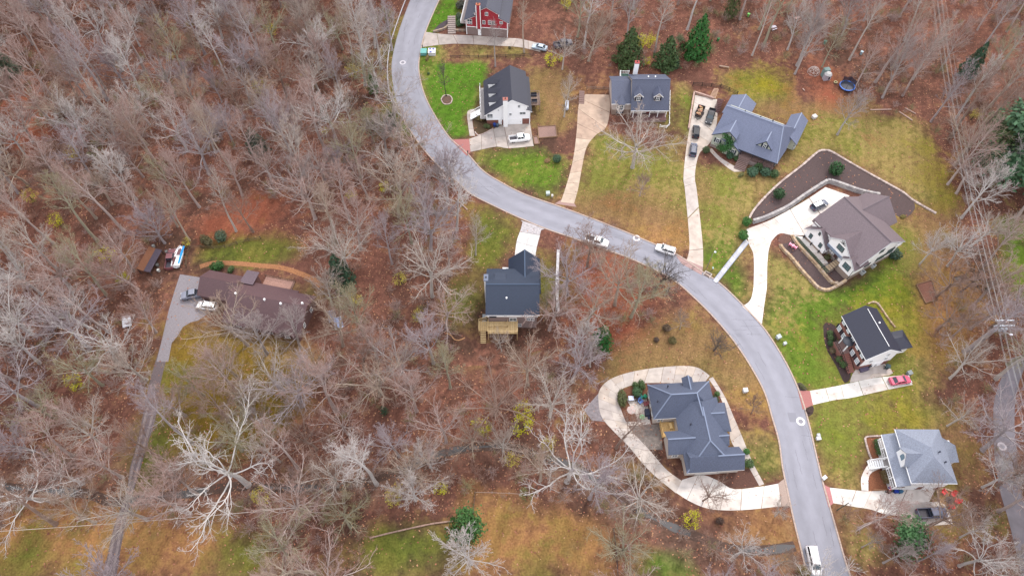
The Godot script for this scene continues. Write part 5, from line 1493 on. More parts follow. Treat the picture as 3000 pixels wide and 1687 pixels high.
	ribbon(kb, R, 0.3, -0.05, 0.12, -0.15)
	struct("kerb", kb, P(206, 184, 172, 0.9, "mottle", 0.3), "pale concrete kerb along the house side of the curving road", "kerb")
	var kc = MB.new()
	ribbon(kc, L.slice(40), 0.3, -0.05, 0.12, 0.15)
	struct("kerb", kc, P(206, 184, 172, 0.9, "mottle", 0.3), "pale concrete kerb along the woodland side of the curving road", "kerb")
	var S = smooth([Vector2(109.65, -66.24), Vector2(106.12, -62.23), Vector2(102.07, -56.25), Vector2(99.64, -50.19), Vector2(97.54, -43.76), Vector2(96.14, -37.64), Vector2(95.58, -31.52), Vector2(94.76, -25.69), Vector2(94.04, -21.71), Vector2(93.05, -17.81)])
	var S2 = smooth([Vector2(114.93, -67.73), Vector2(110.54, -62.59), Vector2(107.28, -57.63), Vector2(104.63, -51.84), Vector2(102.59, -45.66), Vector2(100.5, -37.64), Vector2(99.39, -31.52), Vector2(98.62, -25.69), Vector2(97.98, -21.71), Vector2(96.93, -17.81)])
	b = MB.new()
	for i in S.size() - 1: b.quad(Vector3(S[i].x, 0.02, S[i].y), Vector3(S[i + 1].x, 0.02, S[i + 1].y), Vector3(S2[i + 1].x, 0.02, S2[i + 1].y), Vector3(S2[i].x, 0.02, S2[i].y))
	struct("road", b, P(140, 134, 144, 0.9, "stain", 0.03), "narrow grey street under bare trees at the far edge of the neighbourhood", "road")
	# the dirt track and the old drive
	b = MB.new()
	b.prism([Vector2(-78.48, -88.16), Vector2(-72.44, -87.1), Vector2(-71.85, -83.71), Vector2(-68.42, -78.38), Vector2(-71.21, -75.67), Vector2(-72.79, -75.18), Vector2(-74.19, -73.97), Vector2(-74.84, -71.58), Vector2(-75.66, -69.92), Vector2(-75.16, -65.33), Vector2(-77.74, -65.33), Vector2(-78.07, -71.1), Vector2(-78.54, -78.38), Vector2(-78.58, -83.45)], -0.1, 0.03)
	struct("driveway", b, P(186, 178, 186, 0.95, "grain", 0.5), "grey gravel turning area and lane beside the long brown house", "driveway")
	var T = smooth([Vector2(-77.96, -69.92), Vector2(-77.94, -60.78), Vector2(-77.23, -53.49), Vector2(-76.64, -45.74), Vector2(-76.58, -41.9), Vector2(-75.87, -36.85), Vector2(-76.24, -31.25), Vector2(-75.87, -25.18), Vector2(-75.48, -21.23)])
	var T2 = smooth([Vector2(-75.87, -69.92), Vector2(-75.5, -60.78), Vector2(-74.41, -52.9), Vector2(-74.46, -45.74), Vector2(-74.44, -41.9), Vector2(-74.48, -36.59), Vector2(-74.22, -30.51), Vector2(-73.73, -26.37), Vector2(-73.03, -21.23)])
	b = MB.new()
	for i in T.size() - 1: b.quad(Vector3(T[i].x, 0.025, T[i].y), Vector3(T[i + 1].x, 0.025, T[i + 1].y), Vector3(T2[i + 1].x, 0.025, T2[i + 1].y), Vector3(T2[i].x, 0.025, T2[i].y))
	struct("lane", b, P(140, 124, 128, 0.95, "grain", 0.5), "grey rutted lane running down through the woods from the brown house", "lane")
	b = MB.new()
	for k in [0.22, 0.72]:
		var q = []
		for i in T.size(): q.append(T[i].lerp(T2[i], k))
		ribbon(b, q.slice(10), 0.5, 0.0, 0.04)
	struct("wheel_rut", b, P(176, 160, 160, 0.95, "grain", 0.2), "two pale wheel ruts along the lane through the woods", "lane")
	var J1 = smooth([Vector2(-74.33, -90.3), Vector2(-71.86, -91.24), Vector2(-68.76, -91.43), Vector2(-64.19, -91.11), Vector2(-59.59, -90.57), Vector2(-55.01, -90.03), Vector2(-50.27, -88.42), Vector2(-46.64, -86.57), Vector2(-44.82, -84.74)])
	b = MB.new()
	ribbon(b, J1, 1.3, 0, 0.035)
	struct("path", b, P(180, 124, 84, 0.95, "mottle", 0.3), "orange brown leaf covered footpath behind the brown house", "path")
	paved = [L + rev(R), S + rev(S2)]
	# the creek
	var C = smooth([Vector2(-103.73, -38.17), Vector2(-96.81, -37.7), Vector2(-83.73, -36.77), Vector2(-77.88, -35.18), Vector2(-69.5, -36.17), Vector2(-62.98, -36.83), Vector2(-53.9, -38.24), Vector2(-47.09, -37.84), Vector2(-40.36, -37.84), Vector2(-31.7, -38.51), Vector2(-21.84, -41.58), Vector2(-11.78, -45.43), Vector2(-1.39, -46.29), Vector2(4.14, -44.58), Vector2(10.29, -42.9), Vector2(14.96, -40.68), Vector2(20.13, -37.17), Vector2(25.1, -33.23), Vector2(29.45, -30.99), Vector2(35.01, -28.66), Vector2(41.74, -26.32), Vector2(48.14, -26.19), Vector2(53.43, -26.93)])
	b = MB.new()
	ribbon(b, C, 1.9, -0.1, 0.02)
	struct("creek_bank", b, P(112, 84, 72, 0.9, "grain", 0.4), "dark muddy bank of the creek winding through the woods", "bank")
	b = MB.new()
	for i in C.size() - 1:
		if sin(i * 0.31) < -0.25: continue      # the bed runs dry in places
		var d = (C[i + 1] - C[i]).normalized()
		d = Vector2(-d.y, d.x) * (0.5 + 0.3 * sin(i * 0.7))
		var d2 = (C[i + 1] - C[i]).normalized()
		d2 = Vector2(-d2.y, d2.x) * (0.5 + 0.3 * sin((i + 1) * 0.7))
		b.quad(Vector3(C[i].x - d.x, 0.035, C[i].y - d.y), Vector3(C[i + 1].x - d2.x, 0.035, C[i + 1].y - d2.y), Vector3(C[i + 1].x + d2.x, 0.035, C[i + 1].y + d2.y), Vector3(C[i].x + d.x, 0.035, C[i].y + d.y))
	struct("creek", b, mat(Color(0.06, 0.055, 0.055), 0.12), "narrow grey creek winding through the woods", "creek")

	# drives of concrete slabs
	var c1 = [P(224, 212, 204, 0.9, "stain", 0.04), P(214, 202, 196, 0.9, "stain", 0.04), P(222, 206, 194, 0.9, "stain", 0.04)]
	var c2 = [P(250, 240, 234, 0.9, "stain", 0.04), P(240, 228, 220, 0.9, "stain", 0.04), P(254, 248, 242, 0.9, "stain", 0.04)]
	var c3 = [P(198, 186, 180, 0.9, "stain", 0.04), P(188, 178, 172, 0.9, "stain", 0.04), P(206, 194, 186, 0.9, "stain", 0.04)]
	var c4 = [P(210, 184, 164, 0.9, "stain", 0.04), P(204, 176, 156, 0.9, "stain", 0.04), P(216, 194, 174, 0.9, "stain", 0.04)]
	slabs("driveway", [Vector2(-26.33, -176.24), Vector2(-20, -175.14), Vector2(-10.69, -174.53), Vector2(-1.4, -173.49), Vector2(2.51, -173.06), Vector2(8.51, -170.9)], [Vector2(-26.93, -169.29), Vector2(-18.37, -170.79), Vector2(-10.58, -170.52), Vector2(-5.62, -169.99), Vector2(2.14, -169.29), Vector2(8.43, -167.17)], 8, 1, c3, "grey concrete driveway below the red house", "driveway")
	slabs("driveway", [Vector2(-11.58, -131.78), Vector2(-8.29, -133.44), Vector2(-5.12, -135.42), Vector2(-2.24, -137.07), Vector2(5.03, -137.43)], [Vector2(-11.08, -127.07), Vector2(-8.15, -127.91), Vector2(-4.08, -128.98), Vector2(-0.92, -128.34), Vector2(5.86, -129.19)], 4, 2, c3, "stained concrete driveway under the white pickup beside the garage", "driveway")
	slabs("path", [Vector2(-11.46, -132.87), Vector2(-12.1, -137.52), Vector2(-12.42, -142.06), Vector2(-10.82, -143.21)], [Vector2(-10.03, -132.87), Vector2(-10.81, -137.52), Vector2(-11.02, -141.14), Vector2(-10.13, -142.06)], 5, 1, c3, "narrow concrete path from driveway to the front steps of the house with dormers", "path", 0.05)
	slabs("driveway", [Vector2(12.37, -110.01), Vector2(13.93, -115.24), Vector2(15.39, -120.85), Vector2(16.62, -127.07), Vector2(17.75, -135.73), Vector2(18.73, -144.85), Vector2(20.86, -149.1)], [Vector2(15.68, -109.44), Vector2(17.09, -114.85), Vector2(18.37, -121.66), Vector2(20.01, -128.77), Vector2(22.66, -133.09), Vector2(26.14, -137.07), Vector2(28.22, -148.86)], 10, 1, c4, "long tan concrete driveway with a brown leaf stain beside the grey roofed house", "driveway")
	slabs("driveway", [Vector2(41.84, -92.13), Vector2(43.23, -97.39), Vector2(44.35, -113.69), Vector2(44.44, -117.47), Vector2(45.52, -123.32), Vector2(47.06, -130.07), Vector2(48.69, -136.37), Vector2(50.85, -144.39), Vector2(51.86, -148.73)], [Vector2(45.45, -90.18), Vector2(46.42, -97.39), Vector2(47.36, -113.69), Vector2(47.42, -117.47), Vector2(48.31, -122.01), Vector2(49.98, -126.66), Vector2(52.22, -129.04), Vector2(54.34, -132.14), Vector2(56.5, -138.52), Vector2(57.86, -147.02)], 11, 1, c1, "narrow concrete driveway with parked dark cars beside the pale green house", "driveway")
	slabs("driveway", [Vector2(1.92, -100.6), Vector2(1.1, -97.6), Vector2(0.63, -93.15)], [Vector2(6.88, -99.59), Vector2(6, -95.92), Vector2(5.56, -92.87)], 2, 2, [P(240, 238, 238, 0.9, "stain", 0.04)], "short bright white driveway of the dark blue roofed house", "driveway")
	sheet("driveway_apron", [Vector2(2.11, -104.24), Vector2(2.64, -103.65), Vector2(2.16, -101.32), Vector2(1.92, -100.68), Vector2(6.83, -99.68), Vector2(7.19, -101.17), Vector2(8.32, -101.61)], P(206, 200, 204, 0.9, "mottle", 0.2), "grey asphalt apron between the road and the bright white driveway", "driveway", 0.045)
	slabs("driveway", [Vector2(52.83, -79.37), Vector2(54.84, -80.81), Vector2(56.08, -83.48), Vector2(56.95, -87), Vector2(57.89, -91.82), Vector2(58.14, -94.5), Vector2(57.62, -97.22), Vector2(57.89, -101.4)], [Vector2(56.47, -74.69), Vector2(58.15, -80.24), Vector2(59.5, -84.45), Vector2(60.94, -91.01), Vector2(62.09, -95.12), Vector2(63.59, -98.28), Vector2(64.67, -99.35), Vector2(65.3, -100.05)], 9, 1, c2, "curving concrete driveway climbing from the road to the white gabled house", "driveway")
	slabs("parking_pad", [Vector2(57.91, -101.5), Vector2(63.02, -103.63), Vector2(67.38, -106.06), Vector2(74.16, -110.31), Vector2(80.6, -114.87)], [Vector2(63.37, -97.87), Vector2(65.87, -100.15), Vector2(69.54, -99.54), Vector2(76.37, -100.89), Vector2(86.13, -112.12)], 5, 2, c2, "wide white concrete parking pad below the grey retaining wall", "driveway", 0.065)
	slabs("path", [Vector2(69, -99.54), Vector2(72.07, -94.1), Vector2(74.96, -88.52)], [Vector2(71.21, -99.14), Vector2(74.05, -94.58), Vector2(76.38, -89.46)], 6, 1, c2, "straight white concrete path in front of the white gabled house", "path", 0.05)
	slabs("driveway", [Vector2(52.41, -34.34), Vector2(47.55, -33.82), Vector2(42.75, -33.52), Vector2(38.06, -33.87), Vector2(34.69, -35.28), Vector2(32.27, -36.94)], [Vector2(52.73, -38.74), Vector2(49.1, -38.14), Vector2(43.7, -37.66), Vector2(41.06, -39.23), Vector2(37.84, -40.45), Vector2(33.81, -39.47)], 6, 2, c2, "curving pale concrete driveway from the road to the garage of the blue roofed house", "driveway")
	slabs("loop_driveway", [Vector2(32.26, -36.82), Vector2(27.45, -41.31), Vector2(23.74, -46.35), Vector2(20.99, -49.47), Vector2(18.69, -52.67), Vector2(18.29, -56.22), Vector2(18.72, -58.73), Vector2(20.85, -61), Vector2(24.68, -62.59), Vector2(29.29, -63.61), Vector2(34.15, -64.19), Vector2(38.17, -64.34), Vector2(40.75, -63.75), Vector2(42.74, -62.01)], [Vector2(33.78, -39.23), Vector2(30.9, -41.56), Vector2(27.9, -45.58), Vector2(24.78, -49.47), Vector2(23.71, -51.59), Vector2(22.92, -54.29), Vector2(22.33, -56.49), Vector2(23.01, -58.45), Vector2(24.66, -59.44), Vector2(27.89, -60.23), Vector2(33.15, -60.29), Vector2(36.28, -60.09), Vector2(38.93, -60.29), Vector2(41.29, -60.29)], 20, 2, c1, "concrete loop driveway wrapping round the blue roofed house", "driveway", 0.055)
	slabs("path", [Vector2(42.37, -61.29), Vector2(44.19, -57.05), Vector2(45.08, -51.59), Vector2(44.88, -47.38), Vector2(47.25, -42.55), Vector2(48.88, -38.26)], [Vector2(43.36, -61.72), Vector2(45.22, -57.05), Vector2(46.29, -52.67), Vector2(47.16, -48.95), Vector2(48.37, -43.3), Vector2(49.92, -38.62)], 10, 1, c1, "concrete path along the road side of the blue roofed house", "path", 0.05)
	sheet("patio", [Vector2(24.17, -56.77), Vector2(28.56, -56.63), Vector2(28.78, -51.01), Vector2(24.13, -50.69), Vector2(23.71, -51.59), Vector2(26.13, -51.67), Vector2(25.97, -52.67), Vector2(25.36, -54.29), Vector2(24.7, -55.53)], P(222, 210, 202, 0.9, "mottle", 0.3), "small pale patio with garden furniture beside the blue roofed house", "patio", 0.05)
	sheet("gravel_pad", [Vector2(23.61, -50.53), Vector2(30.79, -51.19), Vector2(30.64, -45.58), Vector2(27.91, -45.63)], P(158, 146, 140, 0.95, "grain", 0.2), "grey gravel corner below the yellow wooden deck of the blue roofed house", "gravel")
	sheet("gravel_turnout", [Vector2(15.07, -54.16), Vector2(18.4, -57.89), Vector2(18.69, -52.67), Vector2(19.64, -51.59), Vector2(16.6, -51.86)], P(176, 166, 172, 0.95, "grain", 0.2), "grey gravel turnout at the outer bend of the loop driveway", "gravel")
	slabs("driveway", [Vector2(63.52, -58.51), Vector2(68.03, -59.29), Vector2(72.3, -60.21), Vector2(78.33, -61.53), Vector2(85.64, -62.19)], [Vector2(63.47, -55.3), Vector2(68.1, -56.36), Vector2(72.25, -56.96), Vector2(78.87, -58.46), Vector2(85.95, -59.92)], 5, 2, c2, "concrete driveway with the red car below the brick house", "driveway")
	slabs("garage_pad", [Vector2(72.55, -60.38), Vector2(73.69, -62.42), Vector2(75.66, -64.43)], [Vector2(78.89, -61.7), Vector2(82.5, -62.59), Vector2(81.18, -65.07)], 2, 2, c1, "concrete pad at the garage of the brick house", "driveway", 0.065)
	slabs("driveway", [Vector2(62.68, -37.94), Vector2(68.92, -37.29), Vector2(72.07, -37.29), Vector2(76.62, -37.63), Vector2(83.62, -37.75)], [Vector2(62.67, -34.92), Vector2(66.61, -34.2), Vector2(69.41, -33.75), Vector2(72.94, -32.68), Vector2(79.12, -32.38)], 5, 2, c2, "wide concrete driveway in front of the garages of the pale grey roofed house", "driveway")
	slabs("parking_pad", [Vector2(75.9, -34.65), Vector2(83.23, -35.19), Vector2(84.79, -33.3)], [Vector2(75.91, -32.27), Vector2(79.05, -30.74), Vector2(84.63, -30.97)], 2, 1, c1, "concrete parking pad under the dark pickup near the fire pit", "driveway", 0.065)
	slabs("path", [Vector2(68.85, -37.39), Vector2(69.48, -39.9), Vector2(71.19, -42.18), Vector2(72.35, -42.95), Vector2(73.77, -43.14)], [Vector2(70.16, -37.29), Vector2(70.97, -39.9), Vector2(71.88, -40.94), Vector2(72.85, -41.38), Vector2(73.68, -41.64)], 7, 1, c2, "curved concrete path to the porch stairs of the pale grey roofed house", "path", 0.05)
	slabs("path", [Vector2(52.44, -128.02), Vector2(54.29, -124.65), Vector2(56.73, -121.35), Vector2(58.11, -120.05)], [Vector2(53.5, -128.36), Vector2(55.15, -125.32), Vector2(57.91, -122.5), Vector2(60.84, -120.21)], 5, 1, c1, "curved concrete path to the porch stairs of the pale green house", "path", 0.05)
	var red = P(204, 134, 130, 0.9, "cells", 0.4)
	sheet("brick_apron", [Vector2(-16.6, -131.52), Vector2(-11.58, -131.78), Vector2(-11.08, -127.07), Vector2(-12, -125.6)], red, "red brick driveway apron near the white pickup by the upper road", "driveway", 0.05)
	sheet("brick_apron", [Vector2(61.01, -58.51), Vector2(63.54, -58.51), Vector2(63.51, -55.3), Vector2(61.05, -54.25)], red, "red brick driveway apron below the brick house", "driveway", 0.05)
	sheet("brick_apron", [Vector2(61.41, -38.68), Vector2(62.72, -37.94), Vector2(62.71, -34.92), Vector2(61.55, -34.11)], P(226, 152, 154, 0.9, "cells", 0.4), "pink brick driveway apron of the pale grey roofed house", "driveway", 0.05)
	sheet("brick_apron", [Vector2(39.37, -93.63), Vector2(41.89, -92.47), Vector2(45.48, -90.41), Vector2(44.84, -87.93), Vector2(40.56, -91.09)], P(206, 170, 166, 0.9, "cells", 0.4), "faded pink brick apron where the narrow driveway meets the road", "driveway", 0.05)
	sheet("brick_apron", [Vector2(52.76, -38.79), Vector2(54.01, -39.64), Vector2(54.44, -34.34), Vector2(52.45, -34.29)], P(206, 182, 170, 0.9, "cells", 0.4), "tan brick apron at the foot of the curving pale driveway", "driveway", 0.05)
	sheet("brick_apron", [Vector2(10.77, -109.44), Vector2(12.48, -110.66), Vector2(15.72, -109.74), Vector2(16.25, -108.37)], P(196, 160, 152, 0.9, "cells", 0.4), "brown brick apron of the long tan driveway", "driveway", 0.05)
	# planting beds
	var mulch = P(112, 92, 92, 1.0, "grain", 0.4)
	var bark_m = P(168, 106, 74, 1.0, "grain", 0.4)
	sheet("mulch_bed", smooth([Vector2(59.81, -104.84), Vector2(60.86, -107.47), Vector2(64.98, -112.12), Vector2(69.93, -116.91), Vector2(76.28, -122.23), Vector2(81.47, -126.93), Vector2(83.38, -127.53), Vector2(85.06, -127.13), Vector2(87.88, -124.37), Vector2(92.51, -119.93), Vector2(97.08, -115.79), Vector2(100.17, -112.85), Vector2(101.7, -110.49), Vector2(101.42, -107.82), Vector2(98.34, -105.01), Vector2(95.44, -106.41), Vector2(95.33, -111.76), Vector2(90.46, -112.48), Vector2(85.43, -114.87), Vector2(82.36, -116.24), Vector2(80.93, -116.24), Vector2(74.44, -111.58), Vector2(69.1, -107.64), Vector2(63.19, -104.49)], 2), mulch, "large dark mulch slope between two walls above the white gabled house", "mulch bed")
	sheet("mulch_bed", smooth([Vector2(65.6, -97.54), Vector2(68.46, -99.54), Vector2(70.51, -94.26), Vector2(72.53, -90.41), Vector2(74.24, -86.65), Vector2(75.98, -85.27), Vector2(73.05, -83.9), Vector2(71.43, -84.66), Vector2(68.47, -89.93), Vector2(65.45, -95.56)], 2), mulch, "dark mulch bed between the tan stone walls with pink chairs", "mulch bed")
	sheet("mulch_bed", [Vector2(74.62, -88.21), Vector2(76.34, -89.3), Vector2(79.03, -90.09), Vector2(79.09, -87.27), Vector2(76.35, -85.73)], mulch, "small dark mulch bed at the corner of the white gabled house", "mulch bed", 0.04)
	sheet("leaf_bed", smooth([Vector2(64.86, -97.87), Vector2(66.01, -99.54), Vector2(68.26, -99.88), Vector2(68.23, -97.87), Vector2(65.73, -96.88)], 2), P(134, 98, 88, 1.0, "grain", 0.4), "brown leaf bed beside the two pink chairs", "mulch bed", 0.035)
	sheet("mulch_bed", smooth([Vector2(70.24, -74.25), Vector2(71.08, -75.1), Vector2(73, -74.25), Vector2(72.4, -70.2), Vector2(73.65, -66.94), Vector2(73.34, -62.64), Vector2(72.73, -61.09), Vector2(71.52, -60.32), Vector2(71.08, -61.75), Vector2(70.59, -64.66), Vector2(69.58, -68.09), Vector2(69.65, -71.38)], 2), P(84, 64, 64, 1.0, "grain", 0.4), "dark curved shrub bed in front of the brick house", "mulch bed")
	sheet("mulch_bed", smooth([Vector2(61.08, -60.21), Vector2(62.22, -60.32), Vector2(63.06, -58.68), Vector2(61.02, -58.55)], 2), P(96, 80, 78, 1.0, "grain", 0.4), "small round bed above the red brick apron of the brick house", "mulch bed")
	sheet("mulch_bed", smooth([Vector2(61.34, -54.2), Vector2(63.44, -55.15), Vector2(63.02, -53.37), Vector2(61.45, -52.54)], 2), P(84, 64, 60, 1.0, "grain", 0.4), "small round bed below the red brick apron of the brick house", "mulch bed")
	sheet("mulch_bed", smooth([Vector2(72.4, -47.95), Vector2(73.09, -48.35), Vector2(76.22, -48.49), Vector2(76.55, -43.72), Vector2(72.6, -43.18), Vector2(72.41, -44.89)], 2), bark_m, "orange bark bed with a rounded hedge above the porch path", "mulch bed")
	sheet("mulch_bed", smooth([Vector2(70.97, -39.9), Vector2(71.79, -40.94), Vector2(73.64, -41.51), Vector2(75.12, -38.22), Vector2(75.3, -37.57), Vector2(70.41, -37.33)], 2), bark_m, "orange bark bed inside the bend of the porch path", "mulch bed")
	sheet("fire_pit_ring", smooth([Vector2(83.68, -37.66), Vector2(85.35, -37.66), Vector2(86.95, -36.92), Vector2(87.62, -35.65), Vector2(86.38, -34.2), Vector2(84.98, -33.3), Vector2(83.45, -34.74)], 3), P(204, 160, 112, 1.0, "grain", 0.4), "round tan gravel circle with red chairs and a fire pit", "gravel", 0.05)
	sheet("mulch_bed", smooth([Vector2(22.33, -56.49), Vector2(23.14, -58.45), Vector2(27.88, -60.15), Vector2(28.9, -59.86), Vector2(28.58, -56.77), Vector2(24.43, -56.77), Vector2(24.69, -55.39), Vector2(26.02, -51.86), Vector2(23.83, -51.54), Vector2(22.92, -54.29)], 2), P(150, 98, 74, 1.0, "grain", 0.4), "brown mulch bed with hedges beside the small patio", "mulch bed")
	sheet("mulch_bed", smooth([Vector2(41.34, -40.2), Vector2(46.6, -41.68), Vector2(48.44, -41.06), Vector2(48.78, -38.38), Vector2(43.72, -37.78), Vector2(41.65, -38.38)], 2), P(122, 84, 72, 1.0, "grain", 0.4), "brown leaf bed by the garage corner of the blue roofed house", "mulch bed")
	sheet("mulch_bed", smooth([Vector2(44.68, -49.21), Vector2(45.94, -49.21), Vector2(46.14, -48.16), Vector2(44.44, -47.77)], 2), P(140, 90, 72, 1.0, "grain", 0.4), "small brown bed by the entry of the blue roofed house", "mulch bed")
	sheet("mulch_bed", smooth([Vector2(-24.17, -176.07), Vector2(-22.75, -179.41), Vector2(-19.65, -182.52), Vector2(-19.39, -180.82), Vector2(-21.59, -178.01)], 2), P(96, 84, 92, 1.0, "grain", 0.4), "narrow grey planting bed beside the stone garden steps", "mulch bed")
	sheet("mulch_bed", smooth([Vector2(-10.6, -141.6), Vector2(-8.56, -144.84), Vector2(-6.84, -141.6), Vector2(-6.92, -137.07), Vector2(-5.12, -135.73), Vector2(-9.23, -133.09), Vector2(-10.63, -137.07)], 2), P(112, 90, 62, 1.0, "grain", 0.4), "brown shrub bed by the white stairs of the house with dormers", "mulch bed")
	sheet("tree_ring_bed", [Vector2(-19.99, -146.96), Vector2(-19.3, -148.38), Vector2(-17.63, -148.38), Vector2(-16.9, -146.96), Vector2(-17.49, -145.31), Vector2(-19.13, -145.22)], P(128, 100, 84, 1.0, "grain", 0.4), "round mulch ring under the small dark tree on the bright lawn", "mulch bed")
	for q in smooth([Vector2(-19.99, -146.96), Vector2(-19.49, -145.78), Vector2(-18.29, -144.93), Vector2(-17.17, -145.68), Vector2(-16.84, -146.96)], 3):
		pass

	# open ground where no woodland tree stands
	lawns_open = [[Vector2(-75.84, -88.15), Vector2(-41.91, -80.5), Vector2(-39.9, -66.31), Vector2(-50.2, -60.63), Vector2(-63.43, -66.31), Vector2(-72.89, -76.3)], [Vector2(25.86, -52.53), Vector2(48.66, -41.63), Vector2(50.59, -27.92), Vector2(34.99, -29.37), Vector2(24.65, -40.03)], [Vector2(45.37, -32.33), Vector2(59.17, -32.33), Vector2(57.91, -20.92), Vector2(49.14, -20.92)], [Vector2(-32.82, -204.32), Vector2(-35.84, -167.24), Vector2(-33.94, -147.01), Vector2(-26.73, -133.19), Vector2(-17.44, -120.38), Vector2(-11.41, -111.05), Vector2(-10.1, -87.04), Vector2(-12.81, -84.83), Vector2(-13.21, -73.23), Vector2(-10.01, -58.79), Vector2(3.56, -58.79), Vector2(7.29, -72.22), Vector2(11.5, -77.34), Vector2(12.72, -96.21), Vector2(18.49, -95.97), Vector2(33.04, -88.15), Vector2(39.82, -82.65), Vector2(34.99, -73.23), Vector2(23.86, -68.25), Vector2(16.39, -60.63), Vector2(15.13, -53.4), Vector2(19.99, -51.66), Vector2(21.97, -45.72), Vector2(27.73, -39.24), Vector2(31.67, -33.08), Vector2(43.2, -33.08), Vector2(53.29, -35.35), Vector2(52.96, -21.67), Vector2(63.96, -21.67), Vector2(63.19, -33.08), Vector2(70.11, -33.08), Vector2(84.46, -30.11), Vector2(88.08, -36.12), Vector2(93.43, -49.08), Vector2(89.21, -58.79), Vector2(96.72, -80.5), Vector2(109.63, -103.46), Vector2(114.66, -127.38), Vector2(110.93, -139.2), Vector2(85.74, -148.61), Vector2(84.23, -156.85), Vector2(77.57, -163.71), Vector2(63.08, -161.11), Vector2(47.62, -158.54), Vector2(24.62, -160.25), Vector2(15.61, -167.24), Vector2(14.91, -180.11), Vector2(1.56, -204.32)], [Vector2(-80.24, -87.04), Vector2(-75.93, -96.21), Vector2(-57.64, -101.61), Vector2(-43.61, -85.93), Vector2(-42.96, -69.23), Vector2(-64.53, -71.22), Vector2(-73.88, -66.31), Vector2(-70.92, -45.72), Vector2(-71.89, -32.33), Vector2(-73.71, -20.92), Vector2(-77.36, -20.92), Vector2(-77.21, -42.44), Vector2(-79.11, -66.31), Vector2(-79.43, -80.5)], [Vector2(-29.76, -9.28), Vector2(-27.87, -29.37), Vector2(-9.84, -33.08), Vector2(-6.87, -36.89), Vector2(3.23, -33.45), Vector2(19.23, -31.21), Vector2(20.3, -9.28)], [Vector2(23.21, -25.07), Vector2(32.14, -25.07), Vector2(35.6, -9.28), Vector2(21, -9.28)], [Vector2(-102.08, -29.37), Vector2(-78.37, -28.65), Vector2(-73.56, -9.28), Vector2(-93.73, -9.28)], [Vector2(-70.07, -28.65), Vector2(-55.3, -30.11), Vector2(-44.62, -25.78), Vector2(-40.88, -9.28), Vector2(-68.69, -9.28)], [Vector2(120.01, -102.22), Vector2(132.86, -107.21), Vector2(119.32, -74.25), Vector2(115.77, -84.83)], [Vector2(-89.7, -93.86), Vector2(-79.42, -98.59), Vector2(-75.94, -84.83), Vector2(-87.08, -84.83)], [Vector2(109.65, -66.24), Vector2(102.07, -56.25), Vector2(99.64, -50.19), Vector2(96.14, -37.64), Vector2(94.76, -25.69), Vector2(93.05, -17.81), Vector2(96.93, -17.81), Vector2(99.39, -31.52), Vector2(104.63, -51.84), Vector2(114.93, -67.73)], [Vector2(-80.65, -103.46), Vector2(-65.4, -111.05), Vector2(-55.09, -109.76), Vector2(-54.03, -103.46), Vector2(-67.05, -99.79), Vector2(-77.27, -93.86)], [Vector2(1.51, -191.85), Vector2(20.39, -191.85), Vector2(19.16, -167.24), Vector2(13.25, -167.24)], [Vector2(87.35, -165.47), Vector2(98.67, -163.71), Vector2(96.15, -145.42), Vector2(83.13, -147.01)], [Vector2(-76.32, -72.22), Vector2(-64.53, -71.22), Vector2(-56.46, -66.31), Vector2(-64.27, -55.17), Vector2(-73.48, -55.17)]]

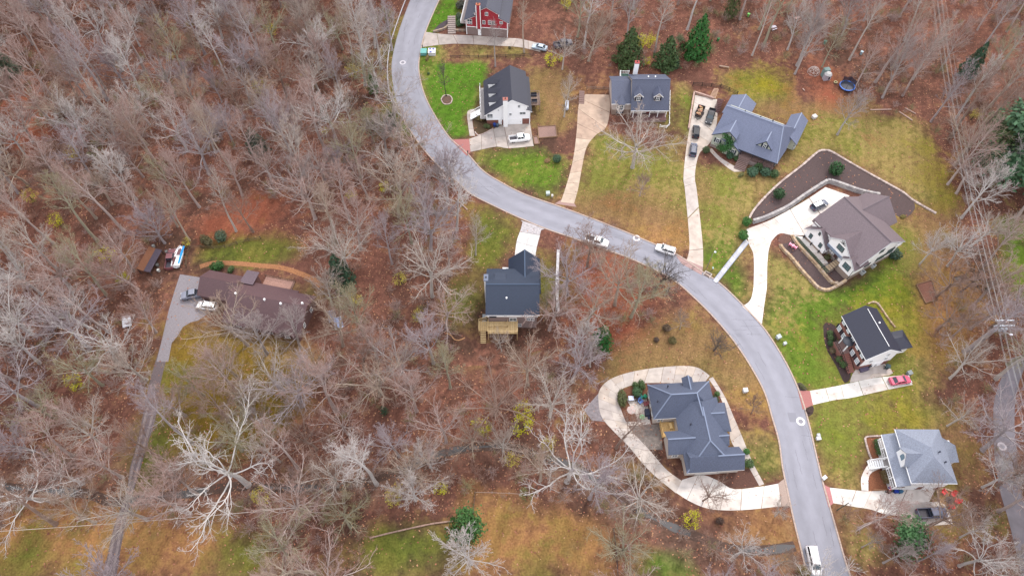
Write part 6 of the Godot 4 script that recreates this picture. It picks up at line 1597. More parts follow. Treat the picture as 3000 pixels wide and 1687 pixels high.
func vehicles():
	var wh = paint(Color(0.78, 0.78, 0.8))
	var blk = paint(Color(0.02, 0.022, 0.03), 0.12)
	var nav = paint(Color(0.06, 0.07, 0.11), 0.15)
	var g = "cars parked along the road"
	var pair = func(a): return a
	for a in [
		["pickup", [Vector2(-0.77, -130.91), Vector2(4.79, -131.78)], wh, "white pickup truck with a black bed on the driveway of the house with dormers", ""],
		["pickup", [Vector2(18.1, -98.29), Vector2(23.12, -96.33)], wh, "white pickup truck parked on the woodland side of the curving road", g],
		["suv", [Vector2(39.12, -93.95), Vector2(34.82, -95.7)], wh, "white estate car facing uphill on the house side of the curving road", g],
		["van", [Vector2(56.12, -26.46), Vector2(56.08, -22.03)], wh, "white minivan driving at the lowest end of the curving road", g],
		["pickup", [Vector2(55.94, -142.91), Vector2(53.45, -136.37)], blk, "black pickup truck beside the log trailer on the narrow driveway", ""],
		["suv", [Vector2(49.4, -131.45), Vector2(50.35, -136.3)], blk, "black estate car, middle of the dark vehicles on the narrow driveway", ""],
		["suv", [Vector2(47.59, -124.48), Vector2(48.88, -130.07)], nav, "dark blue estate car lowest on the narrow driveway", ""],
		["suv", [Vector2(75, -107.29), Vector2(79.54, -109.6)], nav, "dark blue car on the white parking pad below the retaining wall", ""],
		["sedan", [Vector2(80.94, -60.32), Vector2(85.43, -60.98)], paint(Color(0.45, 0.07, 0.13)), "crimson saloon car on the driveway of the brick house", ""],
		["pickup", [Vector2(78.38, -32.73), Vector2(83.33, -32.95)], paint(Color(0.07, 0.075, 0.12)), "dark blue pickup truck near the fire pit with red chairs", ""],
		["sedan", [Vector2(10.38, -167.81), Vector2(6.08, -169.19)], paint(Color(0.34, 0.42, 0.5)), "grey blue saloon car on leaf covered ground behind the red house", ""],
		["pickup", [Vector2(12.71, -169.29), Vector2(17.71, -170.79)], paint(Color(0.07, 0.07, 0.1)), "dark pickup truck half hidden by branches behind the red house", ""],
		["suv", [Vector2(-68, -78.88), Vector2(-71.34, -79.33)], wh, "white car under the branches beside the long brown house", ""],
		["pickup", [Vector2(-71.9, -82.55), Vector2(-75.07, -81.86)], paint(Color(0.16, 0.17, 0.22)), "dark grey truck at the garage of the long brown house", ""],
		["pickup", [Vector2(-81.18, -89.52), Vector2(-81.58, -94.5)], paint(Color(0.17, 0.06, 0.07), 0.6), "old rusty red pickup truck beside the boat at the wood's edge", ""],
	]: car(a[0], a[1][0], a[1][1], a[2], a[3], a[4])
	# log trailer
	var o = thing("trailer", "black utility trailer loaded with firewood beside the black pickup", "trailer")
	var a = Vector3(52.79, 0, -143.28)
	var b = Vector3(51.34, 0, -139.61)
	var d = (b - a).normalized()
	o.position = (a + b) / 2.0
	o.rotation.y = atan2(-d.z, d.x)
	var m = MB.new()
	m.bx(-2.0, 1.9, 0.5, 0.6, -0.95, 0.95); m.bx(-2.0, 1.9, 0.6, 1.0, -1.0, -0.93); m.bx(-2.0, 1.9, 0.6, 1.0, 0.93, 1.0); m.bx(-2.05, -1.98, 0.6, 1.3, -1.0, 1.0)
	part(o, "trailer_bed", m, P(60, 46, 48))
	m = MB.new()
	m.bar(Vector3(1.9, 0.5, -0.8), Vector3(3.2, 0.5, 0), 0.1); m.bar(Vector3(1.9, 0.5, 0.8), Vector3(3.2, 0.5, 0), 0.1); m.bar(Vector3(2.0, 0.5, 0), Vector3(3.4, 0.5, 0), 0.1)
	part(o, "tongue", m, P(40, 40, 46))
	for z in [-1.1, 1.1]:
		m = MB.new()
		m.t = Transform3D(Basis(Vector3.RIGHT, PI / 2), Vector3(0, 0.35, z - 0.1))
		m.cyl(Vector3.ZERO, 0.35, 0.35, 0.2, 14)
		part(o, "wheel", m, P(34, 34, 38))
	for i in 34:
		m = MB.new()
		m.t = Transform3D(Basis(Vector3.UP, rng.randf() * 0.8 - 0.4) * Basis(Vector3.RIGHT, PI / 2), Vector3(rng.randf_range(-1.8, 1.6), rng.randf_range(0.7, 1.25), rng.randf_range(-0.6, 0.2)))
		m.cyl(Vector3.ZERO, 0.14, 0.14, 0.7, 6)
		part(o, "log", m, P(206 + i % 3 * 14, 160 + i % 4 * 10, 138))
	# boat
	o = thing("boat", "white motor boat with a blue stripe under the trees", "boat")
	a = Vector3(-79.58, 0, -89.68)
	b = Vector3(-79.63, 0, -95.67)
	d = (b - a).normalized()
	o.position = (a + b) / 2.0
	o.rotation.y = atan2(-d.z, d.x)
	var len = a.distance_to(b) / 2.0
	m = MB.new()
	var prev = []
	for i in 9:
		var f = i / 8.0
		var w = 1.15 * sqrt(maxf(0.02, 1.0 - pow(maxf(0, f - 0.25) / 0.75, 2.2))) * (0.85 + 0.15 * minf(1, f * 4))
		var x = lerpf(-len, len, f)
		var ring = [Vector3(x, 1.25 + f * 0.2, -w), Vector3(x, 0.7, -w * 0.85), Vector3(x, 0.35 + f * f * 0.5, 0), Vector3(x, 0.7, w * 0.85), Vector3(x, 1.25 + f * 0.2, w)]
		if prev:
			for k in 4: m.quad(prev[k], ring[k], ring[k + 1], prev[k + 1])
		else: m.quad(ring[0], ring[1], ring[3], ring[4])
		prev = ring
	part(o, "hull", m, wh)
	m = MB.new()
	m.prism(V2([-len + 0.2, -0.95, len * 0.3, -0.95, len * 0.95, 0, len * 0.3, 0.95, -len + 0.2, 0.95]), 1.1, 1.2)
	part(o, "deck", m, white())
	m = MB.new()
	m.prism(V2([len * 0.05, -0.55, len * 0.6, -0.45, len * 0.75, 0, len * 0.6, 0.4, len * 0.05, 0.5]), 1.2, 1.23)
	part(o, "cockpit", m, P(130, 96, 100))
	m = MB.new()
	m.prism(V2([-len * 0.9, -0.8, -len * 0.1, -0.85, -len * 0.1, -0.35, -len * 0.9, -0.4]), 1.2, 1.235)
	part(o, "leaf_cover", m, P(112, 76, 78))
	m = MB.new()
	m.prism(V2([-len * 0.75, 0.85, len * 0.9, 0.9, len * 0.95, 0.5, len * 0.2, 0.35, -len * 0.75, 0.45]), 1.2, 1.3)
	part(o, "blue_stripe", m, mat(Color(0.01, 0.22, 0.55), 0.3))
	for x in [-len * 0.5, len * 0.4]: part(o, "cradle", tub([Vector3(x, 0.2, -1.0), Vector3(x, 0.2, 1.0)], 0.15), P(90, 80, 80))

func tub(p, r, k = 6):
	var b = MB.new()
	b.tube(p, r, k)
	return b

func v3(p, y = 0.0): return Vector3(p.x, y, p.y)

func details():
	var gry = [P(196, 190, 190, 0.9, "mottle", 0.6), P(182, 176, 178, 0.9, "mottle", 0.6), P(206, 200, 198, 0.9, "mottle", 0.6)]
	var tan = [P(206, 178, 146, 0.9, "mottle", 0.6), P(222, 194, 160, 0.9, "mottle", 0.6), P(190, 160, 130, 0.9, "mottle", 0.6), P(214, 190, 168, 0.9, "mottle", 0.6)]
	var pink = [P(216, 196, 188, 0.9, "mottle", 0.6), P(228, 208, 200, 0.9, "mottle", 0.6), P(200, 178, 172, 0.9, "mottle", 0.6)]
	# guard rail and walls
	var gl = smooth([Vector2(-33.26, -193.05), Vector2(-34.61, -184.81), Vector2(-35.8, -175.8), Vector2(-36.44, -169.29), Vector2(-36.39, -161.46), Vector2(-35.66, -153.95), Vector2(-34.39, -147.67), Vector2(-32.43, -142.52), Vector2(-30.26, -139.32)])
	var o = thing("guardrail", "thin pale guard rail along the woodland side of the upper bend", "guard rail")
	for i in 18:
		var p = at_len(gl, i / 17.0)
		var b = MB.new()
		b.bx(-0.1, 0.1, 0, 0.8, -0.1, 0.1)
		part(o, "post", b, P(160, 150, 150)).position = v3(p)
	var rb = MB.new()
	ribbon(rb, gl, 0.16, 0.5, 0.82)
	part(o, "rail", rb, P(216, 214, 224, 0.5))
	stone_row("edging_wall", "long pale stone edging round the top of the dark mulch slope", smooth([Vector2(59.09, -104.67), Vector2(60.86, -107.47), Vector2(64.98, -112.12), Vector2(69.93, -116.91), Vector2(76.28, -122.23), Vector2(81.47, -126.93), Vector2(83.38, -127.53), Vector2(85.06, -127.13), Vector2(87.88, -124.37), Vector2(92.51, -119.93), Vector2(97.08, -115.79), Vector2(100.17, -112.85), Vector2(101.7, -110.49), Vector2(106.19, -106.23)], 5), 0.5, 0.35, 96, pink)
	stone_row("retaining_wall", "grey block retaining wall behind the white parking pad", smooth([Vector2(59.65, -103.21), Vector2(63.19, -104.49), Vector2(69.1, -107.64), Vector2(74.44, -111.58), Vector2(80.87, -115.98), Vector2(82.32, -116.09), Vector2(85.36, -114.61), Vector2(88.87, -112.85), Vector2(93.31, -111.58)], 5), 0.6, 0.42, 44, gry, "wall", 3, -0.12)
	stone_row("stone_wall", "outer tan stone wall curving below the pink chairs", smooth([Vector2(65.02, -96.71), Vector2(65.38, -95.24), Vector2(66.96, -92.64), Vector2(68.37, -89.46), Vector2(70.2, -86.04), Vector2(71.32, -84.2), Vector2(72.96, -83.53), Vector2(74.92, -84.14), Vector2(78.44, -86.28)], 5), 0.55, 0.35, 40, tan, "wall", 2, -0.1)
	stone_row("stone_wall", "inner tan stone wall beside the front path of the white gabled house", smooth([Vector2(68.46, -99.54), Vector2(69.03, -97.21), Vector2(70.51, -94.26), Vector2(72.53, -90.41), Vector2(74.24, -86.65), Vector2(75.11, -85.42), Vector2(76.29, -85.48)], 5), 0.55, 0.35, 28, tan, "wall", 2, -0.1)
	stone_row("block_wall", "straight white block wall beside the lot of the dark blue roofed house", [Vector2(11.17, -95.03), Vector2(10.83, -89.89), Vector2(10.53, -85.13), Vector2(10.44, -81.27), Vector2(10.55, -77.64)], 0.7, 0.4, 17, [P(226, 222, 226, 0.8), P(216, 212, 218, 0.8)])
	stone_row("timber_wall", "tan timber retaining wall along the log trailer", [Vector2(51.72, -149.61), Vector2(49.98, -142.91), Vector2(48.15, -135.3)], 0.4, 0.7, 8, [P(206, 172, 160), P(190, 158, 148)])
	stone_row("timber_wall", "short tan timber wall above the log trailer", [Vector2(51.72, -149.61), Vector2(54.34, -148.35), Vector2(56.8, -147.02)], 0.4, 0.7, 5, [P(206, 172, 160), P(190, 158, 148)])
	sheet("concrete_pad", [Vector2(51.89, -148.92), Vector2(56.77, -146.83), Vector2(57.06, -143.65), Vector2(53.64, -143.65), Vector2(51.53, -144.58)], P(166, 146, 156, 0.9, "mottle", 0.3), "mauve concrete pad above the firewood trailer", "pavement", 0.05)
	stone_row("low_wall", "long pinkish stone wall at the edge of the lowest lawn", [Vector2(-27.03, -28.35), Vector2(-23.32, -29.28), Vector2(-18.32, -30.39), Vector2(-15.04, -31.05), Vector2(-11.34, -31.5)], 0.25, 0.35, 18, [P(176, 146, 132), P(166, 138, 124)])
	stone_row("bed_edging", "pale stone edging round the hedge of the upper porch bed", smooth([Vector2(76.22, -48.49), Vector2(73.09, -48.35), Vector2(72.4, -47.95), Vector2(72.32, -46.26), Vector2(72.36, -44.69), Vector2(72.6, -43.18)], 3), 0.35, 0.25, 18, pink)
	stone_row("tree_ring", "ring of pale edging stones round the small dark tree", smooth([Vector2(-19.99, -146.96), Vector2(-19.31, -148.52), Vector2(-17.64, -148.52), Vector2(-16.84, -146.96), Vector2(-17.42, -145.22), Vector2(-19.13, -145.12), Vector2(-19.99, -146.96)], 3), 0.25, 0.2, 20, pink)
	stone_row("bed_edging", "curved pale edging beside the garage of the house with dormers", smooth([Vector2(-10.07, -134.4), Vector2(-9.23, -133.09), Vector2(-7.34, -133.96), Vector2(-5.12, -135.64)], 3), 0.25, 0.2, 8, pink)
	stone_row("fire_ring_edging", "ring of small stones round the gravel circle with red chairs", smooth([Vector2(83.68, -37.66), Vector2(85.35, -37.66), Vector2(86.95, -36.92), Vector2(87.62, -35.65), Vector2(86.38, -34.2), Vector2(84.98, -33.3), Vector2(83.45, -34.74), Vector2(83.68, -37.66)], 3), 0.3, 0.25, 34, tan)
	stone_row("bed_edging", "curved edging behind the brick house", smooth([Vector2(81.79, -79.93), Vector2(83.01, -80.43), Vector2(84.02, -80.18), Vector2(84.75, -78.18), Vector2(85.39, -75.96), Vector2(86.23, -73.77)], 3), 0.3, 0.4, 16, tan)
	# garden stairs of white slabs
	var s = thing("garden_stairs", "long straight white concrete stairs climbing the lawn from the road", "stairs")
	var L = [Vector2(47.2, -86.28), Vector2(57.14, -98.39)]
	var R = [Vector2(47.97, -85.62), Vector2(57.62, -97.22)]
	var base = MB.new()
	base.prism([L[0], L[1], R[1], R[0]], -0.1, 0.03)
	part(s, "stair_base", base, P(112, 116, 124, 0.9))
	var n = 48
	for i in n:
		var k = i % 12
		if k in [1, 2]: continue
		var f0 = float(i) / n
		var f1 = (i + (2.96 if k == 0 else 0.58)) / n
		if k == 0 or k == 11: f1 = minf(i + (2.96 if k == 0 else 0.9), n) / n
		var b = MB.new()
		b.prism([L[0].lerp(L[1], f0), L[0].lerp(L[1], f1), R[0].lerp(R[1], f1), R[0].lerp(R[1], f0)], 0.0, 0.2)
		part(s, "tread" if k else "landing", b, P(232, 232, 238, 0.8))
	for e in [L, R]:
		var b = MB.new()
		ribbon(b, e, 0.16, 0, 0.26)
		part(s, "stringer", b, P(170, 176, 196, 0.8))
	# fences
	fence("wooden fence of the courtyard beside the long brown house", [Vector2(-77.47, -90.3), Vector2(-78.33, -95.5), Vector2(-76.61, -95.92), Vector2(-71.95, -95.5), Vector2(-69.7, -95.64), Vector2(-66.58, -97.04), Vector2(-63.57, -98.03), Vector2(-61.36, -98.46)], 1.1, P(112, 96, 74), 2.6)
	fence("low dark fence between the red house and the bright lawn", [Vector2(-18.06, -164.45), Vector2(-12.5, -164.56), Vector2(-5.55, -164.66), Vector2(1.42, -165.08), Vector2(6.3, -165.6)], 1.0, P(70, 56, 54), 2.6, 2)
	fence("dark fence dividing the orange leaf field and the bright green lawn", [Vector2(19.36, -29.95), Vector2(19.53, -25.87), Vector2(19.52, -21.23)], 1.2, P(84, 64, 60), 2.2, 3)
	fence("dark fence running up from the round evergreen bush", [Vector2(-7.26, -36.85), Vector2(-7.42, -35.04), Vector2(-7.46, -32.88)], 1.1, P(96, 76, 70), 2.2, 3)
	fence("grey wire fence across the orange leaf field", [Vector2(-7.26, -36.85), Vector2(-3.33, -36.8), Vector2(0, -36.64), Vector2(2.78, -36.47)], 1.0, P(190, 170, 160), 3.0, 1)
	fence("dark fence above the firewood trailer", [Vector2(51.74, -152.59), Vector2(55.72, -152.2), Vector2(59.43, -151.81), Vector2(61.62, -150.46), Vector2(63.73, -148.73)], 1.4, P(46, 38, 34), 2.2, 3)
	fence("white rail fence at the corner of the grey roofed house", [Vector2(44.85, -149.58), Vector2(43.91, -142.99), Vector2(42.93, -135.73), Vector2(40.41, -136.18)], 0.9, white(), 1.8, 2)
	fence("low fence on the retaining edge beside the long tan driveway", [Vector2(21.32, -151.27), Vector2(24.83, -151.12), Vector2(28.39, -151.03)], 1.0, P(150, 130, 120), 2.0, 2)
	# raised plots and small structures
	var w = P(150, 116, 88, 0.9, "mottle", 0.5)
	for q in [[[Vector2(94.57, -85.14), Vector2(98.52, -86.39), Vector2(98.16, -81.08), Vector2(95.11, -80.12)], "fallen leaves filling a low timber framed garden plot"], [[Vector2(103.92, -87.23), Vector2(105.91, -87.6), Vector2(105.83, -86.31), Vector2(103.94, -85.95)], "small dark framed cold frame on leaf covered ground"], [[Vector2(7.04, -136.17), Vector2(11.95, -136.62), Vector2(12.19, -132.43), Vector2(7.18, -131.87)], "low wooden platform by the tan driveway"], [[Vector2(5.76, -132.43), Vector2(6.87, -132.65), Vector2(7.39, -129.84), Vector2(6.03, -129.62)], "small empty timber planter beside the white pickup"]]:
		var g = thing("raised_bed", q[1], "raised bed")
		var b = MB.new()
		b.prism(q[0], 0, 0.22)
		part(g, "soil", b, P(170, 116, 98, 1.0, "grain", 0.4) if q[1].begins_with("fallen") else P(60, 58, 66, 0.5) if q[1].begins_with("small dark") else P(168, 134, 124, 0.9, "mottle", 0.5))
		for i in 4:
			b = MB.new()
			ribbon(b, [q[0][i], q[0][(i + 1) % 4]], 0.2, 0, 0.4)
			part(g, "board", b, w)
	# pallet steps by the pale green house
	var pg = thing("wooden_pallet", "pale wooden frame of ladder slats above the firewood trailer", "pallet")
	var pq = [Vector2(57.56, -151.04), Vector2(58.78, -150.77), Vector2(57.36, -147.21), Vector2(55.89, -147.7)]
	for i in 8:
		var b = MB.new()
		var f = i / 7.0
		ribbon(b, [pq[0].lerp(pq[3], f), pq[1].lerp(pq[2], f)], 0.22, 0.3, 0.4)
		part(pg, "slat", b, P(214, 176, 150))
	for e in [[0, 3], [1, 2]]:
		var b = MB.new()
		ribbon(b, [pq[e[0]], pq[e[1]]], 0.16, 0.0, 0.3)
		part(pg, "beam", b, P(196, 160, 138))
	# deck stairs by the driveway
	var ds = thing("wooden_stairs", "dark wooden stairs between the black pickup and the pale green house", "stairs", Vector3(56.76, 0, -141.8))
	stairs(ds, Vector3.ZERO, Vector3(58.28, 1.6, -145.65) - Vector3(56.76, 0, -141.8), 1.6, 9, P(96, 62, 66))
	var wsx = thing("wooden_steps", "weathered brown timber steps beside the tan parking area", "steps", Vector3(19.48, 0, -145.22))
	stairs(wsx, Vector3.ZERO, Vector3(19.85, 0.6, -149.87) - Vector3(19.48, 0, -145.22), 1.5, 7, P(140, 112, 106), "step", 0.2)
	# trampoline, climbing dome, playhouse, tyre
	o = thing("trampoline", "round black trampoline with a blue rim at the wood's edge", "trampoline", Vector3(95.51, 0, -151.64))
	var b = MB.new()
	b.cyl(Vector3(0, 0.85, 0), 1.95, 1.95, 0.03, 32)
	part(o, "jumping_mat", b, P(36, 42, 70, 0.6))
	b = MB.new()
	var ring = []
	for i in 33: ring.append(Vector3(cos(TAU * i / 32.0) * 2.05, 0.9, sin(TAU * i / 32.0) * 2.05))
	b.tube(ring, 0.16, 6)
	part(o, "rim", b, mat(Color(0.03, 0.13, 0.5), 0.5))
	for i in 6:
		var a = TAU * i / 6.0
		var p = Vector3(cos(a) * 2.1, 0, sin(a) * 2.1)
		part(o, "pole", tub([p, p + Vector3(0, 2.7, 0)], 0.05), P(50, 50, 62))
		b = MB.new()
		var a2 = TAU * (i + 1) / 6.0
		var p2 = Vector3(cos(a2) * 2.1, 0, sin(a2) * 2.1)
		if i in [3, 4, 5]:
			b.quad(p + Vector3(0, 0.95, 0), p2 + Vector3(0, 0.95, 0), (p2 + p) / 2.0 * 0.98 + Vector3(0, 2.35, 0), p + Vector3(0, 2.65, 0))
			b.tri(p2 + Vector3(0, 0.95, 0), p2 + Vector3(0, 2.65, 0), (p2 + p) / 2.0 * 0.98 + Vector3(0, 2.35, 0))
			var nm = StandardMaterial3D.new()
			nm.albedo_color = Color(0.12, 0.13, 0.22, 0.82)
			nm.transparency = BaseMaterial3D.TRANSPARENCY_ALPHA
			nm.roughness = 0.9
			part(o, "net", b, nm)
	o = thing("climbing_dome", "pale metal climbing dome of triangles beside a bare tree", "climbing frame", Vector3(87.68, 0, -158.23))
	var rings = []
	for k in 4:
		var rr = []
		var e = [0.0, 0.5, 1.0, 1.57][k]
		for i in (1 if k == 3 else 8): rr.append(Vector3(cos(TAU * (i + 0.5 * (k % 2)) / 8.0) * cos(e) * 1.75, sin(e) * 1.75, sin(TAU * (i + 0.5 * (k % 2)) / 8.0) * cos(e) * 1.75))
		rings.append(rr)
	var cm = P(216, 200, 194, 0.5)
	for k in 4:
		for i in rings[k].size():
			if rings[k].size() > 1: part(o, "bar", tub([rings[k][i], rings[k][(i + 1) % 8]], 0.055, 5), cm)
			if k < 3:
				part(o, "bar", tub([rings[k][i], rings[k + 1][i % rings[k + 1].size()]], 0.055, 5), cm)
				if rings[k + 1].size() > 1: part(o, "bar", tub([rings[k][i], rings[k + 1][(i + (7 if k % 2 == 0 else 1)) % 8]], 0.055, 5), cm)
	o = thing("garden_shed", "small grey and teal playhouse among bare trees near the trampoline", "playhouse", Vector3(90.58, 0, -155.39), 0.2)
	b = MB.new()
	b.prism(V2([-0.95, 0.7, 0.95, 0.7, 0.95, -0.5, -0.95, -0.5]), 0, 1.9)
	part(o, "wall", b, P(192, 184, 196))
	b = MB.new()
	b.cyl(Vector3(0, 1.9, 0.1), 1.15, 0.7, 0.5, 8)
	part(o, "roof", b, P(206, 204, 204))
	b = MB.new()
	b.bx(-0.8, 0.9, 0, 2.6, -2.0, -0.7)
	part(o, "rear_room", b, P(132, 158, 156))
	b = MB.new()
	b.bx(0.2, 0.6, 0.3, 1.2, 0.7, 0.74)
	part(o, "door", b, P(40, 40, 46))
	o = thing("tyre_planter", "upright white and orange rimmed tyre beside the trampoline", "planter", Vector3(92.92, 0, -153.76))
	b = MB.new()
	ring = []
	for i in 17: ring.append(Vector3(cos(TAU * i / 16.0) * 0.42, 0.35, sin(TAU * i / 16.0) * 0.42))
	b.tube(ring, 0.12, 6)
	part(o, "rim", b, P(232, 220, 170))
	b = MB.new()
	b.cyl(Vector3.ZERO, 0.48, 0.42, 0.34, 16, false)
	part(o, "body", b, P(86, 66, 58))
	# chairs, fire pits, tables
	var rc = mat(Color(0.55, 0.02, 0.025), 0.5)
	var at = [Vector3(84.7, 0, -36.83), Vector3(86.33, 0, -36.47), Vector3(86.58, 0, -35.19), Vector3(85.23, 0, -34.16)]
	var pit = Vector3(85.38, 0, -35.46)
	var cl = ["red garden chair nearest the garage corner at the fire pit", "red garden chair at the back of the fire pit circle near the lawn", "red garden chair between the fire pit and the bare tree", "red garden chair at the fire pit nearest the dark pickup"]
	for i in 4:
		var d = pit - at[i]
		chair(at[i], atan2(d.x, d.z), rc, cl[i], "red chairs round the fire pit")
	o = thing("fire_pit", "round black fire pit in the middle of the red chairs", "fire pit", pit)
	b = MB.new()
	ring = []
	for i in 17: ring.append(Vector3(cos(TAU * i / 16.0) * 0.55, 0.25, sin(TAU * i / 16.0) * 0.55))
	b.tube(ring, 0.14, 6)
	part(o, "rim", b, P(96, 84, 92))
	b = MB.new()
	b.cyl(Vector3(0, 0, 0), 0.55, 0.5, 0.15, 16)
	part(o, "bowl", b, P(34, 32, 38))
	var pk = mat(Color(0.8, 0.28, 0.4), 0.5)
	chair(Vector3(67.64, 0, -96.38), 2.4, pk, "pink garden chair nearer the driveway on the leaf bed", "pink chairs on the leaf bed")
	chair(Vector3(68.38, 0, -95.73), 2.4, pk, "pink garden chair farther from the driveway on the leaf bed", "pink chairs on the leaf bed")
	o = thing("parasol", "pale octagonal parasol with faded print on the brown bed of the patio", "parasol", Vector3(24.66, 0, -53.29))
	for i in 8:
		b = MB.new()
		var a = TAU * i / 8.0
		var c = TAU * (i + 1) / 8.0
		b.tri(Vector3(0, 2.5, 0), Vector3(cos(a) * 0.95, 2.2, sin(a) * 0.95), Vector3(cos(c) * 0.95, 2.2, sin(c) * 0.95))
		part(o, "panel", b, P(236 - i % 2 * 16, 206, 200, 0.8, "cells", 1.0))
	part(o, "pole", tub([Vector3.ZERO, Vector3(0, 2.55, 0)], 0.04), P(120, 100, 90))
	o = thing("patio_table", "square white topped table on the patio by the hedge", "table", Vector3(25.13, 0, -56.53), 0.05)
	b = MB.new()
	b.bx(-0.55, 0.55, 0.7, 0.78, -0.5, 0.5)
	part(o, "table_top", b, P(206, 214, 240, 0.4))
	for x in [-0.45, 0.45]:
		for z in [-0.4, 0.4]:
			b = MB.new()
			b.bx(x - 0.04, x + 0.04, 0, 0.7, z - 0.04, z + 0.04)
			part(o, "leg", b, P(90, 80, 84))
	chair(Vector3(26.57, 0, -56.23), -0.4, P(70, 60, 66), "dark patio chair beside the white topped table", "")
	chair(Vector3(27.13, 0, -55.86), 0.6, P(110, 150, 225), "blue plastic chair on the patio beside the green bins", "")
	chair(Vector3(28.05, 0, -55.34), -1.5, P(150, 80, 84), "red brown chair against the cream wall of the patio", "")
	bin_(Vector3(27.25, 0, -56.76), P(40, 116, 112), P(36, 128, 120), "teal bin on the patio below the round hedge")
	bin_(Vector3(28.13, 0, -56.87), P(30, 120, 84), P(30, 136, 100), "green bin at the house corner of the patio")
	o = thing("grill", "black covered grill against the cream wall of the patio", "grill", Vector3(28.21, 0, -53.29))
	b = MB.new()
	b.bx(-0.45, 0.45, 0, 1.1, -0.75, 0.65)
	part(o, "cover", b, P(48, 56, 78))
	b = MB.new()
	b.bx(0.1, 0.5, 0, 0.7, 0.66, 1.2)
	part(o, "side_box", b, P(56, 60, 92))
	o = thing("patio_table", "round green table at the lower edge of the patio", "table", Vector3(27.02, 0, -52.41))
	b = MB.new()
	b.cyl(Vector3(0, 0.66, 0), 0.55, 0.55, 0.06, 16)
	part(o, "table_top", b, P(130, 196, 146))
	b = MB.new()
	b.cyl(Vector3.ZERO, 0.35, 0.08, 0.66, 10)
	part(o, "pedestal", b, P(100, 166, 120))
	o = thing("deck_table", "small yellow wooden table on the deck of the blue roofed house", "table", Vector3(32.64, 0.6, -50.3), 0.2)
	b = MB.new()
	b.bx(-0.3, 0.3, 0.55, 0.62, -0.6, 0.6); b.bx(-0.25, 0.25, 0, 0.55, -0.5, -0.42); b.bx(-0.25, 0.25, 0, 0.55, 0.42, 0.5)
	part(o, "table_top", b, P(250, 214, 150))
	# bins, coolers, heat pumps
	bin_(Vector3(-4.75, 0, -136.4), P(28, 62, 140), P(30, 70, 160), "blue bin at the garage of the house with dormers")
	bin_(Vector3(-4, 0, -136.26), P(70, 84, 104), P(80, 96, 118), "grey bin beside the blue bin at the garage with the white chimney")
	bin_(Vector3(75.23, 0, -37.02), P(24, 56, 160), P(26, 62, 176), "blue bin at the porch corner of the pale grey roofed house")
	bin_(Vector3(76.06, 0, -37), P(60, 110, 150), P(66, 120, 160), "pale blue bin between the blue bin and the garage door")
	bin_(Vector3(73.84, 0, -37.02), P(96, 64, 56), P(106, 74, 66), "brown bin beside the orange bark bed")
	bin_(Vector3(77.62, 0, -64.1), P(60, 58, 70), P(70, 68, 80), "dark bin by the garage door of the brick house")
	bin_(Vector3(78.84, 0, -64.43), P(200, 200, 206), P(210, 210, 214), "white bin by the garage door of the brick house")
	bin_(Vector3(81.31, 0, -63.76), P(50, 72, 78), P(56, 80, 86), "dark green bin at the outer edge of the brick house pad", 0.4, 1.2)
	utility_box(Vector3(76.28, 0, -63.31), P(96, 86, 112), "purple grey storage chest at the brick house garage", 0.3, Vector3(1.9, 0.6, 0.8))
	utility_box(Vector3(85.81, 0, -62.42), P(150, 158, 160), "grey box at the far corner of the red car's drive", 0.3)
	for q in [[Vector3(85.79, 0, -90.25), "grey heat pump nearer the dark round shrub beside the white gabled house"], [Vector3(82.77, 0, -88.36), "grey heat pump nearer the stone corner of the white gabled house"], [Vector3(75.03, 0, -128.36), "grey heat pump at the lower end wall of the pale green house"], [Vector3(75.77, 0, -129.65), "second grey heat pump at the end wall of the pale green house"]]:
		o = thing("heat_pump", q[1], "heat pump", q[0], 0.6, "")
		b = MB.new()
		b.bx(-0.45, 0.45, 0, 0.95, -0.45, 0.45)
		part(o, "body", b, P(200, 204, 206))
		b = MB.new()
		b.cyl(Vector3(0, 0.951, 0), 0.36, 0.34, 0.03, 14)
		part(o, "fan", b, P(110, 116, 120))
	utility_box(Vector3(83.51, 0, -139.79), P(222, 218, 216), "white box on the lawn behind the pale green house", 0.5, Vector3(1.2, 0.7, 1.0))
	utility_box(Vector3(59.39, 0, -71.22), P(196, 206, 210), "pale utility box on the lawn by the road above the brick house", 0.4)
	utility_box(Vector3(60.47, 0, -69.63), P(206, 214, 216), "second pale utility box by the road above the brick house", 0.4, Vector3(0.6, 0.6, 0.5))
	utility_box(Vector3(49.62, 0, -58.39), P(232, 232, 238), "white utility box on brown lawn beside the loop drive", 0.1)
	utility_box(Vector3(62.72, 0, -47.85), P(232, 232, 238), "white utility box by the kerb above the porch lawn", 0.1, Vector3(0.8, 0.6, 0.6))
	utility_box(Vector3(62.9, 0, -48.61), P(216, 220, 226), "smaller white post box by the kerb above the porch lawn", 0.1, Vector3(0.5, 0.5, 0.4))
	utility_box(Vector3(62.02, 0, -39.81), P(230, 230, 236), "white utility cover near the pink brick apron", 0.6, Vector3(0.9, 0.4, 0.6))
	utility_box(Vector3(9.15, 0, -112.43), P(196, 210, 206), "pale green utility box beside the tan driveway near the road", 0.1)
	utility_box(Vector3(10.24, 0, -111.73), P(222, 216, 214), "small white utility post beside the tan driveway near the road", 0.1, Vector3(0.4, 0.6, 0.4))
	utility_box(Vector3(-26.2, 0, -166.39), P(120, 190, 186), "teal electrical cabinet with dark handles by the upper road", 0.0, Vector3(1.7, 1.0, 1.9))
	utility_box(Vector3(-23.75, 0, -166.39), P(245, 245, 250), "white equipment cabinet beside the teal one by the upper road", 0.0, Vector3(2.1, 1.1, 2.0))
	o = get_child(get_child_count() - 1)
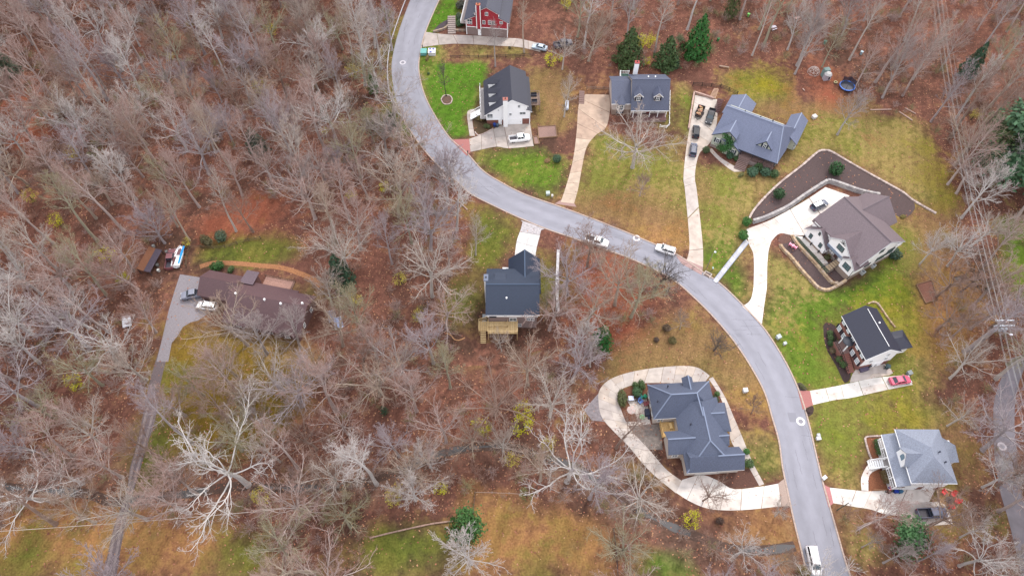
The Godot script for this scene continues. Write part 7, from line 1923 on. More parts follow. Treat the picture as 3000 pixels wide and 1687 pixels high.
	for q in [[-0.5, -0.6], [0.45, -0.6], [-0.3, 0.65]]:
		b = MB.new()
		b.bx(q[0] - 0.3, q[0] + 0.3, 1.2, 1.32, q[1] - 0.25, q[1] + 0.25)
		part(o, "hatch", b, P(110, 116, 190))
	mailbox(Vector3(-26.68, 0, -168.34), "dark mailbox on a post at the grey driveway of the red house", P(60, 56, 70))
	mailbox(Vector3(-11.72, 0, -126.08), "dark mailbox on a post by the red brick apron", P(60, 56, 60))
	mailbox(Vector3(47.38, 0, -89.14), "pale mailbox on the lawn beside the white stairs", P(196, 222, 214))
	o = thing("storm_drain", "rounded concrete storm drain at the kerb by the white stairs", "drain", Vector3(46.21, 0, -88.07), -0.6)
	b = MB.new()
	b.bx(-0.9, 0.9, 0, 0.2, -0.7, -0.45); b.bx(-0.9, -0.65, 0, 0.2, -0.45, 0.7); b.bx(0.65, 0.9, 0, 0.2, -0.45, 0.7)
	part(o, "frame", b, P(196, 184, 178))
	b = MB.new()
	b.bx(-0.65, 0.65, 0, 0.06, -0.45, 0.7)
	part(o, "grate", b, P(110, 96, 92))
	manhole(Vector3(-32.15, 0.02, -162.46), "white ringed manhole on the upper bend near the guard rail", P(216, 212, 220))
	manhole(Vector3(-15.66, 0.02, -123.62), "white ringed manhole in the road below the red brick apron", P(240, 238, 242))
	manhole(Vector3(60.07, 0.02, -51.66), "white ringed manhole in the road near the lower round bed", P(246, 244, 246))
	manhole(Vector3(99.94, 0.02, -46.29), "pale ringed manhole in the narrow street under bare trees", P(190, 182, 190))
	manhole(Vector3(30.45, 0.02, -98.72), "white ringed manhole at the kerb near the white estate car", P(240, 238, 242))
	street_lamp(Vector3(63.06, 0, -33.57), 5.5, Vector3(0.2, 0, 0.1), "thin grey green street lamp on the lawn by the pale grey house's drive", P(96, 104, 92))
	street_lamp(Vector3(46.3, 0, -89.94), 6.0, Vector3(0.5, 0, -0.3), "slim lamp post on the lawn beside the narrow driveway", P(150, 140, 120))
	# propane tank, hoses, little things
	o = thing("propane_tank", "white horizontal gas tank under a bare tree by the tan driveway", "tank", Vector3(15.3, 0, -143.91), 1.5)
	b = MB.new()
	b.t = Transform3D(Basis(Vector3.BACK, PI / 2), Vector3(1.4, 0.75, 0))
	b.cyl(Vector3.ZERO, 0.55, 0.55, 2.8, 14)
	b.ball(Vector3(0, 0, 0), Vector3(0.55, 0.3, 0.55), 8); b.ball(Vector3(0, 2.8, 0), Vector3(0.55, 0.3, 0.55), 8)
	part(o, "tank_body", b, P(206, 212, 226))
	for x in [-0.9, 0.9]:
		b = MB.new()
		b.bx(x - 0.1, x + 0.1, 0, 0.35, -0.4, 0.4)
		part(o, "foot", b, P(150, 146, 146))
	var hose = P(206, 156, 112)
	for q in [[smooth([Vector2(-14.75, -72.42), Vector2(-13.66, -71.82), Vector2(-12.83, -70.78), Vector2(-11.77, -70.58), Vector2(-10.54, -71.17)], 5), "tan hose lying on leaves beside the lot with the yellow deck"], [smooth([Vector2(13.93, -76.35), Vector2(14.66, -75.69), Vector2(15.82, -75.73), Vector2(17.39, -76.35), Vector2(18.13, -77.46), Vector2(18.55, -79.47)], 5), "curved tan hose lying on red leaves between bare trees"]]:
		var ps = []
		for p in q[0]: ps.append(v3(p, 0.12))
		one("hose", tub(ps, 0.14, 6), hose, q[1], "hose")
	for q in [[Vector3(-86.94, 0, -75.07), "white metal object lying among leaves near the tan leaved tree", P(226, 226, 236)], [Vector3(-40.8, 0, -76.41), "grey flat sheet leaning in the woods beyond the brown house", P(150, 150, 165)], [Vector3(-39.18, 0, -74.7), "blue tarpaulin in the woods beyond the brown house", P(150, 170, 215)]]:
		o = thing("tarp" if q[1].contains("sheet") or q[1].contains("tarp") else "scrap", q[1], "tarpaulin" if q[1].contains("tarp") else "scrap", q[0], 0.3)
		b = MB.new()
		b.slab([Vector3(-0.9, 0.5, 1.3), Vector3(1.0, 0.4, 1.2), Vector3(1.0, 1.0, -1.2), Vector3(-0.9, 1.1, -1.3)], 0.06)
		part(o, "panel", b, q[2])
		b = MB.new()
		b.bar(Vector3(-0.9, 0.5, 1.3), Vector3(1.0, 0.4, 1.2), 0.12); b.bar(Vector3(-0.9, 1.1, -1.3), Vector3(1.0, 1.0, -1.2), 0.12)
		part(o, "frame", b, P(210, 206, 214))
		for x in [-0.8, 0.9]:
			b = MB.new()
			b.bx(x - 0.05, x + 0.05, 0, 0.98, -1.2, -1.1); b.bx(x - 0.05, x + 0.05, 0, 0.4, 1.1, 1.2)
			part(o, "leg", b, P(150, 150, 156))
	# scrap yard by the boat
	o = thing("lean_to", "long low rusty brown roof beside the old red truck", "shed")
	var a0 = Vector3(-86.41, 0, -88)
	var a1 = Vector3(-85.31, 0, -94.42)
	var dd = (a1 - a0).normalized()
	o.position = (a0 + a1) / 2.0
	o.rotation.y = atan2(-dd.z, dd.x)
	var hl = a0.distance_to(a1) / 2.0
	b = MB.new()
	b.slab([Vector3(-hl, 1.7, 0.1), Vector3(hl, 1.7, 0.1), Vector3(hl, 2.3, -1.4), Vector3(-hl, 2.3, -1.4)], 0.08)
	part(o, "roof", b, P(152, 100, 72, 0.9, "mottle", 0.5))
	b = MB.new()
	b.slab([Vector3(-hl, 1.5, 1.6), Vector3(hl, 1.5, 1.6), Vector3(hl, 1.74, 0.1), Vector3(-hl, 1.74, 0.1)], 0.08)
	part(o, "roof", b, P(96, 84, 100, 0.9, "mottle", 0.5))
	for x in [-hl, 0, hl - 0.2]:
		b = MB.new()
		b.bx(x, x + 0.15, 0, 1.6, 1.3, 1.45); b.bx(x, x + 0.15, 0, 2.2, -1.35, -1.2)
		part(o, "post", b, P(80, 66, 66))
	for q in [[760, 1150, "white plastic tub on the ground by the rusty roof", 236], [600, 290, "upper pale bucket in leaves above the rusty roof", 200], [585, 415, "lower pale bucket in leaves above the rusty roof", 236], [730, 970, "grey steel drum beside the rusty roof", 130], [1060, 500, "grey bucket behind the old red truck", 150]]:
		o = thing("bucket", q[2], "bucket", cv(q[0], q[1]))
		b = MB.new()
		b.cyl(Vector3.ZERO, 0.3, 0.4, 0.7, 12)
		part(o, "body", b, P(q[3], q[3], q[3] - 4))
		part(o, "rim", tub([Vector3(-0.4, 0.72, 0), Vector3(0, 0.72, 0.4), Vector3(0.4, 0.72, 0), Vector3(0, 0.72, -0.4), Vector3(-0.4, 0.72, 0)], 0.04), P(90, 90, 96))
	# deck furniture of the house with dormers
	for q in [[-8.6, "black sofa at the rear of the small deck behind the house with dormers"], [-6.0, "black sofa at the front of the small deck behind the house with dormers"]]:
		o = thing("sofa", q[1], "sofa", Vector3(-6.92, 0, -136.98) + Basis(Vector3.UP, deg_to_rad(2.6)) * Vector3(13.4, 2.1, q[0]), deg_to_rad(2.6))
		b = MB.new()
		b.bx(-0.8, 0.8, 0, 0.45, -0.35, 0.35)
		part(o, "seat", b, P(46, 46, 60))
		b = MB.new()
		b.bx(-0.8, 0.8, 0.3, 0.85, -0.5, -0.35)
		part(o, "backrest", b, P(40, 40, 54))
	# power pole and wires
	var top = Vector3(101, 12.5, -67.93)
	o = thing("utility_pole", "tall grey utility pole with steel crossarms and a lamp over the lawn", "utility pole", Vector3(top.x, 0, top.z))
	b = MB.new()
	b.cyl(Vector3.ZERO, 0.24, 0.15, 13.2, 10)
	part(o, "pole", b, P(186, 174, 172))
	for q in [[12.9, -0.5, 1.9], [12.5, 0.5, 1.9], [11.4, 0.0, 1.5]]:
		b = MB.new()
		b.bx(-q[2], q[2], q[0], q[0] + 0.16, q[1] - 0.1, q[1] + 0.1)
		part(o, "crossarm", b, P(214, 222, 236, 0.5))
		for x in [-0.9, -0.45, 0.45, 0.9]:
			b = MB.new()
			b.cyl(Vector3(x * q[2], q[0] + 0.16, q[1]), 0.08, 0.05, 0.28, 8)
			part(o, "insulator", b, P(226, 230, 236, 0.4))
	for x in [-1.0, 0.2, 1.1]:
		b = MB.new()
		b.cyl(Vector3(x, 10.3, 0.45), 0.3, 0.3, 0.95, 12)
		part(o, "transformer", b, P(190, 200, 212, 0.5))
	b = MB.new()
	b.bar(Vector3(0, 10.0, 0), Vector3(1.9, 10.4, 1.2), 0.08)
	part(o, "lamp_arm", b, P(200, 200, 206))
	b = MB.new()
	b.ball(Vector3(2.2, 10.4, 1.4), Vector3(0.4, 0.14, 0.26), 6)
	part(o, "lamp_head", b, P(230, 230, 246, 0.4))
	var far = Vector3(125.29, 12.5, -183.76)
	var near = Vector3(97.21, 12.5, -36.17)
	var wl = ["outermost wire nearest the houses", "second wire from the houses", "third wire from the houses", "middle heavy wire", "third wire from the trees", "second wire from the trees", "outermost wire nearest the trees"]
	for i in 7:
		var off = Vector3((i - 3) * 0.62, -0.4 if i % 2 else 0.2, 0)
		var ps = []
		for k in 25:
			var f = k / 24.0
			ps.append(far.lerp(Vector3(top.x, 12.7, top.z), f) + off * Vector3(1.0 - 0.1 * f, 1, 1) - Vector3(0, 10.0 * f * (1 - f), 0))
		for k in range(1, 9): ps.append((Vector3(top.x, 12.7, top.z) + off * 0.9).lerp(near + off, k / 8.0) - Vector3(0, 4.0 * k / 8.0 * (1 - k / 8.0), 0))
		one("power_line", tub(ps, 0.032 if i == 3 else 0.021, 4), P(190, 190, 190, 0.5), "%s of the power lines from the utility pole" % wl[i], "power line", Vector3.ZERO, 0.0, "power lines along the east woods")
	var w0 = Vector3(-94.69, 9, -27.45)
	var w1 = Vector3(-30.42, 9, -32.65)
	var ws = []
	for k in 17: ws.append(w0.lerp(w1, k / 16.0) - Vector3(0, 5.0 * k / 16.0 * (1 - k / 16.0), 0))
	one("power_line", tub(ws, 0.04, 4), P(226, 216, 210, 0.5), "single pale wire crossing the woods above the creek", "power line")
	# picnic table, swing things and logs in the north woods
	for q in [[Vector3(79.83, 0, -177.72), "white picnic table in the woods above the yellowish lawn", P(226, 220, 232)], [Vector3(88.15, 0, -182.02), "grey log seat in the woods above the climbing dome", P(160, 130, 124)]]:
		o = thing("picnic_table", q[1], "picnic table", q[0], 0.5)
		b = MB.new()
		b.bx(-0.9, 0.9, 0.7, 0.78, -0.4, 0.4)
		part(o, "table_top", b, q[2])
		for z in [-0.75, 0.75]:
			b = MB.new()
			b.bx(-0.9, 0.9, 0.42, 0.48, z - 0.14, z + 0.14)
			part(o, "bench", b, q[2])
		b = MB.new()
		for x in [-0.7, 0.7]:
			b.bar(Vector3(x, 0, -0.7), Vector3(x, 0.7, 0.1), 0.08); b.bar(Vector3(x, 0, 0.7), Vector3(x, 0.7, -0.1), 0.08)
		part(o, "leg", b, q[2])
	bin_(Vector3(62.07, 0, -172.04), P(60, 150, 84), P(70, 164, 96), "lone green bin in the north woods")
	bin_(Vector3(73.3, 0, -183.63), P(130, 200, 100), P(130, 206, 110), "lime green tub on a tree stump in the north woods")
	bin_(Vector3(103.59, 0, -166.05), P(170, 200, 214), P(190, 214, 226), "pale blue tub in the leaves above the trampoline")
	bin_(Vector3(93.95, 0, -170.83), P(70, 160, 150), P(80, 170, 160), "teal tub in leaves behind the climbing dome")
	o = thing("garden_bench", "long low wooden bench at the top of the yellowish lawn", "bench", Vector3(61.97, 0, -160.25), -0.25)
	b = MB.new()
	b.bx(-1.4, 1.4, 0.4, 0.48, -0.25, 0.25)
	part(o, "seat", b, P(160, 138, 120))
	for x in [-1.2, 1.2]:
		b = MB.new()
		b.bx(x - 0.08, x + 0.08, 0, 0.4, -0.22, 0.22)
		part(o, "leg", b, P(130, 110, 96))
	var lg = ["pale log across leaves at the edge of the yellow lawn", "thin pale pole lying at the top of the eastern lawn", "fallen pale trunk on bare orange ground by the road", "short pale log on the lawn below the climbing dome", "thin log on leaves by the block wall lot", "grey log under the tall trees at the eastern lawn's top"]
	var ll = [[Vector2(99.84, -142.74), Vector2(105.76, -142.9)], [Vector2(107.72, -142.07), Vector2(110.32, -138.65)], [Vector2(-14.33, -111.04), Vector2(-11.19, -107.35)], [Vector2(82.98, -151.28), Vector2(83.28, -150.41)], [Vector2(-15.54, -87.83), Vector2(-15.33, -86.51)], [Vector2(109.81, -143.52), Vector2(112.03, -141.2)]]
	for i in 6: one("log", tub([v3(ll[i][0], 0.15), v3(ll[i][1], 0.18)], 0.15, 7), P(222, 190, 176, 0.9, "mottle", 0.5), lg[i], "log")
	# flag on the porch
	o = thing("flag", "small red, white and blue flag at the porch corner of the pale grey roofed house", "flag", Vector3(73.7, 1.4, -37.82), 0.3)
	part(o, "pole", tub([Vector3(0.5, -0.2, 0), Vector3(-0.7, 0.8, 0.2)], 0.03), P(220, 220, 220))
	for i in 5:
		b = MB.new()
		b.slab([Vector3(-0.7, 0.72 - i * 0.02, 0.2 + i * 0.13), Vector3(0.2, 0.2 - i * 0.02, 0.1 + i * 0.13), Vector3(0.2, 0.18 - i * 0.02, 0.23 + i * 0.13), Vector3(-0.7, 0.7 - i * 0.02, 0.33 + i * 0.13)], 0.02)
		part(o, "stripe", b, P(226, 60, 80) if i % 2 == 0 else P(240, 236, 240))
	b = MB.new()
	b.slab([Vector3(-0.7, 0.75, 0.19), Vector3(-0.3, 0.52, 0.15), Vector3(-0.3, 0.5, 0.5), Vector3(-0.7, 0.73, 0.54)], 0.02)
	part(o, "canton", b, P(40, 60, 140))

func cv(x, y):   # a point of the scrap yard, in its own survey grid
	var a = Vector3(-91.66, 0, -98.46)
	var b = Vector3(-78.33, 0, -98.46)
	var c = Vector3(-88.2, 0, -86.58)
	return a + (b - a) * (x / 1932.0) + (c - a) * (y / 1449.0)

var taken_at = []
var paved = []
func rev(a):
	var b = a.duplicate()
	b.reverse()
	return b
func plants():
	var dk = leafmat(58, 92, 48)
	var md = leafmat(74, 104, 56)
	var br = leafmat(60, 116, 44)
	var bl = leafmat(58, 96, 74)
	var ol = leafmat(112, 116, 70)
	var yl = leafmat(216, 206, 40)
	var ye = leafmat(196, 184, 84)
	# evergreens: at the foot, height, width
	cedar(Vector3(33.73, 0, -161.68), 13, 11.5, leafmat(66, 92, 44), "dark olive cedar behind the grey roofed house, nearest its chimney", 1)
	cedar(Vector3(44.66, 0, -160.54), 11, 10.1, leafmat(64, 94, 48), "green cedar between two others behind the grey roofed house", 2)
	cedar(Vector3(53.86, 0, -164.76), 15, 10.8, leafmat(44, 110, 40), "bright green conical cedar, tallest of those behind the grey roofed house", 3)
	cedar(Vector3(47.37, 0, -160.54), 4.5, 4.5, bl, "low bluish evergreen at the foot of the middle cedar", 7, "cone", "", 1200)
	cedar(Vector3(67.49, 0, -183.3), 15, 6.0, leafmat(92, 106, 64), "faint thin olive evergreen in the north woods right of the tall cedar".replace("right of", "beyond"), 5, "cone", "", 1400)
	cedar(Vector3(19.6, 0, -69.23), 9.5, 6.5, leafmat(44, 116, 48), "bright green cedar among bare trees above the loop driveway", 4)
	cedar(Vector3(-8.27, 0, -29.52), 6.5, 8.4, leafmat(52, 100, 36), "round dark green evergreen bush at the corner of the orange leaf field", 5, "crown")
	cedar(Vector3(73.55, 0, -28.06), 8, 8.6, leafmat(56, 104, 56), "broad green magnolia beside the pad of the dark blue pickup", 6, "crown", "", 3400)
	cedar(Vector3(131.21, 0, -156.72), 12, 7.4, bl, "bluish green pine beyond the power lines in the north woods", 8)
	cedar(Vector3(129.53, 0, -118.84), 19, 23, leafmat(64, 106, 74), "large blue green pine at the east edge near the power lines", 9, "crown", "", 8000)
	cedar(Vector3(126.95, 0, -125.74), 13, 17, leafmat(72, 96, 52), "dark olive evergreen beside the large blue green pine", 10, "crown", "", 5000)
	cedar(Vector3(-144.66, 0, -157.56), 9, 7.4, leafmat(88, 104, 88), "grey green evergreen in the far corner of the western woods", 11)
	cedar(Vector3(-51.55, 0, -139.22), 6, 3.4, leafmat(66, 100, 72), "small green evergreen in the woods nearest the white guard rail", 12, "cone", "", 900)
	cedar(Vector3(-61.32, 0, -142.16), 6, 2.6, leafmat(70, 100, 70), "narrow green evergreen under a grey tree in the western woods", 13, "cone", "", 900)
	cedar(Vector3(-67.41, 0, -127.15), 9, 7.4, leafmat(96, 110, 102), "pale grey green pine in the middle of the western woods", 14)
	cedar(Vector3(-79.98, 0, -132.88), 5, 3.4, leafmat(84, 104, 88), "small dull evergreen in the western woods near a yellow bush", 15, "cone", "", 900)
	cedar(Vector3(-39.25, 0, -85), 13, 8.1, leafmat(54, 88, 66), "dark green evergreen under a bare tree beyond the brown house", 16)
	cedar(Vector3(-33.01, 0, -135.92), 7, 5, leafmat(76, 100, 72), "green evergreen at the woodland edge below the guard rail", 17)
	cedar(Vector3(-39.2, 0, -149.51), 9, 4, leafmat(84, 120, 60), "green ivy covered trunk below the white sycamore at the guard rail", 18)
	cedar(Vector3(-26.7, 0, -53.64), 3.5, 2.6, leafmat(48, 96, 70), "tiny dark evergreen at the foot of the big bare oak", 19, "cone", "", 700)
	cedar(Vector3(56.24, 0, -126.66), 6.5, 5.0, leafmat(52, 108, 50), "dense green holly against the front of the pale green house", 20, "crown", "", 2200)
	cedar(Vector3(49.29, 0, -166.39), 7, 5, leafmat(100, 110, 80), "dull evergreen thicket behind the third cedar of the grey roofed house", 21, "crown", "", 1200)
	var list = [   # position, size, leaf, label
		[Vector3(62.35, 0, -119.08), Vector3(3.6, 2.6, 3.4), bl, "largest rounded shrub below the porch of the pale green house"],
		[Vector3(64.28, 0, -120.86), Vector3(3.0, 2.4, 2.8), dk, "dark shrub nearest the porch skirt of the pale green house"],
		[Vector3(65.78, 0, -119.08), Vector3(3.3, 2.4, 3.1), bl, "middle rounded shrub below the porch of the pale green house"],
		[Vector3(68.01, 0, -118.6), Vector3(3.0, 2.2, 2.8), dk, "outermost dark shrub below the porch of the pale green house"],
		[Vector3(59.45, 0, -118.6), Vector3(2.4, 1.2, 1.2), ol, "low yellowish shrub at the foot of the wooden porch stairs"],
		[Vector3(57.54, 0, -124.98), Vector3(2.4, 2.2, 2.4), bl, "blue green shrub in front of the bay of the pale green house"],
		[Vector3(59.19, 0, -124.15), Vector3(1.8, 1.4, 1.8), dk, "small dark shrub between the bay and the porch stairs"],
		[Vector3(51.61, 0, -127), Vector3(2.4, 2.2, 2.4), leafmat(76, 96, 62), "round shrub at the edge of the narrow driveway"],
		[Vector3(83.9, 0, -119.55), Vector3(4.4, 4.2, 4.4), leafmat(34, 84, 36), "dark green bush alone near the top of the mulch slope"],
		[Vector3(67.63, 0, -111.58), Vector3(3.4, 3.2, 3.4), leafmat(38, 80, 40), "dark green bush on the mulch slope above the stepped wall"],
		[Vector3(57.9, 0, -102.94), Vector3(2.8, 2.6, 2.8), br, "bright green bush at the upper end of the grey retaining wall"],
		[Vector3(56.35, 0, -98.87), Vector3(3.2, 2.6, 2.8), br, "bright green bush at the top of the white stairs"],
		[Vector3(91.34, 0, -93.45), Vector3(4.8, 2.6, 3.6), leafmat(44, 76, 62), "dark round shrub against the side wall of the white gabled house"],
		[Vector3(75.45, 0, -92.64), Vector3(1.8, 1.2, 1.6), leafmat(84, 88, 56), "olive shrub in the entry court of the white gabled house"],
		[Vector3(76.44, 0, -93.45), Vector3(1.5, 1.1, 1.5), leafmat(130, 124, 60), "yellowish shrub in the entry court of the white gabled house"],
		[Vector3(70.98, 0, -72.09), Vector3(1.8, 1.4, 1.6), md, "topmost clipped ball in the shrub bed of the brick house"],
		[Vector3(70.86, 0, -70.9), Vector3(1.9, 1.4, 1.6), md, "second clipped ball from the top in the shrub bed of the brick house"],
		[Vector3(70.67, 0, -69.54), Vector3(1.9, 1.4, 1.6), dk, "third clipped ball from the top in the shrub bed of the brick house"],
		[Vector3(70.56, 0, -67.86), Vector3(1.7, 1.2, 1.7), leafmat(104, 92, 70), "brownish twiggy shrub in the bed before the brick porch"],
		[Vector3(71.46, 0, -65.68), Vector3(1.9, 1.5, 1.8), md, "clipped ball beside the brick stair wall"],
		[Vector3(72.01, 0, -64.43), Vector3(2.1, 1.7, 2.0), md, "largest clipped ball near the foot of the brick stairs"],
		[Vector3(62.1, 0, -59.33), Vector3(1.8, 0.8, 1.2), leafmat(96, 100, 66), "low shrub in the round bed above the red apron"],
		[Vector3(62.06, 0, -53.89), Vector3(1.2, 0.6, 1.0), leafmat(80, 60, 60), "dark low shrub in the round bed below the red apron"],
		[Vector3(23.23, 0, -56.49), Vector3(2.4, 1.9, 4.6), leafmat(84, 92, 52), "tall clipped hedge at the bend of the loop drive by the patio"],
		[Vector3(26.47, 0, -57.75), Vector3(2.6, 2.2, 2.6), leafmat(62, 98, 62), "round clipped shrub between hedge and patio of the blue roofed house"],
		[Vector3(27.69, 0, -59.58), Vector3(2.8, 1.8, 1.7), md, "clipped shrub at the top corner of the patio bed"],
		[Vector3(26.37, 0, -59.44), Vector3(2.0, 1.8, 1.6), md, "clipped shrub second from the corner of the patio bed"],
		[Vector3(43.55, 0, -57.61), Vector3(1.4, 1.2, 1.4), leafmat(84, 120, 66), "light green ball shrub on the road side of the blue roofed house"],
		[Vector3(43.06, 0, -56.49), Vector3(1.2, 1.1, 2.2), leafmat(70, 84, 50), "dark shrub below the light green ball shrub"],
		[Vector3(47.37, 0, -42.55), Vector3(2.2, 1.8, 2.6), md, "green shrub at the garage end wall of the blue roofed house"],
		[Vector3(47.46, 0, -45.07), Vector3(1.6, 1.2, 1.6), br, "small green shrub above the garage end wall shrub"],
		[Vector3(-6.8, 0, -135.95), Vector3(2.4, 1.6, 1.6), leafmat(88, 104, 62), "green shrub at the garage door bed of the house with dormers"],
		[Vector3(-8.75, 0, -139.32), Vector3(3.0, 2.0, 3.6), leafmat(116, 104, 62), "brown green shrub beside the white stairs of the house with dormers"],
		[Vector3(-15.88, 0, -179.41), Vector3(3.8, 2.2, 2.8), leafmat(62, 96, 58), "green shrub between stone steps and red house"],
		[Vector3(-16.36, 0, -182.24), Vector3(3.2, 2.4, 2.2), leafmat(76, 96, 76), "grey green shrub at the upper corner of the red house"],
		[Vector3(-15.87, 0, -188.3), Vector3(3.4, 2.6, 5.0), leafmat(70, 74, 70), "dark shrub row end at the top of the red house lawn"],
		[Vector3(11.82, 0, -123.72), Vector3(2.8, 2.4, 2.8), leafmat(58, 92, 66), "round dark shrub beside the tan driveway, below the wooden platform"],
		[Vector3(9.34, 0, -123.8), Vector3(2.2, 0.7, 1.8), leafmat(150, 120, 84), "low brown clump beside the round dark shrub"],
		[Vector3(-24.99, 0, -164.04), Vector3(3.2, 1.0, 1.2), leafmat(120, 106, 56), "yellow brown grass clump below the teal cabinet"],
		[Vector3(-24.22, 0, -157.42), Vector3(1.0, 0.8, 1.0), md, "small green tuft on the slope beside the upper road"],
		[Vector3(-0.68, 0, -168.76), Vector3(1.2, 0.8, 1.0), leafmat(84, 80, 50), "small dark tuft on the grass strip below the grey driveway"],
		[Vector3(-69.72, 0, -89.76), Vector3(4.0, 2.6, 2.6), leafmat(52, 104, 44), "bright green shrub behind the garage of the brown house"],
		[Vector3(-66.45, 0, -89.09), Vector3(2.6, 1.6, 1.4), leafmat(78, 108, 62), "pale green shrub at the back wall of the brown house"],
		[Vector3(-70.79, 0, -98.46), Vector3(4.0, 3.0, 3.4), leafmat(78, 100, 80), "grey green bush outside the fence of the brown house"],
		[Vector3(-74.2, 0, -97.32), Vector3(5.0, 2.4, 2.6), leafmat(88, 84, 52), "dark olive bush outside the courtyard fence"],
		[Vector3(34.65, 0, -73.4), Vector3(2.4, 1.6, 2.2), leafmat(96, 78, 62), "dark brown shrub at the edge of the brown lawn"],
		[Vector3(32.1, 0, -70.54), Vector3(1.5, 1.0, 1.5), leafmat(84, 66, 58), "small dark shrub in the middle of the brown lawn"],
		[Vector3(35.6, 0, -70.29), Vector3(2.2, 1.4, 2.2), leafmat(106, 98, 56), "olive shrub in the middle of the brown lawn"],
		[Vector3(53.56, 0, -22.26), Vector3(3.2, 2.2, 2.6), leafmat(120, 104, 60), "olive brown bush beside the minivan at the lowest end of the road"],
		[Vector3(39.84, 0, -31.42), Vector3(1.8, 1.4, 1.6), leafmat(84, 62, 56), "dark bush on leaves below the curving pale driveway"],
		[Vector3(97.56, 0, -105.19), Vector3(2.0, 0.6, 1.4), leafmat(120, 110, 50), "low yellow leaved plant at the end of the mulch slope"],
	]
	for i in list.size(): shrub(list[i][0], list[i][1], list[i][2], list[i][3], "", "shrub", i % 6, "shrub", [0.5, 0.6, 0.4][i % 3] if i < 8 else (0.0 if i in [23] else i * 0.7))
	# hedges: thick clipped bodies of leaves
	for q in [[[Vector2(74.6, -47.41), Vector2(74.6, -44.34)], 1.7, 1.3, md, "dark clipped hedge along the upper half of the white porch"], [[Vector2(74.3, -41.03), Vector2(74.61, -38.68)], 2.2, 1.4, leafmat(122, 104, 70), "brown leaf covered clipped hedge along the lower half of the white porch"], [[Vector2(69.18, -98.54), Vector2(70.77, -95.4)], 1.4, 0.5, leafmat(76, 88, 72), "low grey green ground cover strip nearest the white parking pad"], [[Vector2(70.77, -95.4), Vector2(72.64, -92)], 1.4, 0.5, leafmat(72, 84, 70), "low grey green ground cover strip in the middle of the front path"], [[Vector2(72.64, -92), Vector2(74.44, -88.52)], 1.3, 0.5, leafmat(76, 88, 72), "low grey green ground cover strip at the lower end of the front path"]]:
		var a = q[0][0]
		var b = q[0][1]
		var d = b - a
		var o = thing("hedge", q[4], "hedge", v3((a + b) / 2.0), atan2(-d.y, d.x))
		o.scale = Vector3(d.length() * 1.15, q[2], q[1])
		part(o, "foliage", hedge_leaves(1600), q[3])
	# yellow leaved bushes
	var spots = [[Vector3(2.34, 1, -53.03), 4.2, "yellow green bush by the creek, upper of the brightest pair"], [Vector3(2.41, 1, -49.89), 4.6, "yellow green bush by the creek, lower of the brightest pair"], [Vector3(-6.1, 1, -49.37), 3.4, "yellow green bush by the creek beside a thin pale tree"], [Vector3(-92.94, 1, -59.41), 3.6, "yellow green bush near the lower western lane"], [Vector3(-111.73, 1, -102.63), 3.4, "yellow bush high in the western woods among grey branches"], [Vector3(-95.97, 1, -92.2), 3.6, "yellow bush near the rusty roof in the western woods"], [Vector3(-90.35, 1, -86.04), 3.0, "yellow bush directly below the rusty roof"], [Vector3(-72.57, 1, -174.21), 3.6, "yellow bush among trunks of the upper western woods"], [Vector3(-71.53, 1, -149.73), 3.4, "yellow bush in red leaves of the western woods"], [Vector3(-50.49, 1, -133.5), 2.2, "small golden bush in red leaves near the guard rail woods"], [Vector3(-40.7, 1, -110.91), 2.4, "golden bush below the lavender grey tree"], [Vector3(-32.41, 1, -113.69), 2.8, "golden bush below the large pale sycamore"], [Vector3(17.03, 1, -186.47), 3.6, "lime yellow bush behind the red house"], [Vector3(10.92, 1, -160.77), 3.8, "lime yellow bush below the dark pickup behind the red house"], [Vector3(38.93, 1, -168.67), 4.2, "yellow bush between the two olive cedars"], [Vector3(41.46, 1, -170.16), 3.4, "dull yellow bush beside the middle cedar"], [Vector3(39.54, 1, -161.35), 2.4, "small yellow bush behind the chimney of the grey roofed house"], [Vector3(13.88, 1, -162.5), 2.4, "small yellow bush beside the lime yellow bush"], [Vector3(-48.51, 1, -35.55), 3.8, "dull yellow bush at the creek below the big white sycamore"], [Vector3(-0.07, 1, -43.03), 3.0, "pale green bush below the creek"], [Vector3(7.16, 1, -46.21), 2.8, "pale green bush in the branches of the great sycamore"], [Vector3(34.14, 1, -31.44), 3.6, "pale yellow bush below the curving pale driveway"], [Vector3(-13.74, 1, -37.1), 2.6, "pale green bush at the side of the pale grey round tree"], [Vector3(-121.19, 1, -110.13), 3.4, "faded yellow bush at the western edge of the woods"], [Vector3(-100.21, 1, -163.2), 2.6, "faded yellow bush in the upper western woods"], [Vector3(-108.49, 1, -123.88), 4.0, "large faded olive bush in the western woods"], [Vector3(-115.38, 1, -124.81), 3.8, "dark gold bush beside the faded olive bush"], [Vector3(-38.15, 1, -178.27), 6.0, "large yellow green bush beside the upper guard rail"], [Vector3(-37.47, 1, -134.91), 6.5, "large dull olive bush at the lower guard rail"], [Vector3(-45.39, 1, -156.47), 4.0, "dull yellow bush behind the white sycamore"], [Vector3(126.54, 1, -138.89), 3.0, "dull yellow bush under the power lines"], [Vector3(-78.57, 1, -96.64), 2.2, "yellow vine covered stump beside the boat"], [Vector3(-59.36, 1, -156.01), 2.2, "small golden bush in the middle of the guard rail woods"], [Vector3(128.79, 2, -133.88), 5.0, "olive yellow bush crown beside the dark pine"], [Vector3(2.76, 1, -36.24), 3.0, "dark green bush by the wire fence in orange leaves"], [Vector3(-22.99, 1, -35.55), 3.4, "pale olive bush left of the silver round tree".replace("left of", "beside")], [Vector3(-21.23, 1, -76.09), 3.0, "pale yellow bush near the lot with the yellow deck"], [Vector3(-25.76, 1, -85.54), 3.2, "pale yellow bush under a white limbed tree in the middle woods"], [Vector3(-35.79, 1, -80.11), 3.0, "dull yellow bush beyond the brown house in the middle woods"]]
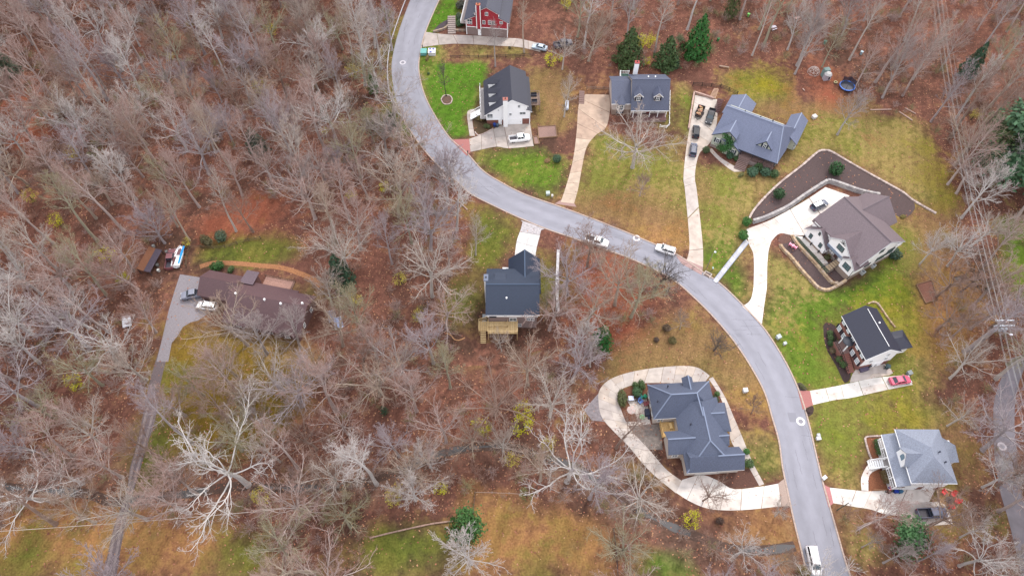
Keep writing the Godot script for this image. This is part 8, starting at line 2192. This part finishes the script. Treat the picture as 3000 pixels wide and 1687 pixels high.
	for i in spots.size():
		var s = spots[i][1]
		var lc = yl if i < 23 and i not in [18, 19, 20] else ye
		if i in [27, 28, 25, 33, 34]: lc = ol
		var o = shrub(spots[i][0] * Vector3(1, 0, 1), Vector3(s * (0.85 + i % 3 * 0.15), s * 1.1, s) * 1.1, lc, spots[i][2], "", "bush", i % 5, "bush", i * 1.3)
		taken_at.append([Vector2(spots[i][0].x, spots[i][0].z), 5.0])
		o.get_child(0).mesh = leaves(i % 5, 420, "loose", 0.035)

func hedge_leaves(n):
	if meshes.has("hedge"): return meshes["hedge"]
	var r = RandomNumberGenerator.new()
	r.seed = 77
	var b = MB.new()
	for i in n:
		var x = r.randf_range(-0.5, 0.5)
		var a = r.randf() * PI
		var e = minf(1.0, (0.5 - absf(x)) * 9.0 + 0.35)
		var p = Vector3(x, (0.55 + 0.45 * pow(absf(sin(a)), 0.5) * e) * (0.9 + 0.1 * r.randf()) if i % 3 else r.randf(), 0.5 * cos(a) * e)
		var u = Vector3(r.randf_range(-1, 1), r.randf_range(-0.6, 0.6), r.randf_range(-1, 1)).normalized()
		var w = u.cross(Vector3(r.randf_range(-1, 1), 1, r.randf_range(-1, 1))).normalized()
		u *= Vector3(0.022, 0.09, 0.06)
		w *= Vector3(0.022, 0.09, 0.06)
		b.quad(p - u, p - w, p + u, p + w)
	meshes["hedge"] = b.done()
	return meshes["hedge"]

func in_open(p):
	for q in lawns_open:
		if Geometry2D.is_point_in_polygon(p, PackedVector2Array(q)): return true
	return false

func woods():
	var B = {   # boughs and trunk, fine twigs
		"white": [bark(250, 244, 242), bark(236, 224, 220)], "pale": [bark(238, 228, 220), bark(208, 188, 176)], "tan": [bark(222, 204, 186), bark(194, 164, 146)],
		"grey": [bark(218, 208, 206), bark(186, 168, 166)], "lav": [bark(214, 202, 206), bark(192, 174, 180)], "rose": [bark(230, 210, 204), bark(200, 164, 154)],
		"dark": [bark(90, 82, 80), bark(120, 108, 104)], "brown": [bark(186, 158, 144), bark(172, 138, 124)], "moss": [bark(208, 202, 176), bark(184, 172, 136)],
	}
	# trees one can tell apart: habit, variant, point where the limbs part (with its height), tree height, bark, width, label
	var N = [
		["sycamore", 1, Vector3(10.91, 0, -39.15), 20, "white", 1.15, "great white limbed sycamore beside the creek below the loop driveway"],
		["sycamore", 2, Vector3(-52.2, 0, -38.4), 21, "white", 1.25, "great white limbed sycamore over the creek beside the rutted lane"],
		["sycamore", 3, Vector3(-90.02, 0, -35.37), 19, "white", 1.0, "white sycamore at the far lower edge of the western woods"],
		["sycamore", 1, Vector3(-38.41, 0, -152.37), 18, "white", 0.85, "white sycamore beside the middle of the guard rail"],
		["sycamore", 4, Vector3(-41.01, 0, -169.08), 18, "white", 0.9, "white sycamore beside the top of the guard rail"],
		["sycamore", 2, Vector3(-29.06, 0, -114.74), 17, "pale", 1.0, "pale crooked sycamore at the road edge below the guard rail"],
		["sycamore", 3, Vector3(-25.06, 0, -112.61), 16, "pale", 0.85, "pale crooked tree just below the roadside sycamore"],
		["sycamore", 4, Vector3(-85.61, 0, -64.6), 18, "white", 0.95, "white limbed tree among tan leaves in the western woods"],
		["oak", 1, Vector3(-28, 0, -57.6), 18, "tan", 1.15, "broad tan oak in the middle woods with a tiny evergreen at its foot"],
		["oak", 2, Vector3(23.59, 0, -79.76), 19, "tan", 1.0, "broad tan oak between the white pickup and the bright cedar"],
		["oak", 3, Vector3(3.39, 0, -59.95), 16, "tan", 1.05, "broad tan oak above the yellow green bushes"],
		["oak", 4, Vector3(7.97, 0, -52.76), 17, "pale", 1.0, "pale grey oak beside the gravel turnout"],
		["oak", 2, Vector3(31.61, 0, -121.62), 21, "pale", 1.15, "large pale oak standing before the porch of the grey roofed house"],
		["oak", 5, Vector3(24.51, 0, -34.47), 18, "pale", 1.0, "pale grey oak below the loop driveway beside the house corner"],
		["oak", 3, Vector3(-70.26, 0, -31.75), 18, "pale", 0.9, "pale tree with star shaped limbs over the rutted lane"],
		["oak", 1, Vector3(-58.65, 0, -69.49), 19, "tan", 1.0, "large tan tree leaning its crown over the brown roof"],
		["maple", 1, Vector3(-53.98, 0, -67.34), 17, "grey", 1.25, "dense grey tree in front of the long brown house"],
		["maple", 2, Vector3(-46.89, 0, -68.68), 15, "grey", 1.1, "dense grey tree at the end wall of the long brown house"],
		["oak", 4, Vector3(-38.79, 0, -88.62), 18, "pale", 1.15, "large pale oak beyond the lawn of the brown house"],
		["oak", 5, Vector3(-89.64, 0, -89.04), 16, "rose", 0.95, "rose grey spreading tree above the rusty roof"],
		["dense", 1, Vector3(-18.73, 0, -35.51), 10, "white", 1.2, "silver white round tree beside the creek in the middle woods"],
		["dense", 2, Vector3(-16.35, 0, -41.97), 9, "white", 1.1, "silver white tree just above the other one at the creek"],
		["dense", 3, Vector3(-7.55, 0, -23.75), 11, "white", 1.2, "silver round tree below the round evergreen bush"],
		["dense", 1, Vector3(-1.79, 0, -45.28), 9, "pale", 1.1, "pale mossy tree hanging over the creek bend"],
		["dense", 2, Vector3(-44.06, 0, -116.06), 13, "lav", 1.0, "lavender grey round tree in the upper middle woods"],
		["dense", 3, Vector3(44.57, 0, -68.05), 6, "dark", 1.3, "dark round twiggy tree on lawn inside the lower road bend"],
		["dense", 2, Vector3(37.76, 0, -73.49), 6, "tan", 1.0, "tan twiggy shrub like tree on the brown lawn"],
		["dense", 1, Vector3(32.51, 0, -111.99), 7.5, "rose", 0.9, "pale twiggy bush tree below the large oak of the grey roofed house"],
		["maple", 3, Vector3(-18.62, 0, -148.47), 11, "dark", 0.7, "upright dark tree in a mulch ring on the bright lawn"],
		["oak", 1, Vector3(33.27, 0, -83.47), 15, "dark", 0.9, "dark barked tree leaning over the road by the brick apron"],
		["oak", 5, Vector3(35.42, 0, -82.25), 9, "pale", 0.7, "small pale tree under the dark barked roadside tree"],
		["maple", 4, Vector3(17.01, 0, -64.16), 11, "pale", 0.9, "pale tree with few branches in front of the bright cedar"],
		["maple", 2, Vector3(14.41, 0, -140.2), 14, "pale", 0.9, "pale tree over the white gas tank by the tan driveway"],
		["dense", 3, Vector3(22.55, 0, -163.24), 14, "tan", 1.2, "dense tan tree behind the tan parking area"],
		["oak", 2, Vector3(14.68, 0, -159.51), 14, "pale", 0.8, "pale tree over the dark pickup behind the red house"],
		["poplar", 1, Vector3(-4.85, 0, -160.75), 18, "grey", 0.8, "slender grey tree in front of the red house wall"],
		["poplar", 2, Vector3(3.61, 0, -166.93), 19, "tan", 0.85, "tan tree at the east corner of the red house"],
		["poplar", 3, Vector3(-125.88, 0, -156.28), 24, "rose", 0.8, "tall straight rose grey poplar, inner of the pair in the northwest woods"],
		["poplar", 1, Vector3(-135.1, 0, -159.61), 24, "rose", 0.8, "tall straight rose grey poplar, outer of the pair in the northwest woods"],
		["sycamore", 4, Vector3(-120.97, 0, -167.63), 18, "white", 0.7, "white crooked treetop in the upper northwest woods"],
		["sycamore", 3, Vector3(-114.21, 0, -129.17), 17, "white", 0.85, "white limbed tree in the western woods above a gold bush"],
		["sycamore", 1, Vector3(-86.62, 0, -127.3), 17, "white", 0.85, "white limbed tree in the centre of the western woods"],
		["poplar", 2, Vector3(-67.92, 0, -100.78), 22, "pale", 0.8, "tall pale poplar beyond the dark fence above the brown house"],
		["poplar", 3, Vector3(-78.72, 0, -98.04), 21, "tan", 0.75, "tall tan poplar behind the boat"],
		["poplar", 1, Vector3(122.81, 0, -139.64), 24, "white", 0.75, "tall white trunk leaning outward under the power lines"],
		["poplar", 2, Vector3(99.55, 0, -163.58), 22, "pale", 0.9, "tall pale trunk above the trampoline in the northeast woods"],
		["poplar", 3, Vector3(118.23, 0, -172.32), 22, "pale", 0.9, "tall pale trunk in the upper northeast woods beside the wires"],
		["maple", 1, Vector3(104.69, 0, -147.69), 20, "grey", 0.9, "grey leaning tree above the eastern lawn near the wires"],
		["maple", 2, Vector3(115.62, 0, -155.18), 20, "pale", 0.9, "pale leaning tree with branches across the power lines"],
		["poplar", 1, Vector3(71.19, 0, -165.6), 21, "pale", 0.8, "tall pale trunk above the yellow lawn in the north woods"],
		["maple", 3, Vector3(82.11, 0, -157.55), 18, "grey", 0.9, "grey tree beside the climbing dome"],
		["maple", 4, Vector3(90.71, 0, -160.47), 15, "moss", 0.9, "mossy tree between climbing dome and playhouse"],
		["oak", 3, Vector3(85.91, 0, -165.84), 19, "pale", 0.9, "pale tree with wide limbs in the north woods above the dome"],
		["poplar", 2, Vector3(42.4, 0, -167.01), 21, "pale", 0.9, "pale trunk behind the middle cedar of the grey roofed house"],
		["maple", 2, Vector3(34.51, 0, -171.52), 19, "grey", 0.9, "grey tree behind the olive cedar"],
		["maple", 1, Vector3(88.37, 0, -133.39), 15, "grey", 1.1, "grey tree on the brown edge below the trampoline"],
		["oak", 4, Vector3(97.3, 0, -91.05), 14, "white", 0.7, "white crowned tree with a dark trunk beyond the white gabled house"],
		["oak", 2, Vector3(103.73, 0, -90.51), 16, "white", 0.85, "white crowned tree with a dark trunk nearer the power lines"],
		["oak", 5, Vector3(104.32, 0, -83.24), 13, "dark", 0.8, "dark trunked tree beside the cold frame"],
		["maple", 4, Vector3(98.76, 0, -71.84), 13, "rose", 0.9, "rose grey tree beside the utility pole"],
		["oak", 1, Vector3(94.43, 0, -61.38), 15, "pale", 0.95, "pale oak beyond the red car near the narrow street"],
		["oak", 3, Vector3(111.63, 0, -96.48), 16, "pale", 0.9, "pale tree at the east edge above the green field"],
		["oak", 2, Vector3(90.22, 0, -50.67), 13, "pale", 0.75, "pale crooked tree beside the narrow street"],
		["oak", 4, Vector3(92.84, 0, -37.97), 15, "white", 0.8, "white limbed tree across the narrow street"],
		["sycamore", 2, Vector3(85.15, 0, -28.5), 12, "white", 0.7, "white sycamore below the fire pit circle"],
		["sycamore", 1, Vector3(83.21, 0, -23.4), 17, "white", 0.8, "white limbed tree in the lowest eastern corner"],
		["oak", 5, Vector3(73.29, 0, -27.64), 10, "white", 0.6, "white branched tree in front of the broad magnolia"],
		["maple", 3, Vector3(75.71, 0, -24.28), 13, "lav", 0.9, "lavender grey tree below the broad magnolia"],
		["maple", 1, Vector3(69.26, 0, -23.95), 12, "grey", 0.9, "grey tree beside the lower road below the magnolia"],
		["dense", 1, Vector3(48.76, 0, -23.46), 8, "tan", 1.0, "tan twiggy tree at the creek culvert beside the minivan"],
		["oak", 3, Vector3(50.79, 0, -32.43), 8, "pale", 0.75, "pale mossy tree at the road edge below the tan apron"],
		["oak", 1, Vector3(41.69, 0, -24.91), 12, "white", 0.8, "pale tree leaning over the lowest creek pool"],
		["oak", 4, Vector3(37.3, 0, -35.34), 11, "brown", 0.8, "brown tree over the pale garage driveway"],
		["dense", 2, Vector3(50.18, 0, -53.49), 6, "brown", 0.9, "small brown tree between the loop drive path and the road"],
		["oak", 5, Vector3(-2.28, 0, -67.96), 9, "pale", 0.65, "pale tree just below the yellow deck"],
		["maple", 4, Vector3(-8.73, 0, -93.69), 14, "pale", 0.8, "slender pale tree on the lawn of the dark blue roofed house"],
		["oak", 2, Vector3(7.44, 0, -77.66), 11, "moss", 0.75, "mossy tree beside the straight white block wall"],
		["poplar", 2, Vector3(12.94, 0, -95.88), 10, "rose", 0.6, "thin tree at the road edge beside the straw patched lawn"],
		["maple", 1, Vector3(65.98, 0, -26.72), 9, "grey", 0.7, "small grey tree by the road across from the minivan"],
		["maple", 3, Vector3(-80.04, 0, -31.17), 16, "tan", 1.0, "tan tree on the orange leaf field beside the lane"],
		["maple", 4, Vector3(-85.25, 0, -49.49), 16, "rose", 0.95, "rose grey tree beside the upper rutted lane"],
		["oak", 1, Vector3(-54.56, 0, -54.28), 16, "tan", 0.95, "tan oak on the dull gold grass below the brown house"],
		["dense", 3, Vector3(-78.65, 0, -61.03), 13, "pale", 1.2, "pale dense tree beside the bend of the lane"],
		["oak", 2, Vector3(-59.57, 0, -61.92), 15, "tan", 1.0, "tan oak on the upper part of the dull gold grass"],
		["oak", 5, Vector3(-48.27, 0, -58.35), 16, "pale", 1.1, "pale wide oak in the middle of the dull gold grass"],
		["oak", 3, Vector3(-53.62, 0, -51.47), 14, "tan", 0.9, "tan oak on the lower part of the dull gold grass"],
		["oak", 4, Vector3(-65.4, 0, -57.48), 14, "moss", 0.9, "mossy oak on the dull gold grass nearest the lane"],
		["maple", 2, Vector3(-50.75, 0, -49.74), 11, "grey", 1.1, "small grey tree at the lower edge of the dull gold grass"],
		["oak", 1, Vector3(-39.93, 0, -61.92), 16, "tan", 0.9, "tan oak below the end wall of the brown house"],
		["sycamore", 4, Vector3(-29.55, 0, -42.35), 9, "white", 0.7, "low white limbs in the red leaves above the creek"],
		["oak", 5, Vector3(-37.38, 0, -37.69), 14, "brown", 0.95, "brown spreading tree over the creek"],
		["oak", 2, Vector3(-33.57, 0, -48.77), 15, "rose", 0.95, "rose grey spreading tree in the lower middle woods"],
		["oak", 4, Vector3(-7.98, 0, -45.77), 14, "tan", 0.75, "tan tree beside the creek bend and a yellow green bush"],
		["oak", 3, Vector3(-30.89, 0, -30.34), 14, "moss", 0.9, "mossy tree above the lowest lawn"],
	]
	for q in N:
		if q[6] == "": continue
		var p = q[2]
		tree(q[0], q[1], p, q[3], hash(q[6]) % 628 / 100.0, B[q[4]], q[6], "", {"oak": "spreading_tree", "maple": "bare_tree", "poplar": "slender_tree", "sycamore": "sycamore_tree", "dense": "twiggy_tree"}[q[0]], q[5], Vector2((hash(q[6]) % 17 - 8) * 0.008, (hash(q[6]) % 13 - 6) * 0.008))
		taken_at.append([Vector2(p.x, p.z), q[3] * 0.3 * q[5]])
	# the woodland between them
	var r = RandomNumberGenerator.new()
	r.seed = 99
	var step = 8.3
	var far = {}
	var made = 0
	var tones = ["grey", "rose", "lav", "tan", "rose", "pale", "rose", "brown", "moss", "lav", "white"]
	var tone_words = {"grey": "grey", "rose": "rose grey", "lav": "lavender grey", "tan": "tan", "pale": "pale grey", "brown": "brown", "moss": "mossy grey", "white": "white"}
	var zi = 0
	var z = -262.0
	while z < 12.0:
		var x = -230.0 + (zi % 2) * step * 0.5
		while x < 230.0:
			var p = Vector2(x + r.randf_range(-2.6, 2.6), z + r.randf_range(-2.6, 2.6))
			var pick = r.randf()
			var tone = tones[r.randi() % tones.size()]
			var vr = 1 + r.randi() % 5
			var hgt = r.randf_range(0.82, 1.15)
			var yaw = r.randf() * TAU
			var wide = r.randf_range(0.85, 1.2)
			var lean = Vector2(r.randf_range(-0.07, 0.07), r.randf_range(-0.07, 0.07))
			var kind = "maple" if pick < 0.32 else "oak" if pick < 0.74 else "poplar" if pick < 0.9 else "dense"
			if p.x > 10 and p.y < -130 and kind == "oak": kind = "poplar"
			if kind == "dense": vr = 1 + vr % 3
			elif kind == "poplar": vr = 1 + vr % 3
			elif kind == "maple": vr = 1 + vr % 4
			x += step
			if in_open(p): continue
			if p.x > 10 and r.randf() < (0.62 if p.y < -130 else 0.12 if p.x > 84 else 0.35): continue
			var near = false
			for t in taken_at:
				if t[0].distance_to(p) < maxf(3.0, t[1] * 0.75): near = true
			if near: continue
			var H = {"maple": 18.0, "oak": 17.0, "poplar": 23.0, "dense": 12.0}[kind] * hgt
			var at = Vector3(p.x, 0, p.y)
			var c = in_photo(at + Vector3(0, H * 0.6, 0))
			if c.x > -0.03 and c.x < 1.03 and c.y > -0.04 and c.y < 1.05:
				var nm = {"oak": "spreading_tree", "maple": "bare_tree", "poplar": "slender_tree", "dense": "twiggy_tree"}[kind]
				var look = {"oak": "spreading", "maple": "upright", "poplar": "slender", "dense": "twiggy"}[kind]
				tree(kind, vr, at, H, yaw, B[tone], "%s bare %s tree, %s" % [tone_words[tone], look, place_words(at + Vector3(0, H * 0.6, 0))], "bare trees of the woods", nm, wide, lean)
				made += 1
			elif c.x > -0.3 and c.x < 1.3 and c.y > -0.3:
				var key = "%s%d" % [kind, 1 + vr % 2]
				if not far.has(key): far[key] = [kind, 1 + vr % 2, []]
				far[key][2].append(Transform3D(Basis(Vector3.UP, yaw) * Basis.from_scale(Vector3.ONE * (H / HABITS[kind].height)), at))
		z += step * 0.87
		zi += 1
	print("woodland trees ", made)
	for key in far:
		for k in 2: scatter("outer_woodland", grow(far[key][0], far[key][1])[k], B["rose"][k], far[key][2], "grey bare woodland continuing beyond the neighbourhood", "woodland")
	# saplings and brush under the trees
	var low = [[], [], [], []]
	var leaf = []
	for i in 9000:
		var p = Vector2(r.randf_range(-190, 190), r.randf_range(-225, 0))
		if in_open(p): continue
		var q = in_photo(v3(p))
		if q.x < -0.05 or q.x > 1.05 or q.y < -0.05 or q.y > 1.05: continue
		if low[i % 4].size() < 520:
			var s = r.randf_range(0.5, 1.5)
			low[i % 4].append(Transform3D(Basis(Vector3.UP, r.randf() * TAU) * Basis.from_scale(Vector3(s, s * 0.85, s)), v3(p)))
	var lt = [bark(190, 150, 134), bark(214, 186, 180), bark(186, 174, 128), bark(204, 176, 164)]
	var lw = ["brown", "rose grey", "olive yellow", "tan"]
	for i in 4: scatter("undergrowth", grow("sapling", i)[1], lt[i], low[i], "%s brush and saplings scattered under the bare trees" % lw[i], "undergrowth")
	var lm = MB.new()
	lm.quad(Vector3(-0.14, 0.02, 0), Vector3(0, 0.1, -0.1), Vector3(0.14, 0.03, 0), Vector3(0, 0.05, 0.1))
	var sets = [[], [], []]
	for i in 120000:
		var p = Vector2(r.randf_range(-190, 190), r.randf_range(-225, 0))
		if in_open(p):
			if i % 4: continue
			var on = false
			for q in paved:
				if Geometry2D.is_point_in_polygon(p, PackedVector2Array(q)): on = true
			if on: continue
		sets[i % 3].append(Transform3D(Basis(Vector3.UP, r.randf() * TAU) * Basis.from_scale(Vector3.ONE * r.randf_range(0.7, 1.7)), Vector3(p.x, 0.0, p.y)))
	var lcol = [P(186, 124, 98, 0.9), P(150, 92, 74, 0.9), P(206, 156, 120, 0.9)]
	var lnames = ["orange brown", "dark red brown", "pale tan"]
	for i in 3: scatter("leaf_litter", lm.done(), lcol[i], sets[i], "%s fallen leaves scattered over the ground" % lnames[i], "leaf litter")

func scatter(called, mesh, m, where, label, category):
	if where.is_empty(): return
	var mm = MultiMesh.new()
	mm.transform_format = MultiMesh.TRANSFORM_3D
	mm.mesh = mesh
	mm.instance_count = where.size()
	for i in where.size(): mm.set_instance_transform(i, where[i])
	var o = MultiMeshInstance3D.new()
	o.name = numbered(called)
	o.multimesh = mm
	o.material_override = m
	add_child(o, true)
	tag(o, label, category)
	o.set_meta("kind", "stuff")
